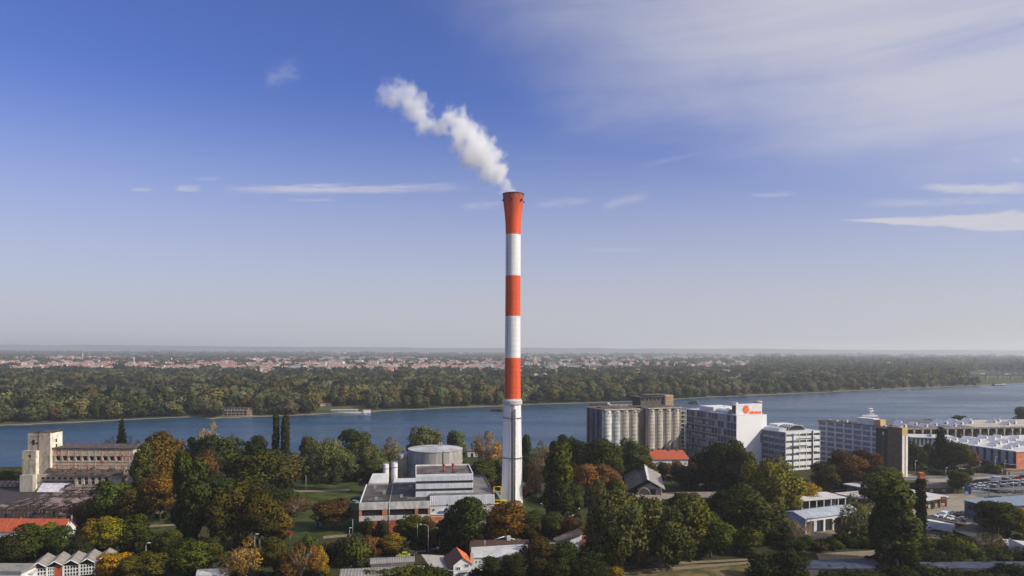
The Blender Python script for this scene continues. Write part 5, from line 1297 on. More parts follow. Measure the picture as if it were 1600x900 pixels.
# ------------------------------------------------------------------ office blocks
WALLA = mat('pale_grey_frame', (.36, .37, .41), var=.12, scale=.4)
def officeA():
    Y0 = 470; x0 = XP(1150.5, Y0, 690); r = thing('white_office_block', 'tall office block with gridded dark side, blank white end wall and orange roof sign', 'office building', (x0, Y0, 0), TH)
    zt = ZP(1150, 649.5, Y0); L = solve(x0, Y0, -SU, CU, 1072.5); Wd = solve(x0, Y0, CU, SU, 1198)
    mb = MB(); mb.box(.5, Wd-.1, .1, L, -.5, zt-.3); part(r, 'core', mb, WHITE)
    # west face: local -x side, running along +y
    f = facade(r, -.02, L, -math.pi/2, L, 0, 7, 17, zt/7, WALLA, band=.13, pier=.07, depth=.5, proud=.05)
    # balconies with pale awnings on the far two thirds
    am = MB(); am.box(.2, L/17-.3, -.35, -.05, 0, zt/7*.42); am = am.mesh('balcony_panel', mat('pale_balcony', (.42, .42, .40), var=.2))
    for i in range(1, 7):
        for k in range(11):
            if rw.random() < .5: link('balcony_panel', am, f, (k*L/17, 0, i*zt/7-zt/7*.75))
    mb = MB(); mb.box(-.1, Wd, -.3, .1, -.5, zt); part(r, 'end_wall', mb, mat('fresh_white', (.78, .77, .77), var=.03, scale=.1))
    mb = MB(); mb.box(Wd*.78, Wd*.86, -.4, -.3, zt-19, zt-13); part(r, 'small_grille', mb, GREYW)
    mb = MB(); mb.box(.3, Wd-.3, .4, L-.3, zt-.3, zt+.1); part(r, 'roof', mb, ROOFL)
    # rooftop
    mb = MB(); mb.box(2.6, 25, 3.4, 8, zt+.1, zt+7.2); part(r, 'plant_room', mb, WHITE)
    mb = MB(); mb.box(2.55, 2.6, 4, 7.4, zt+1, zt+6.2); part(r, 'plant_room_glass', mb, GLASS)
    s = link('logo_sign', None, r, (11.0, 3.3, zt+3.7)); OR = mat('logo_orange', (.9, .13, .02), var=.05)
    mb = MB(); mb.lathe([(2.0, 0), (2.0, .25)], n=24); d = part(s, 'logo_disc', mb, OR); d.rotation_euler = (R(90), 0, 0)
    for k in range(14):
        a = 2*math.pi*k/14; mb = MB(); ca, sa = math.cos(a), math.sin(a); mb.add([(2.0*ca-.35*sa, -.1, 2.0*sa+.35*ca), (2.0*ca+.35*sa, -.1, 2.0*sa-.35*ca), (3.1*ca, -.1, 3.1*sa), (2.0*ca-.35*sa, -.3, 2.0*sa+.35*ca), (2.0*ca+.35*sa, -.3, 2.0*sa-.35*ca), (3.1*ca, -.3, 3.1*sa)], [(0, 1, 2), (5, 4, 3), (0, 3, 4, 1), (1, 4, 5, 2), (2, 5, 3, 0)]); part(s, 'logo_ray', mb, OR)
    x = 3.2
    for k, ww in enumerate((1.3, .9, 1.1, 1.2, .5, 1.1, 1.0, 1.3)):
        mb = MB(); hh = 1.3 if k not in (1, 4) else 1.7; mb.box(x, x+ww, -.3, -.05, -3.0, -3.0+hh); 
        part(s, 'sign_letter', mb, OR); x += ww+.22
    mb = MB(); mb.lathe([(2.6, zt+.1), (2.6, zt+7.6), (2.8, zt+7.7), (2.8, zt+8.6), (.1, zt+9)], 26.4, 9, n=24); part(r, 'roof_cylinder', mb, CONC)
    mb = MB()
    prof = [(math.cos(math.pi*k/8)*5, math.sin(math.pi*k/8)*2.8+zt+.1) for k in range(9)]
    mb.extry([(x+7, z) for x, z in prof], 12, 26); part(r, 'roof_vault', mb, ROOFBL)
    mb = MB(); mb.box(3, 22, 28, 44, zt+.1, zt+3.4); part(r, 'roof_house', mb, WHITE)
    for k in range(6): mb = MB(); q = 3+k*3; mb.box(q, q+1.4, 10+k*5.2, 11.5+k*5.2, zt+.1, zt+rw.uniform(1.5, 4)); part(r, 'roof_unit', mb, CONC)
    mb = MB(); mb.box(5, 6.4, 6, 11, zt+7.2, zt+8.4); part(r, 'roof_duct', mb, WHITE)
officeA()
def officeA2():
    Y0 = 457; x0 = XP(1227.5, Y0, 700); r = thing('low_office_wing', 'lower white office building with ribbon windows and a curved glass roof vault', 'office building', (x0, Y0, 0), TH)
    zt = ZP(1227, 676, Y0); L = solve(x0, Y0, -SU, CU, 1168); Wd = solve(x0, Y0, CU, SU, 1282)
    mb = MB(); mb.box(.4, Wd-.3, .6, L, -.5, zt-.2); part(r, 'core', mb, CONCD)
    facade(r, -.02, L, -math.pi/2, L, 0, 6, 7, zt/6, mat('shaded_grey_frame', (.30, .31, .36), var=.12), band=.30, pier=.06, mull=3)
    f = facade(r, 0, 0, 0, Wd, 0, 6, 5, zt/6, WHITE, band=.60, pier=.10, mull=2)
    mb = MB(); mb.box(Wd*.2, Wd*.2+.3, -.5, -.15, 2, zt-1); part(r, 'downpipe', mb, mat('dark_steel', (.05, .05, .05))); mb = MB(); mb.box(Wd*.76, Wd*.76+.45, -.6, -.15, 2, zt+.6); part(r, 'mast', mb, mat('dark_steel', (.05, .05, .05)))
    for k, (a, b) in enumerate(((.3, .86), (.12, .62), (.3, .9))): mb = MB(); z = zt-4.6-k*4.6; mb.box(Wd*a, Wd*b, -.45, -.1, z, z+.25); part(r, 'sun_ledge', mb, mat('dark_steel', (.05, .05, .05)))
    mb = MB(); mb.box(.2, Wd-.2, .3, L, zt-.2, zt+.15); part(r, 'roof', mb, ROOFL)
    mb = MB(); prof = [(16+math.cos(math.pi*k/10)*7.5, math.sin(math.pi*k/10)*3.4+zt+.1) for k in range(11)]; mb.extry(prof, 7, 17); v = part(r, 'glass_vault', mb, GLASS)
    for k in range(5): mb = MB(); q = 7+k*2.4; [mb.bar((16+math.cos(math.pi*j/10)*7.6, q, math.sin(math.pi*j/10)*3.5+zt+.1), (16+math.cos(math.pi*(j+1)/10)*7.6, q, math.sin(math.pi*(j+1)/10)*3.5+zt+.1), .12, 4) for j in range(10)]; part(v, 'rib', mb, WFRAME)
    mb = MB(); mb.extry([(5.5+math.cos(math.pi*k/8)*4, math.sin(math.pi*k/8)*2+zt+.1) for k in range(9)], 8, 26); part(r, 'white_vault', mb, ROOFBL)
    mb = MB(); mb.box(10, 24, 18, 26, zt+.1, zt+3.2); part(r, 'roof_house', mb, WHITE); mb = MB(); mb.box(24, 27, 12, 24, zt+.1, zt+2.4); part(r, 'roof_box', mb, CONC)
    # grey link and stair tower to the left
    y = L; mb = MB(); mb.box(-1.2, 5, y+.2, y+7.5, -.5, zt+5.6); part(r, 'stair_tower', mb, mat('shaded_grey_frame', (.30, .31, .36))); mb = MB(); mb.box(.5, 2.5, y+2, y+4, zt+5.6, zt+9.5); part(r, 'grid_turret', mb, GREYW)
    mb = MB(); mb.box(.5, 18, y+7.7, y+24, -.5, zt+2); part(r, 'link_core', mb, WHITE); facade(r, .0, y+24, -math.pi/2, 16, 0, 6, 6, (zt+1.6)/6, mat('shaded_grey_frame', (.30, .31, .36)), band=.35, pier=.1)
    mb = MB(); mb.box(.3, 18, y+7.6, y+24, zt+2, zt+2.4); part(r, 'link_roof', mb, ROOFL)
officeA2()
def officeB():
    th = R(30); cu, su = math.cos(th), math.sin(th)
    Y0 = 455; x0 = XP(1392, Y0, 700); r = thing('long_office_slab', 'long grey office slab of eight bays with a rooftop sign and dark stair tower', 'office building', (x0, Y0, 0), th)
    zt = ZP(1392, 668.5, Y0); L = solve(x0, Y0, -su, cu, 1279)
    mb = MB(); mb.box(.5, 13, .2, L, -.5, zt-.2); part(r, 'core', mb, GREYW)
    facade(r, -.02, L, -math.pi/2, L, 0, 8, 8, zt/8, mat('pale_slab_frame', (.78, .75, .74), var=.18, scale=.4), band=.30, pier=.15, mull=3, depth=.9, proud=.25, frame=mat('dark_mullion', (.08, .08, .09)))
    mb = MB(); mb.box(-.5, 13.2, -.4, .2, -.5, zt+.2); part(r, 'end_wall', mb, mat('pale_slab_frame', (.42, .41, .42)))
    mb = MB(); mb.box(-.4, 13, .2, L, zt-.2, zt+.2); part(r, 'roof', mb, ROOFD)
    for k in range(14): mb = MB(); y = 2+k*(L-4)/14; q = rw.uniform(1, 5); mb.box(q, q+rw.uniform(.8, 2), y, y+rw.uniform(.8, 2), zt+.2, zt+rw.uniform(.8, 1.9)); part(r, 'roof_unit', mb, ROOFL if k % 2 else CONCD)
    mb = MB(); mb.box(1.5, 8, 13, 25, zt+.2, zt+4.6); part(r, 'roof_house', mb, WHITE); mb = MB(); mb.box(2, 8, 8.5, 12.9, zt+.2, zt+4.2); part(r, 'ochre_roof_house', mb, OCHRE)
    s = link('roof_sign', None, r, (4, 17, zt+4.6), R(-30)); Wn = mat('sign_white', (.85, .82, .82), var=.05)
    mb = MB(); [mb.bar((x, 0, 0), (x, 0, 2.0), .1, 4) for x in (-5, -2, 1, 4)]; mb.bar((-6, 0, 1), (6, 0, 1), .1, 4); mb.bar((0, 0, 1), (0, 0, 7), .12, 4); part(s, 'sign_frame', mb, STEEL)
    x = -5.6
    for k in range(9): mb = MB(); ww = rw.uniform(.7, 1.1); mb.box(x, x+ww, -.15, .1, 1.2, 2.3); part(s, 'sign_letter', mb, Wn); x += ww+.33
    mb = MB(); mb.bar((-2, 0, 6.6), (1.4, 0, 6.6), .3, 5); mb.bar((-2.4, 0, 4.9), (2.2, 0, 4.9), .3, 5); mb.bar((1.4, 0, 6.6), (2.2, 0, 4.9), .2, 5); mb.bar((-1, 0, 2.6), (1.3, 0, 5), .2, 5); mb.bar((-2.4, 0, 2.9), (2.8, 0, 2.9), .2, 5); part(s, 'sign_emblem', mb, Wn)
    # stair tower in front, with bright edge
    th2 = R(22); Y1 = 437; x1 = XP(1409.5, Y1, 700); q = thing('brown_stair_tower', 'tall dark brown stair tower with white and ochre striped edge by the office slab', 'tower', (x1, Y1, 0), th2)
    z2 = ZP(1409, 669, Y1); LL = 10.5; ww = 4.6
    mb = MB(); mb.box(0, ww, .2, LL, -.5, z2); part(q, 'brown_wall', mb, BROWNW)
    mb = MB(); mb.box(-.1, ww+.1, -.1, .2, z2-5, z2+.05); part(q, 'ochre_top', mb, OCHRE)
    for a, b, m in ((-.1, 1.6, WHITE), (2.9, ww+.1, WHITE)): mb = MB(); mb.box(a, b, -.3, .2, -.5, z2-5); part(q, 'white_stripe', mb, m)
    mb = MB(); mb.box(1.6, 2.9, -.05, .2, -.5, z2-5); part(q, 'ochre_stripe', mb, OCHRE)
    mb = MB(); mb.box(.4, 4, LL, LL+9, -.5, z2-1.5); part(q, 'link_wall', mb, mat('dark_brown_wall', (.06, .048, .035)))
    for k in range(8): mb = MB(); mb.box(.3, .4, LL+3, LL+4.2, 2+k*3.3, 4+k*3.3); part(q, 'window', mb, GLASS if k != 7 else WFRAME)
    x3 = XP(1280, 500, 700)
officeB()

# ------------------------------------------------------------------ factory halls on the right
def skylight(root, x, y, z, s=1.0, rz=0):
    if 'skyl' not in globals():
        global skyl
        mb = MB(); mb.add([(0, 0, 0), (4.2, 0, 0), (4.2, 5, 0), (0, 5, 0), (3.2, 0, 2.3), (3.2, 5, 2.3), (4.2, 0, 1.2), (4.2, 5, 1.2)], [(0, 1, 6, 4), (0, 4, 5, 3), (3, 5, 7, 2)], 0)
        mb.add([(4.2, 0, 0), (4.2, 5, 0), (4.2, 5, 1.2), (4.2, 0, 1.2)], [(0, 1, 2, 3)], 0); mb.add([(3.2, 0, 2.3), (4.2, 0, 1.2), (4.2, 5, 1.2), (3.2, 5, 2.3)], [(0, 1, 2, 3)], 0)
        mb.add([(.5, -.03, .25), (3, -.03, .25), (3, -.03, 1.9)], [(0, 1, 2)], 1)
        skyl = mb.mesh('skylight', [WHITE, GLASS])
    o = part(root, 'skylight', skyl, None, (x, y, z), rz); o.scale = (s, s, s)
def halls():
    Y0 = 469; x0 = XP(1588, Y0, 715); r = thing('factory_hall', 'wide factory hall with skylight-dotted pale roof and orange brick end wall, right edge', 'factory', (x0, Y0, 0), R(20))
    zt = 12.0; L = 62; Wd = 120
    mb = MB(); mb.box(.4, Wd, .3, L, -.5, zt-.4); part(r, 'core', mb, GREYW)
    mb = MB(); mb.box(-.4, Wd, -.3, L, zt-.4, zt); part(r, 'roof', mb, ROOFL); mb = MB(); mb.box(-.8, Wd, -.7, L, zt-.5, zt-.35); part(r, 'eaves', mb, WHITE)
    mb = MB(); mb.box(0, Wd, 0, .4, -.5, zt-.5); part(r, 'brick_end_wall', mb, BRICKO)
    for k in range(8): mb = MB(); mb.box(9+k*9, 16+k*9, -.06, 0, 1, 5); part(r, 'window', mb, GLASS)
    f = link('side_facade', None, r, (-.02, L, 0), -math.pi/2); PAN = mat('grey_blue_panel', (.36, .38, .42), var=.15, scale=.4); PD = mat('dark_glass_strip', (.03, .035, .05), var=.1, rough=.3)
    n = 24
    for k in range(n):
        x = L*k/n; w_ = L/n; mb = MB(); 
        if k % 2 == 0: mb.box(x+.05, x+w_*1.25, -.3, .1, 3.2, zt-.7); part(f, 'wall_panel', mb, PAN)
        else: mb.box(x+w_*.27, x+w_-.05, -.1, .1, 3.2, zt-.7); part(f, 'glass_strip', mb, PD)
    mb = MB(); mb.box(0, L, -.1, .2, -.5, 3.2); part(f, 'plinth', mb, mat('dark_red_plinth', (.12, .05, .04)))
    mb = MB(); mb.box(L*.5, L, -6, -.1, 3.0, 3.4); part(f, 'canopy', mb, NAVY)
    sk = [(4, 8), (6, 20), (3, 31), (8, 43), (16, 12), (18, 26), (17, 40), (22, 50), (30, 6), (31, 17), (33, 30), (36, 42), (28, 52), (46, 10), (47, 22), (50, 36), (48, 50), (62, 12), (64, 28), (66, 44), (10, 53), (3, 53), (42, 53), (58, 53), (78, 20), (80, 40)]
    for x, y in sk: skylight(r, x, y, zt, rw.uniform(.95, 1.3), R(rw.choice((0, 0, 8))))
    # low wing at its far left end
    r2 = thing('hall_wing', 'two-storey grey panelled wing between dark conifer and stair tower', 'building', (XP(1423, 540, 700), 540, 0), R(-12)); z2 = ZP(1440, 684, 535); W2 = 34
    mb = MB(); mb.box(0, W2, .3, 22, -.5, z2-.6); part(r2, 'core', mb, GREYW); mb = MB(); mb.box(-.5, W2+.5, -.5, 22, z2-.6, z2); part(r2, 'roof', mb, ROOFL)
    for k in range(12):
        x = W2*k/12; mb = MB(); mb.box(x+.1, x+W2/12*.6, -.2, .3, 6.2, z2-.9); part(r2, 'wall_panel', mb, PAN)
        mb = MB(); mb.box(x+W2/12*.6, x+W2/12+.1, .0, .3, 6.2, z2-.9); part(r2, 'glass_strip', mb, PD)
    mb = MB(); mb.box(-1, W2, -2.2, .2, 5.3, 6.1); part(r2, 'balcony_band', mb, CONC); mb = MB(); mb.box(0, W2, .0, .25, -.3, 5.3); part(r2, 'ground_floor_glass', mb, GLASS); mb = MB(); mb.box(9, 12, -4, -.1, -.3, 6.1); part(r2, 'white_porch', mb, WHITEC)
    skylight(r2, 13, 4, z2, .9)
    # long upper hall behind with bracketed eaves
    Y1 = 566; x1 = XP(1396, Y1, 670); r3 = thing('long_back_hall', 'long back hall with white skylights and concrete brackets along its eaves', 'factory', (x1, Y1, 0), R(9)); z3 = ZP(1420, 669, Y1); W3 = 230; D3 = 52
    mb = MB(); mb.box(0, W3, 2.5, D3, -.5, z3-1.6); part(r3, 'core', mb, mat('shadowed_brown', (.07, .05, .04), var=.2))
    mb = MB(); mb.box(-1, W3, 0, .5, z3-1.6, z3-.2); part(r3, 'eaves_beam', mb, CONC)
    km = MB(); km.box(0, 1.1, -.15, .1, z3-1.5, z3-.3); km = km.mesh('eaves_block', mat('brown_block', (.22, .17, .13), var=.1))
    for k in range(70): part(r3, 'eaves_block', km, None, (k*2.3+.5, 0, 0))
    bm = MB(); bm.add([(-.5, .3, z3-4.2), (.5, .3, z3-4.2), (1.1, .3, z3-1.7), (-1.1, .3, z3-1.7), (-.5, 1.3, z3-4.2), (.5, 1.3, z3-4.2), (1.1, 1.3, z3-1.7), (-1.1, 1.3, z3-1.7)], [(0, 1, 2, 3), (5, 4, 7, 6), (0, 4, 5, 1), (1, 5, 6, 2), (3, 7, 4, 0)]); bm.box(-.5, .5, .3, 1.3, z3-12, z3-4.2); bm = bm.mesh('bracket', CONC)
    for k in range(18): part(r3, 'bracket', bm, None, (4+k*7.7, 0, 0))
    mb = MB(); mb.hexa([(-1, .5, z3-1.5), (76, .5, z3-1.5), (76, D3, z3-1.5), (-1, D3, z3-1.5), (-1, .5, z3-.2), (76, .5, z3-.2), (76, D3, z3+.4), (-1, D3, z3+.4)]); part(r3, 'dark_roof', mb, mat('slate_felt', (.10, .095, .105), var=.2, scale=.1))
    mb = MB(); mb.box(76.2, W3, .5, D3, z3-1.5, z3-.1); part(r3, 'pale_roof', mb, mat('tan_felt', (.44, .40, .33), var=.15, scale=.1))
    for x, y in ((8, 2), (14, 14), (9, 30), (28, 2), (30, 16), (27, 30), (44, 10), (56, 3), (60, 18), (66, 30), (72, 14), (78, 28), (86, 20), (98, 34), (110, 6), (114, 24), (124, 14), (128, 34), (140, 8)): skylight(r3, x, y, z3, rw.uniform(1.2, 1.6), 0)
halls()

# ------------------------------------------------------------------ smaller buildings, right of centre
def barn():
    Y = 382; r = thing('ruined_barn', 'ruined stone barn with steep grey roof and pale broken edge right of centre', 'barn', (XP(996, Y, 760), Y, 0), R(-14))
    ST = mat('rubble_stone', (.34, .31, .28), var=.4, scale=.8, bump=.1)
    part(r, 'wall', gwalls(0, 13, 0, 18, 3.0, 6.5, 'y'), ST)
    for s in (0, 1):
        xa = -6 if s == 0 else 15; za = 1.5 if s == 0 else 3.2; p = [(xa, -.6, za), (5.5, -.6, 8.2), (2.5, 18, 13.5), (xa-3, 18, za+5)]
        if s: p = [p[3], p[2], p[1], p[0]]
        mb = MB(); mb.hexa(p+[(u, v, t+.3) for u, v, t in p]); part(r, 'roof_slope', mb, ROOFG if s else mat('dark_slate', (.10, .10, .11), var=.3))
    mb = MB(); p = [(5.4, -.9, 8.3), (6.6, -.9, 7.9), (4, 18, 13.4), (2.4, 18, 13.9)]; mb.hexa(p+[(u, v, t+.35) for u, v, t in p]); part(r, 'pale_ridge', mb, ROOFL)
    mb = MB(); mb.box(7, 10, -.08, 0, -.2, 3.2); part(r, 'doorway', mb, DARK)
    mb = MB(); N = 10; [mb.bar((3.6+3.2*math.cos(math.pi*k/N), -.3, .2+3.4*math.sin(math.pi*k/N)), (3.6+3.2*math.cos(math.pi*(k+1)/N), -.3, .2+3.4*math.sin(math.pi*(k+1)/N)), .5, 5) for k in range(N)]; part(r, 'stone_arch', mb, ST)
barn()
slab_roof('fallen_roof', 'small pale sloping roof fragment right of the ruined barn', [(1024, 757), (1036, 756), (1030, 744), (1026, 744)], 4, .3, ROOFG, CONCD, 'shed')
def lowhouse(px0, px1, base, zr, name, label, m, wm, D=9, rz=0):
    x, y = G(px0, base); r = thing(name, label, 'building', (x, y, 0), rz); w_ = (px1-px0)/F*y
    part(r, 'wall', gwalls(0, w_, 0, D, zr-1.9, zr), wm); gable(r, 0, w_, 0, D, zr-1.9, zr, m)
    me = pane_mesh(1.6, 1.3, .12)
    for k in range(int(w_/7)): link('window', me, r, (3+k*7, -.03, .9), col=paint())
    return r
lowhouse(1062, 1146, 787, 4.9, 'long_low_house', 'long low house with worn grey-brown roof among dark trees', mat('worn_roof', (.20, .165, .14), var=.3, scale=.3), CONCD, 9, R(3))
lowhouse(1445, 1505, 771, 4.8, 'brown_hut', 'dark brown roofed hut by the plaza', mat('dark_roof_sheet', (.14, .11, .10), var=.25), mat('dark_wood', (.07, .05, .035)), 14, R(2))
def garage():
    Y = 300; th = R(24); x0 = XP(1258, Y, 820); r = thing('blue_white_garage', 'pale blue garage with light blue metal roof and dark door openings', 'garage', (x0, Y, 0), th)
    ze = ZP(1258, 811, Y); Ld = 34; D = 13
    mb = MB(); mb.box(.3, Ld, .7, D, -.3, ze-.3); part(r, 'core', mb, DARK)
    mb = MB(); mb.box(0, .35, 0, D, -.3, ze); mb.add([(0, 0, ze), (0, D, ze), (0, D/2, ze+1.4)], [(0, 2, 1)]); part(r, 'end_wall', mb, BLUEW)  # end wall carries its skylit shade as a blue base colour
    mb = MB(); mb.box(0, Ld, 0, .7, ze-1.3, ze); part(r, 'lintel', mb, WHITE)
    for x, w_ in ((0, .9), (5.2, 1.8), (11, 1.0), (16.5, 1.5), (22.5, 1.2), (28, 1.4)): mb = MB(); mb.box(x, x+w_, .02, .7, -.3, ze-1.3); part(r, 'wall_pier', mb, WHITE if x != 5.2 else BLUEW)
    mb = MB(); mb.box(.9, 5.2, .4, .6, -.3, ze-1.5); part(r, 'wooden_door', mb, mat('brown_door', (.16, .10, .05), var=.2))
    gable(r, 0, Ld, 0, D, ze, ze+1.7, ROOFBL, over=.5)
    for k in range(17):
        mb = MB(); x = k*2; mb.bar((x, -.5, ze+.3), (x, D/2, ze+2.0), .06, 4); part(r, 'roof_rib', mb, ROOFBL)
garage()
def shed2():
    Y = 330; r = thing('white_roofed_shed', 'open shed with bright white sloping roof behind the pale blue garage', 'shed', (XP(1252, Y, 790), Y, 0), R(18)); z = ZP(1252, 783, Y)
    mb = MB(); mb.hexa([(0, -.3, z-.1), (27, -.3, z-.1), (27, 13, z-.1), (0, 13, z-.1), (0, -.3, z+.2), (27, -.3, z+.2), (27, 13, z+.3), (0, 13, z+1.4)]); part(r, 'roof', mb, ROOFL)
    mb = MB(); mb.box(.5, 26, 6, 12, -.3, z-.1); part(r, 'wall', mb, CONCD)
    for k in range(7): mb = MB(); mb.box(.3+k*4.3, .7+k*4.3, 0, .4, -.3, z-.1); part(r, 'post', mb, WHITE)
shed2()
slab_roof('flat_white_building', 'flat whitish roofed building behind trees left of the shop', [(1303, 770), (1342, 779), (1384, 774), (1376, 764)], 5, .6, mat('dirty_white_roof', (.52, .48, .44), var=.25, scale=.2), BROWNW)
slab_roof('pale_yard_wall', 'pale low building with brick red patch hidden behind the thin-leaved tree', [(1335, 812), (1385, 806), (1380, 798), (1335, 802)], 3.5, .5, ROOFL, WHITE)
def shop():
    Y = 346; th = R(28); r = thing('white_roofed_shop', 'long shop with white roof on brown brick pillars facing the plaza', 'shop', (XP(1446, Y, 790), Y, 0), th); z = ZP(1446, 781, Y)
    mb = MB(); mb.box(1.5, 17, 2, 45, -.3, z-.5); part(r, 'wall', mb, mat('pale_shop_wall', (.5, .45, .38), var=.2))
    mb = MB(); mb.box(-.5, 19, -.6, 46, z-.5, z+.1); part(r, 'roof', mb, ROOFL); mb = MB(); mb.box(-.7, 19.2, -.8, 46.2, z-.9, z-.5); part(r, 'fascia', mb, mat('dark_fascia', (.06, .045, .035)))
    for x in (.2, 6, 12, 17.6): mb = MB(); mb.box(x, x+.9, -.2, .7, -.3, z-.9); part(r, 'brick_pillar', mb, mat('brown_brick', (.30, .13, .07), var=.2))
    for k in range(8): mb = MB(); mb.box(-.1, .7, 4+k*5, 4.9+k*5, -.3, z-.9); part(r, 'brick_pillar', mb, mat('brown_brick', (.30, .13, .07)))
    for x in (2, 7.3, 13): mb = MB(); mb.box(x, x+3.6, 1.9, 2, 0, z-1.2); part(r, 'shop_window', mb, GLASSV, col=(.10, .12, .14))
    x, y = G(1474, 797); s = thing('hanging_sign', 'dark square sign board on a thin post before the shop', 'sign', (x, y, 0)); h = ZP(1474, 776, y); mb = MB(); mb.bar((0, 0, 0), (0, 0, h-3), .12, 6); part(s, 'post', mb, STEEL)
    mb = MB(); mb.box(-1.3, 1.3, -.15, .15, h-3.2, h); part(s, 'board', mb, mat('brown_sign', (.10, .05, .03))); mb = MB(); mb.box(-1.0, 1.0, -.2, -.15, h-1.2, h-.6); part(s, 'board_stripe', mb, BRICKO)
shop()
def warehouse():
    r = thing('blue_grey_warehouse', 'blue-grey sheet metal warehouse with low sloping roof at the right edge', 'warehouse', (222, 318, 0), R(17)); z = 8.0
    mb = MB(); mb.box(0, 70, 0, 15, -.3, z); part(r, 'wall', mb, NAVY); part(r, 'wall_rib', ribs(0, 70, 0, 1.6, z, 1.1), NAVY, kind='stuff')
    mb = MB()
    for k in range(14): mb.box(-.1, 0, .3+k*1.1, .42+k*1.1, 1.6, z)
    part(r, 'side_rib', mb, NAVY, kind='stuff')
    mb = MB(); mb.box(-.5, 70, -.5, 15.5, z, z+.3); part(r, 'roof', mb, mat('blue_roof_sheet', (.27, .33, .40), var=.12, rough=.5))
    for k in range(30): mb = MB(); mb.box(1+k*2.3, 1.15+k*2.3, -.4, 15.4, z+.3, z+.4); part(r, 'roof_seam', mb, mat('blue_roof_sheet', (.27, .33, .40)))
    mb = MB(); mb.box(-.12, 70, -.12, 0, -.3, 1.6); part(r, 'brick_plinth', mb, BRICK)
warehouse()
slab_roof('dark_canopy', 'dark flat canopy roof below the blue-grey warehouse', [(1488, 828), (1518, 839), (1560, 826), (1525, 815)], 3.6, .3, mat('near_black_roof', (.035, .035, .04), var=.2), DARK, 'canopy')
slab_roof('blue_roofed_row', 'long low row of garages with dark blue roof at the bottom right, left part', [(1246, 888), (1386, 888), (1384, 873), (1250, 875)], 3.2, .3, mat('blue_felt', (.035, .05, .10), var=.3, scale=.4, col2=(.06, .075, .12)), CONCD, 'garages')
slab_roof('blue_roofed_row', 'long low row of garages with dark blue roof at the bottom right, behind shrubs', [(1438, 889), (1620, 886), (1620, 877), (1436, 878)], 3.2, .3, mat('blue_felt', (.11, .15, .26)), CONCD, 'garages')
slab_roof('grey_roof_strip', 'grey flat roof strip between hedge and wedge-shaped grey wall at the right', [(1515, 865), (1580, 866), (1580, 856), (1515, 855)], 3.0, .3, mat('slate_felt', (.16, .15, .16)), CONCD)
def wedge():
    x, y = G(1576, 878); r = thing('grey_wedge_building', 'building with light grey wedge-shaped end wall at the lower right edge', 'building', (x, y, 0), R(-25))
    z1 = ZP(1576, 841, y); mb = MB(); mb.extry([(0, -.3), (8, -.3), (8, z1-3.5), (0, z1)], 0, .4); part(r, 'end_wall', mb, mat('light_grey_wall', (.50, .51, .54), var=.08)); mb = MB(); mb.box(1, 18, .5, 14, -.3, z1-4.2); part(r, 'wall', mb, WHITE); mb = MB(); mb.box(.5, 19, .4, 14.4, z1-4.2, z1-3.7); part(r, 'roof', mb, ROOFL)
    mb = MB(); mb.box(9, 18, .3, .5, 3, 5); part(r, 'window', mb, GLASS)
wedge()
def ivy_chimney():
    x, y = G(1438.5, 838); h = ZP(1438, 738, y); r = thing('ivy_clad_chimney', 'slim square brick chimney stack overgrown with ivy up to its bare red top', 'chimney', (x, y, 0))
    mb = MB(); 
    for k in range(9): z0 = h*k/9; mb.box(-1.05, 1.05, -1.05, 1.05, z0-.2 if k == 0 else z0, z0+h/9-.12); mb.box(-1, 1, -1, 1, z0+h/9-.12, z0+h/9)
    part(r, 'brick_shaft', mb, BRICKO); mb = MB(); mb.box(-1.25, 1.25, -1.25, 1.25, h-.9, h-.3); part(r, 'cap', mb, BRICK)
    cl = []; q = random.Random(4)
    for k in range(46): z = .5+(h-3.2)*k/46; cl.append((q.uniform(-.5, .5), q.uniform(-.5, .5), z, 1.95*(1-.15*z/h), 1.95*(1-.15*z/h), .9))
    V, T_, k = leaves(cl, 12000, .55, 8); part(r, 'ivy', npmesh('ivy', V, k, LEAF, T_), None, col=(.022, .034, .012))
ivy_chimney()
def trailer():
    Y = 309; x0 = XP(1447, Y, 825); r = thing('white_trailer', 'long white box trailer parked beside the ivy-clad chimney', 'trailer', (x0, Y, 0), R(-52)); 
    mb = MB(); mb.box(0, 10.5, 0, 2.9, 1.0, 4.3); part(r, 'box_body', mb, WHITE)
    mb = MB(); mb.box(.1, 10.4, .2, 2.8, .6, 1.0); part(r, 'chassis', mb, mat('dark_steel', (.05, .05, .05)))
    wm = MB(); wm.bar((0, -.2, .5), (0, .2, .5), .5, 12); wm = wm.mesh('wheel', DARK)
    for x in (7, 8.2, 9.4): 
        for y in (.3, 2.7): part(r, 'wheel', wm, None, (x, y, 0))
    mb = MB(); mb.box(10.5, 10.56, .15, 1.4, 1.2, 4.2); part(r, 'rear_door', mb, WHITEC); mb = MB(); mb.box(10.5, 10.56, 1.5, 2.8, 1.2, 4.2); part(r, 'rear_door', mb, WHITEC)
    r2 = thing('rusty_container', 'long rusty brown container beside the white trailer', 'container', (XP(1470, 316, 822), 316, 0), R(-52)); mb = MB(); mb.box(0, 11, 0, 2.6, 0, 2.6); part(r2, 'box_body', mb, mat('rust_paint', (.14, .07, .045), var=.3)); part(r2, 'corrugated_rib', ribs(0, 10.8, 0, .1, 2.5, .7), RUSTST, kind='stuff')
trailer()
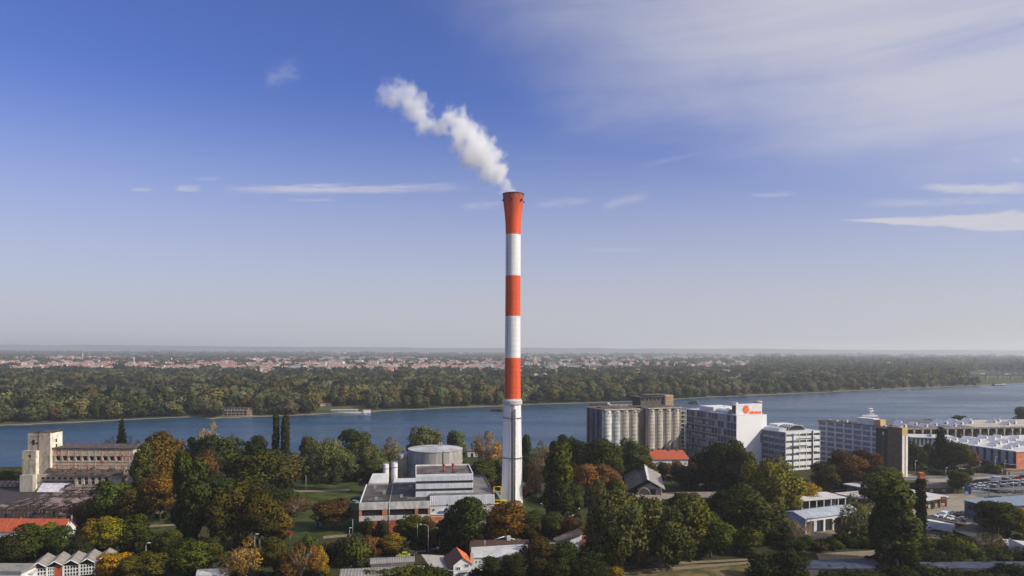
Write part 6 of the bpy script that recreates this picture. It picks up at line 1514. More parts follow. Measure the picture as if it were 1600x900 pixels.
# white cloths, fence
def fence(px0, b0, px1, b1, h, n, label, m=STEEL, name='wire_fence'):
    a = Vector((*G(px0, b0), 0)); b = Vector((*G(px1, b1), 0)); r = thing(name, label, 'fence', a); d = b-a
    for k in range(n+1): p = d*(k/n); mb = MB(); mb.box(p.x-.07, p.x+.07, p.y-.07, p.y+.07, 0, h); part(r, 'post', mb, m)
    for k in range(n):
        p = d*(k/n); q = d*((k+1)/n); mb = MB(); mb.bar(p+Vector((0, 0, h)), q+Vector((0, 0, h)), .06, 4); mb.bar(p+Vector((0, 0, .3)), q+Vector((0, 0, .3)), .05, 4)
        for j in range(1, 8): t = p.lerp(q, j/8); mb.box(t.x-.02, t.x+.02, t.y-.02, t.y+.02, .3, h)
        part(r, 'mesh_panel', mb, m)
fence(625, 862, 650, 856, 3.2, 4, 'white wire fence by the yellow-green car below the heating plant', WFRAME)
fence(460, 756, 550, 752, 1.6, 16, 'dark fence along the far edge of the lawn', NAVY, 'lawn_fence')
fence(1205, 892, 1240, 889, 1.2, 6, 'low fence at the end of the dirt track', ROOFG, 'track_fence')
# ------------------------------------------------------------------ lamps, poles
def lamp(px, base, top, label, arm=0, head=True, name='street_lamp'):
    x, y = G(px, base); h = ZP(px, top, y); r = thing(name, label, 'lamp post' if head else 'pole', (x, y, 0)); mb = MB(); mb.bar((0, 0, 0), (0, 0, h), .16, 6, .09); part(r, 'pole', mb, STEEL)
    if head:
        mb = MB(); pts = [(0, 0, h), (arm*.3, 0, h+.7), (arm, 0, h+.9)]
        for p, q in zip(pts, pts[1:]): mb.bar(p, q, .08, 5)
        part(r, 'arm', mb, STEEL); mb = MB(); mb.hexa([(arm-.2, -.2, h+.75), (arm+(.9 if arm >= 0 else -.9), -.2, h+.85), (arm+(.9 if arm >= 0 else -.9), .2, h+.85), (arm-.2, .2, h+.75), (arm-.2, -.2, h+1.05), (arm+(.9 if arm >= 0 else -.9), -.2, h+1.0), (arm+(.9 if arm >= 0 else -.9), .2, h+1.0), (arm-.2, .2, h+1.05)]); part(r, 'lamp_head', mb, WFRAME)
lamp(228, 884, 852, 'slender street lamp at the lower left above the olive tree', .8); lamp(398, 868, 838, 'street lamp rising behind the golden bushy tree', .6); lamp(478, 768, 742, 'plain white pole on the lawn beside the path', head=False, name='white_pole')
lamp(551, 838, 811, 'bright white pole at the left corner of the heating plant', head=False, name='white_pole'); lamp(546, 838, 828, 'short lamp left of the bright white pole', .2)
lamp(652, 860, 818, 'pole before the hall of the heating plant', head=False, name='wooden_pole'); lamp(669, 867, 823, 'curved street lamp right of the pole before the heating plant', -2.4); lamp(687, 861, 840, 'thin pole left of the white car', head=False, name='thin_pole')
lamp(776, 846, 808, 'street lamp at the foot of the white facade', -.8); lamp(857, 806, 790, 'curved street lamp right of the chimney foot', -3.0); lamp(936, 775, 755, 'street lamp among reddish-brown trees', .6)
lamp(967, 770, 748, 'street lamp left of the ruined barn', .5); lamp(1281, 768, 742, 'pole beside the yellow kiosk', head=False, name='pole'); lamp(239, 800, 735, 'tall white mast among the trees right of the ruined factory', head=False, name='mast')
lamp(1560, 845, 820, 'double street lamp in front of the dark tree, lower right', 1.6)
for px, top in ((1503.5, 716), (1509.5, 717), (1516, 718), (1498, 722)): lamp(px, 735, top, 'white flagpole in the row before the hall facade', head=False, name='flagpole')
for o in [o for o in COL.objects if o.name.startswith('flagpole')]: o['group'] = 'flagpoles before the hall'; 
for o, s in zip([o for o in COL.objects if o.name.startswith('flagpole')], ('leftmost tall', 'second tall', 'rightmost tall', 'short outer left')): o['label'] = s+' white flagpole of the row before the hall facade'
for px, b, t in ((1531, 737, 724), (1555, 741, 716), (1570, 738, 722), (1400, 742, 727), (1430, 742, 722), (1488, 738, 724), (1592, 736, 720), (1478, 745, 733), (1545, 775, 758), (1583, 778, 752)):
    lamp(px, b, t, 'small lamp post at the plaza standing near photo column of the ' + {1531: 'first shrub before the hall', 1555: 'rounded shrub', 1570: 'parked white van', 1400: 'brown stair tower', 1430: 'dark narrow tree', 1488: 'flagpoles, left of them', 1592: 'orange brick wall', 1478: 'grass island', 1545: 'front row of parked cars, left', 1583: 'front row of parked cars, right'}[px], .3)
for o in COL.objects:
    if 'label' in o and 'photo column of the' in o['label']: o['label'] = o['label'].replace('standing near photo column of the', 'near the')

# ------------------------------------------------------------------ cars
CARP = mat('car_paint', (1, 1, 1), rough=.25, var=.03, objcol=True); TYRE = mat('tyre', (.02, .02, .02)); CGL = glassmat('car_glass', (.015, .018, .022), .08); CHROME = mat('wheel_rim', (.35, .35, .36), metal=.6, rough=.4)
def car_meshes(van=False):
    if van: P = [(0, .35), (0, 1.0), (.15, 1.15), (1.0, 1.3), (1.6, 2.25), (5.3, 2.3), (5.45, 2.1), (5.45, .35)]
    else: P = [(0, .35), (0, .68), (.1, .78), (1.15, .95), (1.95, 1.42), (3.3, 1.45), (4.0, 1.0), (4.35, .92), (4.4, .4)]
    W = .95 if van else .87; mb = MB(); n = len(P)
    def tap(z): return W*(1-.16*max(0, (z-.95))/.5) if not van else W*(1-.05*max(0, z-1.2))
    vs = [(x, -tap(z), z) for x, z in P]+[(x, tap(z), z) for x, z in P]
    mb.add(vs, [tuple(range(n-1, -1, -1)), tuple(range(n, 2*n))]+[(i, (i+1) % n, n+(i+1) % n, n+i) for i in range(n)])
    body = mb.mesh('body', CARP); g = MB()
    if van: g.add([(1.05, -.86, 1.36), (1.05, .86, 1.36), (1.54, .84, 2.15), (1.54, -.84, 2.15)], [(0, 1, 2, 3)]); g.add([(1.3, -.955, 1.4), (2.3, -.955, 1.4), (2.3, -.92, 2.0), (1.65, -.92, 2.0)], [(0, 1, 2, 3)]); g.add([(1.3, .955, 1.4), (2.3, .955, 1.4), (2.3, .92, 2.0), (1.65, .92, 2.0)], [(3, 2, 1, 0)])
    else:
        g.add([(1.22, -.74, 1.0), (1.22, .74, 1.0), (1.90, .66, 1.40), (1.90, -.66, 1.40)], [(0, 1, 2, 3)]); g.add([(3.38, -.66, 1.41), (3.38, .66, 1.41), (3.93, .74, 1.05), (3.93, -.74, 1.05)], [(0, 1, 2, 3)])
        for s in (-1, 1): g.add([(1.4, s*.885, .98), (3.8, s*.885, .98), (3.3, s*.76, 1.38), (2.0, s*.76, 1.38)], [(0, 1, 2, 3) if s < 0 else (3, 2, 1, 0)])
    gl = g.mesh('windows', CGL); wm = MB(); wm.bar((0, -.11, .33), (0, .11, .33), .33, 12); wm.bar((0, -.12, .33), (0, .12, .33), .18, 8, mi=1); wl = wm.mesh('wheel', [TYRE, CHROME])
    return body, gl, wl, W, 5.45 if van else 4.4
CARM = {False: car_meshes(False), True: car_meshes(True)}
rc = random.Random(12)
CN = {'white': (.75, .75, .75), 'silver': (.42, .43, .45), 'black': (.015, .015, .018), 'dark blue': (.02, .035, .09), 'red': (.45, .02, .025), 'dark grey': (.07, .075, .08), 'blue': (.05, .12, .30), 'maroon': (.12, .015, .02), 'yellow-green': (.45, .50, .04)}
def car(px, row, cname, rz, where, van=False, group=None):
    x, y = G(px, row); body, gl, wl, W, Ln = CARM[van]
    r = thing('parked_van' if van else 'parked_car', f"{cname} {'van' if van else 'car'} {where}", 'van' if van else 'car', (x, y, 0), rz, group or ('vans' if van else 'cars')+' parked on the right-hand lots')
    r.scale = (1.22, 1.22, 1.22)
    for nm, me, loc in (('body', body, (-Ln/2, 0, 0)), ('windows', gl, (-Ln/2, 0, 0))): link(nm, me, r, loc, col=CN[cname])
    for a in (.85, Ln-.9):
        for s in (-1, 1): link('wheel', wl, r, (a-Ln/2, s*(W-.08), 0))
A = R(-28)
rows_ = {
 'in the back row of the parking lot': [(1515, 755, 'white'), (1520, 755.5, 'dark grey'), (1526.5, 753.5, 'black'), (1533, 753, 'dark blue'), (1539, 752.5, 'maroon'), (1566, 750.5, 'maroon'), (1572, 750, 'white'), (1588, 749, 'red'), (1597, 746.5, 'black'), (1607, 746, 'silver')],
 'in the second row of the parking lot': [(1530, 759, 'white'), (1538, 758, 'silver'), (1544, 757.5, 'dark grey'), (1550, 757, 'dark blue'), (1556, 756.5, 'silver'), (1563, 756, 'black'), (1569, 756, 'dark blue'), (1577, 755.5, 'black'), (1583, 755, 'dark grey'), (1590, 754.5, 'white'), (1597, 754, 'silver')],
 'in the third row of the parking lot': [(1520, 762, 'silver'), (1528, 762.5, 'white'), (1535, 763, 'silver'), (1541, 761.5, 'black'), (1547, 761, 'black'), (1552, 760.5, 'maroon'), (1574, 759, 'silver'), (1581, 758.5, 'white'), (1590, 758, 'dark grey')],
 'in the front row of the parking lot': [(1523, 765.5, 'white'), (1530, 766, 'silver'), (1538, 767.5, 'silver'), (1545, 768.5, 'dark blue'), (1553, 769.5, 'black'), (1563, 770.5, 'black'), (1574, 770.8, 'black'), (1587.5, 770.8, 'black'), (1599, 770.5, 'dark grey')],
}
ordn = ['first', 'second', 'third', 'fourth', 'fifth', 'sixth', 'seventh', 'eighth', 'ninth', 'tenth', 'eleventh']
for wh, L_ in rows_.items():
    for i, (px, row_, c) in enumerate(L_): car(px, row_, c, A+rc.uniform(-.06, .06)+(R(60) if 'front' in wh and i > 4 else 0), f'{ordn[i]} from the left {wh}')
for i in range(16):
    px = 1519+i*5.6; car(px, 764.2-.075*(px-1519)+rc.uniform(-.3, .3), rc.choice(['silver', 'white', 'dark grey', 'black', 'dark blue', 'silver', 'maroon']), A+rc.uniform(-.05, .05), 'in the crowded middle of the parking lot')
car(1554, 751, 'white', A, 'standing tallest in the back row of the parking lot', True)
car(1548, 779.5, 'dark blue', R(-8), 'parked alone behind the blue-grey warehouse, left of two'); car(1558, 779.5, 'dark blue', R(-8), 'parked alone behind the blue-grey warehouse, right of two')
car(1526, 734.5, 'black', R(-8), 'driving on the plaza road before the hall facade')
car(1468, 808, 'white', R(20), 'behind the ivy-clad chimney, leftmost of the yard cars'); car(1475, 808, 'white', R(35), 'second in the yard beside the warehouse', True); car(1482, 807, 'white', R(35), 'third in the yard beside the warehouse', True); car(1487, 812, 'white', R(25), 'nearest to the rusty container in the yard'); car(1491, 806, 'black', R(40), 'between white van and red car in the yard'); car(1497, 805, 'red', R(40), 'in the yard beside the warehouse'); car(1503, 804.5, 'maroon', R(40), 'rightmost in the yard beside the warehouse wall'); car(1503, 813, 'white', R(30), 'at the foot of the warehouse wall'); car(1497, 815, 'dark grey', R(30), 'nearest to the dark canopy'); car(1448, 829, 'silver', R(10), 'in shade left of the white trailer')
car(908, 762, 'dark grey', R(10), 'topmost in the shaded lot left of the reddish trees', group='cars in the shaded lot'); car(912, 766, 'black', R(10), 'second in the shaded lot left of the reddish trees', group='cars in the shaded lot'); car(915, 770, 'dark blue', R(10), 'third in the shaded lot left of the reddish trees', group='cars in the shaded lot'); car(919, 765, 'maroon', R(10), 'rightmost in the shaded lot', group='cars in the shaded lot'); car(908, 774, 'silver', R(10), 'lowest in the shaded lot', group='cars in the shaded lot')
car(905, 790, 'white', R(60), 'upper of two on the street above the porch house', group='cars on the street'); car(903, 796, 'white', R(60), 'lower of two on the street above the porch house', group='cars on the street')
car(740, 854, 'white', R(40), 'parked under the big tree before the white facade', group='cars on the street'); car(630, 870, 'yellow-green', R(5), 'parked by the white wire fence', group='cars on the street'); car(641, 868, 'dark grey', R(5), 'right of the yellow-green car', group='cars on the street'); car(552, 787, 'silver', R(15), 'left of the heating plant, lower one', group='cars on the street'); car(556, 781, 'dark blue', R(15), 'left of the heating plant, upper one', group='cars on the street')
car(555, 867, 'white', R(10), 'half hidden by orange-brown shrubs at the bottom', group='cars on the street'); car(560, 862, 'silver', R(10), 'behind the white one hidden by orange-brown shrubs', group='cars on the street'); car(1318, 748, 'white', R(5), 'behind the yellow kiosk', group='cars on the street'); car(677, 862, 'black', R(5), 'under the trees right of the curved lamp', group='cars on the street'); car(697, 861, 'maroon', R(5), 'under the trees left of the white street car', group='cars on the street')

# ------------------------------------------------------------------ red sign, blue-white board, stop things
x, y = G(453.5, 845); r = thing('red_board', 'small red board on a post at the lower edge of the lawn', 'sign', (x, y, 0)); mb = MB(); mb.bar((0, 0, 0), (0, 0, 2.4), .08); part(r, 'post', mb, STEEL); mb = MB(); mb.box(-.8, .8, -.1, .1, 2.2, 3.9); part(r, 'board', mb, mat('sign_red', (.6, .02, .02)))
x, y = G(1512, 775); r = thing('billboard', 'blue and white board by the small tree at the parking lot entrance', 'billboard', (x, y, 0), R(-20)); mb = MB(); mb.box(-1.6, 1.6, -.2, .2, 1, 5.5); part(r, 'board', mb, mat('sign_blue', (.06, .08, .25))); mb = MB(); mb.box(-1.4, .2, -.26, -.2, .2, 2.6); part(r, 'white_panel', mb, WHITE); mb = MB(); mb.bar((-1.2, 0, 0), (-1.2, 0, 1), .12); mb.bar((1.2, 0, 0), (1.2, 0, 1), .12); part(r, 'post', mb, STEEL)

# ------------------------------------------------------------------ river traffic and far bank
def rsolve(px, row): return G(px, row, -4)
def houseboat():
    x, y = rsolve(345, 651); r = thing('floating_restaurant', 'two-storey brown timber restaurant barge moored at the far bank', 'houseboat', (x, y-4, -4), R(6)); s = y/F; w_ = 47*s
    mb = MB(); mb.box(-1, w_+1, 0, 12, -.2, 1.4); part(r, 'hull', mb, CONC)
    for k, z in enumerate((1.4, 4.4)):
        mb = MB(); mb.box(1, w_-1, 2, 11, z, z+2.7); part(r, 'deck_room', mb, mat('brown_wood', (.07, .035, .02)))
        mb = MB(); mb.box(0, w_, .6, 11.2, z+2.75, z+3.0); part(r, 'deck_slab', mb, mat('cream_edge', (.6, .5, .38)))
        for i in range(9): mb = MB(); q = w_*i/8; mb.box(q-.1, q+.1, .7, .95, z, z+2.6); part(r, 'post', mb, mat('cream_edge', (.6, .5, .38)))
    gable(r, 0, w_, 1, 11, 7.4, 11.2, mat('black_roof', (.03, .03, .035)), name='roof')
    for i in range(8): mb = MB(); q = 2+i*(w_-8)/8; mb.add([(q, .8, 7.5), (q+1.3, .8, 7.5), (q+.65, .8, 8.9), (q+.65, 4.0, 8.9), (q, 4, 8.4), (q+1.3, 4, 8.4)], [(0, 1, 2), (1, 5, 3, 2), (4, 0, 2, 3)]); part(r, 'dormer', mb, mat('cream_edge', (.6, .5, .38)))
    mb = MB(); mb.add([(w_-5, 0, 7.4), (w_+.5, 0, 7.4), (w_-2.2, 0, 11.2)], [(0, 1, 2)]); mb.box(w_-4.8, w_, .05, 1, 1.4, 7.4); part(r, 'gable_front', mb, mat('tan_wood', (.36, .22, .12)))
houseboat()
def pontoon():
    x, y = rsolve(503, 645.3); r = thing('white_pontoon_boat', 'long white pontoon boat moored at the far bank left of centre', 'boat', (x, y, -4), R(4)); s = y/F; w_ = 74*s
    mb = MB(); mb.add([(-2, 3, 1.6), (0, 0, .9), (0, 6, .9), (w_, 0, .9), (w_, 6, .9), (0, 0, -.3), (0, 6, -.3), (w_, 0, -.3), (w_, 6, -.3)], [(0, 1, 2), (0, 5, 1), (0, 2, 6), (1, 5, 7, 3), (2, 4, 8, 6), (1, 3, 4, 2), (3, 7, 8, 4), (5, 6, 8, 7), (0, 6, 5)]); part(r, 'hull', mb, WHITE)
    mb = MB(); mb.box(w_*.18, w_*.74, .6, 5.4, 3.6, 4.0); part(r, 'canopy', mb, WHITE); mb = MB(); mb.box(w_*.2, w_*.72, 1.6, 5, .9, 3.5); part(r, 'cabin', mb, mat('shaded_cabin', (.30, .31, .33)))
    for i in range(13): mb = MB(); q = w_*(.18+.56*i/12); mb.box(q-.1, q+.1, .65, .85, .9, 3.6); part(r, 'post', mb, WFRAME)
    mb = MB(); mb.box(w_*.86, w_, 1, 5, .9, 3.9); part(r, 'cabin', mb, WHITE); mb = MB(); mb.box(w_*.85, w_*1.01, .8, 5.2, 3.9, 4.6); part(r, 'red_roof', mb, mat('red_awning', (.55, .12, .09)))
    x, y = rsolve(566, 647.5); r = thing('small_motor_boat', 'small white motor boat at the end of the pontoon boat', 'boat', (x, y, -4)); mb = MB(); mb.extr([(-1, 0), (1.2, 0), (1.5, .9), (-1.3, .9)], -4.5, 4.5); part(r, 'hull', mb, WHITE); mb = MB(); mb.box(-1.5, 2, -.9, 1, .9, 2.1); part(r, 'cabin', mb, GLASS)
pontoon()
def barge(px0, px1, row, name, label, hullc, loadc, rz=0, cabin=None, h=1.6, load=2.0):
    x, y = rsolve(px0, row); r = thing(name, label, 'barge', (x, y, -4), rz); w_ = (px1-px0)*y/F/math.cos(rz)
    mb = MB(); mb.prism([(0, 2), (4, 0), (w_-2, 0), (w_, 2), (w_, 8), (w_-2, 10), (4, 10), (0, 8)], -.4, h); part(r, 'hull', mb, hullc)
    mb = MB(); mb.box(4, w_*.8, 1, 9, h, h+load); part(r, 'hold', mb, loadc)
    for i in range(6): mb = MB(); q = 4+(w_*.8-4)*i/6; mb.box(q, q+.5, .7, 9.3, h, h+load+.4); part(r, 'hatch_frame', mb, hullc)
    mb = MB(); mb.box(w_*.86, w_*.97, 2, 8, h, h+3.4); part(r, 'wheelhouse', mb, cabin or WHITE)
barge(765, 787, 642.5, 'tug_barge', 'rusty barge with yellow stern anchored beside the chimney shaft', RUSTST, mat('brown_load', (.16, .09, .07)), R(-25), YEL)
barge(947, 1014, 636.5, 'cargo_barge', 'long pinkish-brown cargo barge moored behind the grain silos', mat('pink_hull', (.38, .24, .20), var=.2), mat('pink_load', (.50, .36, .31), var=.2), R(3))
barge(920, 955, 635, 'dark_barge', 'dark barge moored left of the pinkish-brown barge behind the grain silos', mat('dark_steel', (.05, .05, .05)), RUSTST, R(2))
barge(1552, 1573, 602.5, 'white_river_ship', 'small white river ship far away on the right', mat('dark_steel', (.05, .05, .05)), WHITE, R(2), h=1.4, load=2.5)
barge(1077, 1092, 631.5, 'dark_pusher_boat', 'dark boat behind the roofs right of the silo headhouse', mat('dark_steel', (.05, .05, .05)), mat('dark_steel', (.05, .05, .05)), 0, GREYW, 2, 2)
def bridge():
    Y = 1980; x0 = XP(1518, Y, 585); r = thing('truss_bridge', 'steel truss bridge leading off to the right in the far distance', 'bridge', (x0, Y, 0), R(-6)); zd = ZP(1560, 585, Y); ST = mat('bridge_steel', (.07, .09, .13), var=.1)
    mb = MB(); mb.box(0, 420, 0, 9, zd-3.2, zd); part(r, 'deck', mb, ST)
    for k in range(12): mb = MB(); mb.box(6+k*34, 10+k*34, 1, 8, -6, zd-3.2); part(r, 'pier', mb, CONC)
    xa = 40
    mb = MB(); n = 22
    for i in range(n):
        a = xa+i*15; 
        for y in (0, 9): mb.bar((a, y, zd), (a+7.5, y, zd+11), .8, 4); mb.bar((a+7.5, y, zd+11), (a+15, y, zd), .8, 4); mb.bar((a+7.5, y, zd+11), (a+22.5, y, zd+11), .9, 4)
    part(r, 'truss', mb, ST, kind='stuff')
    for q in (24, 90, 140): mb = MB(); mb.box(q, q+12, -.5, 3, zd, zd+3.4); part(r, 'lorry', mb, WHITE)
bridge()

# ------------------------------------------------------------------ town beyond the far bank
ROOFV = mat('far_tiles', (1, 1, 1), objcol=True, var=.15, scale=.3); WALLV = mat('far_walls', (.74, .71, .66), var=.15)
def house_mesh(w_, d, h, p):
    mb = MB(); mb.box(-w_, w_, -d, d, -.5, h, 1); mb.add([(-w_, -d, h), (-w_, d, h), (-w_, 0, h+p), (w_, -d, h), (w_, d, h), (w_, 0, h+p)], [(0, 2, 1), (3, 4, 5)], 1)
    mb.add([(-w_-.5, -d-.5, h-.1), (w_+.5, -d-.5, h-.1), (w_+.5, 0, h+p+.1), (-w_-.5, 0, h+p+.1), (-w_-.5, d+.5, h-.1), (w_+.5, d+.5, h-.1)], [(0, 1, 2, 3), (3, 2, 5, 4)], 0)
    for k in range(3): x = -w_*.7+k*w_*.55; mb.box(x, x+1.1, -d-.06, -d, h*.35, h*.35+1.5, 2)
    return mb
HM = [house_mesh(7.5, 5.5, 4.5, 4.6), house_mesh(6, 5, 6.2, 4.2), house_mesh(10, 6, 4.2, 5.0), house_mesh(5.5, 7, 5, 4.2)]
HME = [m_.mesh('house', [ROOFV, WALLV, GLASS]) for m_ in HM]
rh = random.Random(21); rcol = [(.34, .12, .08), (.40, .16, .10), (.30, .13, .10), (.36, .19, .14), (.24, .11, .09), (.22, .20, .20), (.42, .24, .18)]
def spot(px0, px1, Ya, Yb, p=1.0):
    Y = Ya+(Yb-Ya)*rh.random()**p; px = rh.uniform(px0, px1); return (px-800)/F*Y, Y
for k in range(270):
    x, Y = spot(-30, 790, 2250, 3100) if k < 205 else spot(830, 1300, 1950, 2700)
    ti = rh.randrange(7); hi = rh.randrange(4); o = link('far_house', HME[hi], None, (x, Y, 0), rh.choice((0, 0, .3, 1.57, 1.3)), col=rcol[ti]); sc_ = rh.uniform(.95, 1.35); o.scale = (sc_, sc_, sc_)
    pp = 800+F*x/Y; zn = 'far left' if pp < 150 else 'left' if pp < 300 else 'left of the pontoon boat' if pp < 480 else 'above the pontoon boat' if pp < 600 else 'left of the chimney' if pp < 800 else 'right of the chimney' if pp < 960 else 'above the silos' if pp < 1100 else 'above the white office'
    tag(o, f"{['red', 'orange', 'dark red', 'tan', 'maroon', 'grey', 'salmon'][ti]}-roofed {['plain', 'tall', 'long', 'narrow'][hi]} house in the distant {'town' if k < 205 else 'suburb'}, {zn}", 'house', 'houses of the distant town' if k < 205 else 'houses of the distant suburb')
# the rest of the town reads as one mass
V = []; Fc = []; Mi = []
big = MB()
def stamp(mb_, src, x, y, rz, s, mo):
    c, sn = math.cos(rz)*s, math.sin(rz)*s
    mb_.add([(x+c*a-sn*b, y+sn*a+c*b, z*s) for a, b, z in src.v], src.f); mb_.m[-len(src.f):] = [(mo if m_ == 0 else 4 if m_ == 1 else 5) for m_ in src.m]
for k in range(3400):
    x, Y = spot(-60, 800, 2300, 5600, 1.3) if rh.random() < .66 else spot(800, 1420, 2200, 8500, 1.1)
    stamp(big, HM[rh.randrange(4)], x, Y, rh.choice((0, .3, 1.57, 1.2)), rh.uniform(.95, 1.5), rh.randrange(4))
tag(link('distant_town', big.mesh('distant_town', [mat('far_tile_a', (.36, .15, .10)), mat('far_tile_b', (.30, .13, .10)), mat('far_tile_c', (.40, .24, .18)), mat('far_tile_d', (.26, .22, .21)), WALLV, GLASS])), 'countless red-roofed houses of the distant town', 'town', kind='stuff')
def block(px, row, wpx, hpx, dep, c, label, cat='building', name='far_block', z0=0):
    Y = K0/(U(px, row)[1]-545); x = XP(px, Y, row); s = Y/F; r = thing(name, label, cat, (x, Y, 0)); w_ = wpx*s/2; h = hpx*s
    mb = MB(); mb.box(-w_, w_, 0, dep, -.5, h); part(r, 'wall', mb, mat('far_wall_%d' % (hash(c) % 999), c, var=.1) if isinstance(c, tuple) else c)
    mb = MB(); mb.box(-w_-1, w_+1, -1, dep+1, h, h+.8); part(r, 'roof', mb, ROOFG)
    nf = max(1, int(h/4)); 
    mb = MB()
    for i in range(nf): mb.box(-w_*.95, w_*.95, -.2, 0, i*4+1.2, i*4+2.6)
    part(r, 'window_strip', mb, GREYW)
K0 = H*F
FB_ = [(90, 565, 12, 4, 40, 'white'), (40, 560, 14, 4, 30, 'cream'), (165, 562, 10, 3, 30, 'white'), (205, 568, 8, 3, 20, 'cream'), (385, 565, 18, 5, 60, 'white'), (345, 566, 14, 3, 60, 'white'), (463, 580, 22, 9, 40, 'white'), (480, 577, 16, 6, 40, 'white'), (505, 571, 8, 7, 20, 'cream'), (526, 572, 20, 8, 30, 'white'), (475, 566, 16, 3, 60, 'white'), (560, 568, 12, 6, 30, 'white'), (585, 571, 10, 8, 24, 'cream'), (600, 564, 14, 4, 60, 'white'), (660, 564, 12, 5, 40, 'white'), (683, 569, 8, 6, 20, 'white'), (710, 571, 7, 7, 20, 'cream'), (764, 577, 11, 10, 24, 'white'), (748, 580, 12, 6, 20, 'cream'), (640, 580, 16, 5, 24, 'cream'), (700, 582, 24, 5, 24, 'cream'), (575, 561, 20, 4, 50, 'white'), (532, 553, 14, 4, 50, 'cream'), (558, 551, 8, 3, 40, 'white'), (828, 572, 7, 6, 20, 'white'), (862, 571, 12, 6, 30, 'grey'), (884, 566, 16, 5, 50, 'white'), (896, 577, 18, 7, 40, 'white'), (912, 575, 14, 5, 40, 'cream'), (940, 580, 28, 9, 30, 'brown'), (975, 580, 7, 9, 14, 'cream'), (1030, 573, 10, 3, 50, 'cream'), (1115, 578, 20, 3, 30, 'brown'), (1152, 573, 8, 3, 20, 'white'), (1190, 575, 5, 7, 10, 'cream'), (1215, 558, 26, 4, 80, 'white'), (1250, 556, 20, 3, 90, 'white'), (1172, 557, 14, 4, 50, 'white'), (1065, 558, 14, 3, 50, 'cream'), (1309, 571, 12, 4, 30, 'cream'), (870, 549, 8, 2, 40, 'white'), (1010, 551, 18, 2, 60, 'cream')]
COLS_ = {'white': (.74, .74, .74), 'cream': (.62, .54, .42), 'grey': (.30, .34, .42), 'brown': (.26, .17, .12)}
wherep = ['left of the far bank wood', 'above the river bend', 'beyond the red roofs', 'in the middle of the town', 'left of the chimney band', 'right of the chimney band', 'beyond the grain silos', 'beyond the white office block', 'near the skyline on the right']
for i, (px, row_, a, b, d, c) in enumerate(FB_):
    reg = 'far left' if px < 250 else 'left' if px < 500 else 'left of centre' if px < 620 else 'just left of the chimney' if px < 790 else 'just right of the chimney' if px < 960 else 'above the grain silos' if px < 1160 else 'above the white office block' if px < 1290 else 'far right'
    sz = 'tall' if b >= 7 else 'long low' if a > 15 else 'small'
    dist = 'near' if row_ > 574 else 'mid' if row_ > 562 else 'outermost'
    block(px, row_+.5, a, b, d, COLS_[c], f'{sz} {c} block, {dist} part of the distant town, {reg}', name='far_block')
def mast(px, row, top, label, wd=1.6, ball=False):
    Y = K0/(U(px, row)[1]-545); x = XP(px, Y, row); h = ZP(px, top, Y); r = thing('water_tower' if ball else 'radio_mast', label, 'tower', (x, Y, 0)); mb = MB(); mb.bar((0, 0, 0), (0, 0, h), wd, 8, wd*.7); part(r, 'shaft', mb, WHITE)
    if ball: mb = MB(); mb.lathe([(2, h-8), (7, h-4), (8, h), (7, h+3), (1, h+5)], n=16); part(r, 'tank', mb, mat('pale_pink', (.7, .6, .6)))
mast(129, 563, 551, 'thin white mast over the far left of the town'); mast(209.5, 575, 558, 'white mast among the red roofs on the left', 1.4); mast(1130, 559, 548, 'white tower on the skyline right of centre', 3); mast(1388, 574, 567, 'pinkish water tower in the trees on the right', 1.5, True); mast(867, 560, 549, 'thin mast right of the chimney, left of three', 1); mast(872, 560, 551, 'thin mast right of the chimney, middle of three', 1); mast(883, 559, 552, 'thin mast right of the chimney, right of three', 1); mast(268, 566, 559, 'white church-like spire left of centre', 3)
for i, (px, row_, nm, lb, rc_) in enumerate(((173, 636, 'riverside_house', 'orange-roofed house in the riverside wood on the left', (.6, .17, .07)), (523, 622, 'riverside_house', 'small white house with reddish roof in the riverside wood', (.45, .18, .12)), (507, 634, 'riverside_house', 'small red-walled hut behind the pontoon boat', (.5, .14, .10)), (280, 627, 'riverside_house', 'brown-roofed hut right of the orange-roofed riverside house', (.45, .2, .1)), (32, 631, 'riverside_house', 'pale hut in the orchard on the far left', (.5, .55, .4)), (125, 626, 'riverside_house', 'long pale shed in the clearing on the far left', (.45, .38, .33)))):
    x, y = G(px, row_); o = link(nm, HME[i % 4], None, (x, y, 0), rh.uniform(-.2, .3), col=rc_); tag(o, lb, 'house', 'houses in the riverside wood')

# bay lines of the parking lot and dashes of the plaza road
def line_(p, q, w_=.18, z=.46):
    a = Vector((*G(*p), z)); b = Vector((*G(*q), z)); d = (b-a).normalized(); n_ = Vector((-d.y, d.x, 0))*w_/2; return [a-n_, b-n_, b+n_, a+n_]
mb = MB()
for (pa, pb) in (((1515, 757), (1610, 749.5)), ((1515, 764.8), (1612, 757)), ((1520, 769), (1610, 772.5))):
    for k in range(30):
        t = k/29; x = pa[0]+(pb[0]-pa[0])*t; y = pa[1]+(pb[1]-pa[1])*t; mb.add(line_((x, y), (x+3.0, y-1.6)), [(0, 1, 2, 3)])
for k in range(18): x = 1385+k*13; mb.add(line_((x, 749.6-k*.78), (x+6, 749.25-k*.78)), [(0, 1, 2, 3)])
tag(link('road_marking', mb.mesh('road_marking', PAINTW)), kind='structure')
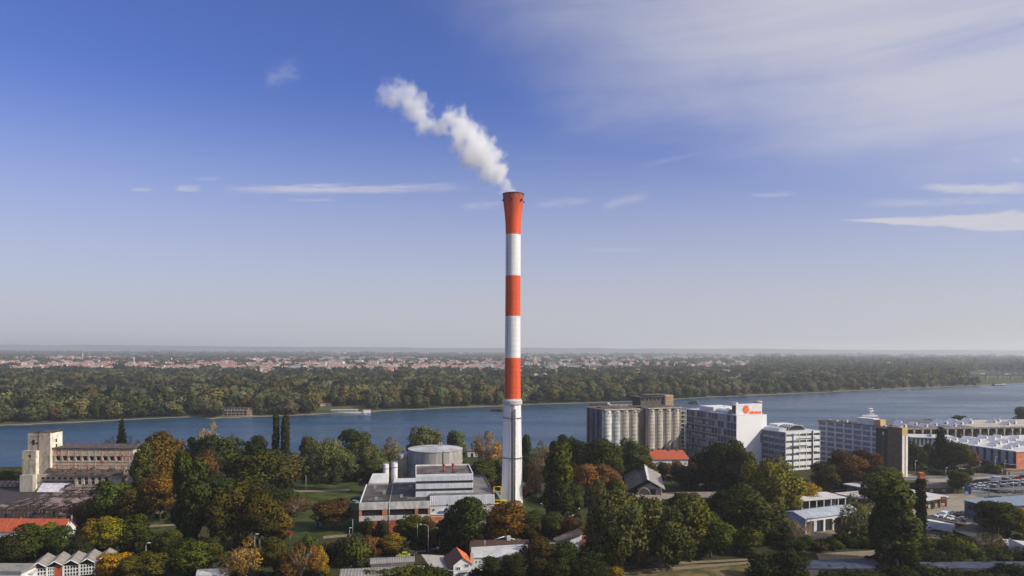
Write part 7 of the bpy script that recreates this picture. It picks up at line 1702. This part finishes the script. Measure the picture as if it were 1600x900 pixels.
# ------------------------------------------------------------------ smoke
SM = [(798, 303, 8), (796, 301, 7), (790, 292, 10), (782, 281, 12), (772, 268, 17), (762, 254, 20), (748, 240, 22), (738, 226, 22), (728, 211, 21), (718, 196, 18), (706, 189, 15), (694, 196, 11), (680, 203, 10), (667, 196, 14), (656, 180, 17), (645, 164, 19), (632, 152, 19), (618, 147, 18), (605, 153, 15), (643, 145, 12), (758, 272, 9), (775, 245, 9), (735, 250, 9), (786, 266, 7)]
def smoke():
    base = (XP(800, 354, 300), 354.0, ZP(800, 303, 354)); bm = bmesh.new(); S = []
    for k, (px, row, rp) in enumerate(SM):
        t = min(1, (300-row)/150); Y = 354+10*t; p = Vector((XP(px, Y, row), Y, ZP(px, row, Y)))-Vector(base); rr = rp/F*Y*1.28; S.append((p, rr))
        bmesh.ops.create_icosphere(bm, subdivisions=2, radius=rr*1.55+.4, matrix=Matrix.Translation(p))
    me = bpy.data.meshes.new('plume'); bm.to_mesh(me); bm.free()
    o = link('smoke_plume', me, None, base); md = o.modifiers.new('merge', 'REMESH'); md.mode = 'VOXEL'; md.voxel_size = 1.6
    dg_ = bpy.context.evaluated_depsgraph_get(); me2 = bpy.data.meshes.new_from_object(o.evaluated_get(dg_)); o.modifiers.clear(); o.data = me2
    tag(o, 'white smoke plume drifting up and left from the chimney mouth', 'smoke', kind='stuff')
    m = bpy.data.materials.new('smoke'); m.use_nodes = True; t = m.node_tree; t.nodes.clear(); out_ = nn(t, 'ShaderNodeOutputMaterial'); pv = nn(t, 'ShaderNodeVolumePrincipled'); t.links.new(pv.outputs[0], out_.inputs['Volume'])
    c = nn(t, 'ShaderNodeTexCoord'); n = nn(t, 'ShaderNodeTexNoise'); n.inputs['Scale'].default_value = .15; n.inputs['Detail'].default_value = 8; n.inputs['Roughness'].default_value = .62; t.links.new(c.outputs['Object'], n.inputs['Vector'])
    d = None
    for p, rr in S:
        v = nn(t, 'ShaderNodeVectorMath'); v.operation = 'DISTANCE'; t.links.new(c.outputs['Object'], v.inputs[0]); v.inputs[1].default_value = p
        q = mth(t, 'SUBTRACT', 1.0, mth(t, 'DIVIDE', v.outputs['Value'], rr)); d = q if d is None else mth(t, 'SMOOTH_MAX', d, q, .25)
    f = mth(t, 'ADD', d, mth(t, 'MULTIPLY', mth(t, 'SUBTRACT', n.outputs[0], .5), 3.4))
    dn = mth(t, 'MULTIPLY', ramp(t, f, -.12, .85), 1.0)
    sx = nn(t, 'ShaderNodeSeparateXYZ'); t.links.new(c.outputs['Object'], sx.inputs[0])
    fall = ramp(t, sx.outputs[0], -75, -20)
    t.links.new(mth(t, 'MULTIPLY', dn, mth(t, 'ADD', mth(t, 'MULTIPLY', fall, .22), .07)), pv.inputs['Density'])
    pv.inputs['Color'].default_value = (.995, .995, .995, 1); pv.inputs['Anisotropy'].default_value = 0
    me2.materials.clear(); me2.materials.append(m)
smoke()

# ------------------------------------------------------------------ haze
def haze():
    mb = MB(); mb.box(-36000, 36000, -600, 43000, -6.8, 262)
    m = bpy.data.materials.new('haze'); m.use_nodes = True; t = m.node_tree; t.nodes.clear(); out_ = nn(t, 'ShaderNodeOutputMaterial'); pv = nn(t, 'ShaderNodeVolumePrincipled'); t.links.new(pv.outputs[0], out_.inputs['Volume'])
    pv.inputs['Color'].default_value = (.93, .96, 1, 1); pv.inputs['Density'].default_value = 1/11500; pv.inputs['Anisotropy'].default_value = .25
    tag(link('haze', mb.mesh('haze', m)), kind='stuff')
haze()

# ------------------------------------------------------------------ labels: tell the members of small groups apart by their order from the left
ORD = ['first', 'second', 'third', 'fourth', 'fifth', 'sixth', 'seventh', 'eighth', 'ninth', 'tenth', 'eleventh', 'twelfth']
by = {}
for o in COL.objects:
    if o.parent is None and 'label' in o: by.setdefault(o['label'], []).append(o)
for lb, os_ in by.items():
    if 1 < len(os_) <= 12:
        os_.sort(key=lambda o: o.location.x/max(1, o.location.y))
        for i, o in enumerate(os_):
            w_ = (ORD[i]+' from the left: '+lb).split(); o['label'] = ' '.join(w_[:16])
for o in COL.objects:
    if o.parent is None and 'label' in o and len(o['label'].split()) > 16: print('LONG', o.name, o['label'])
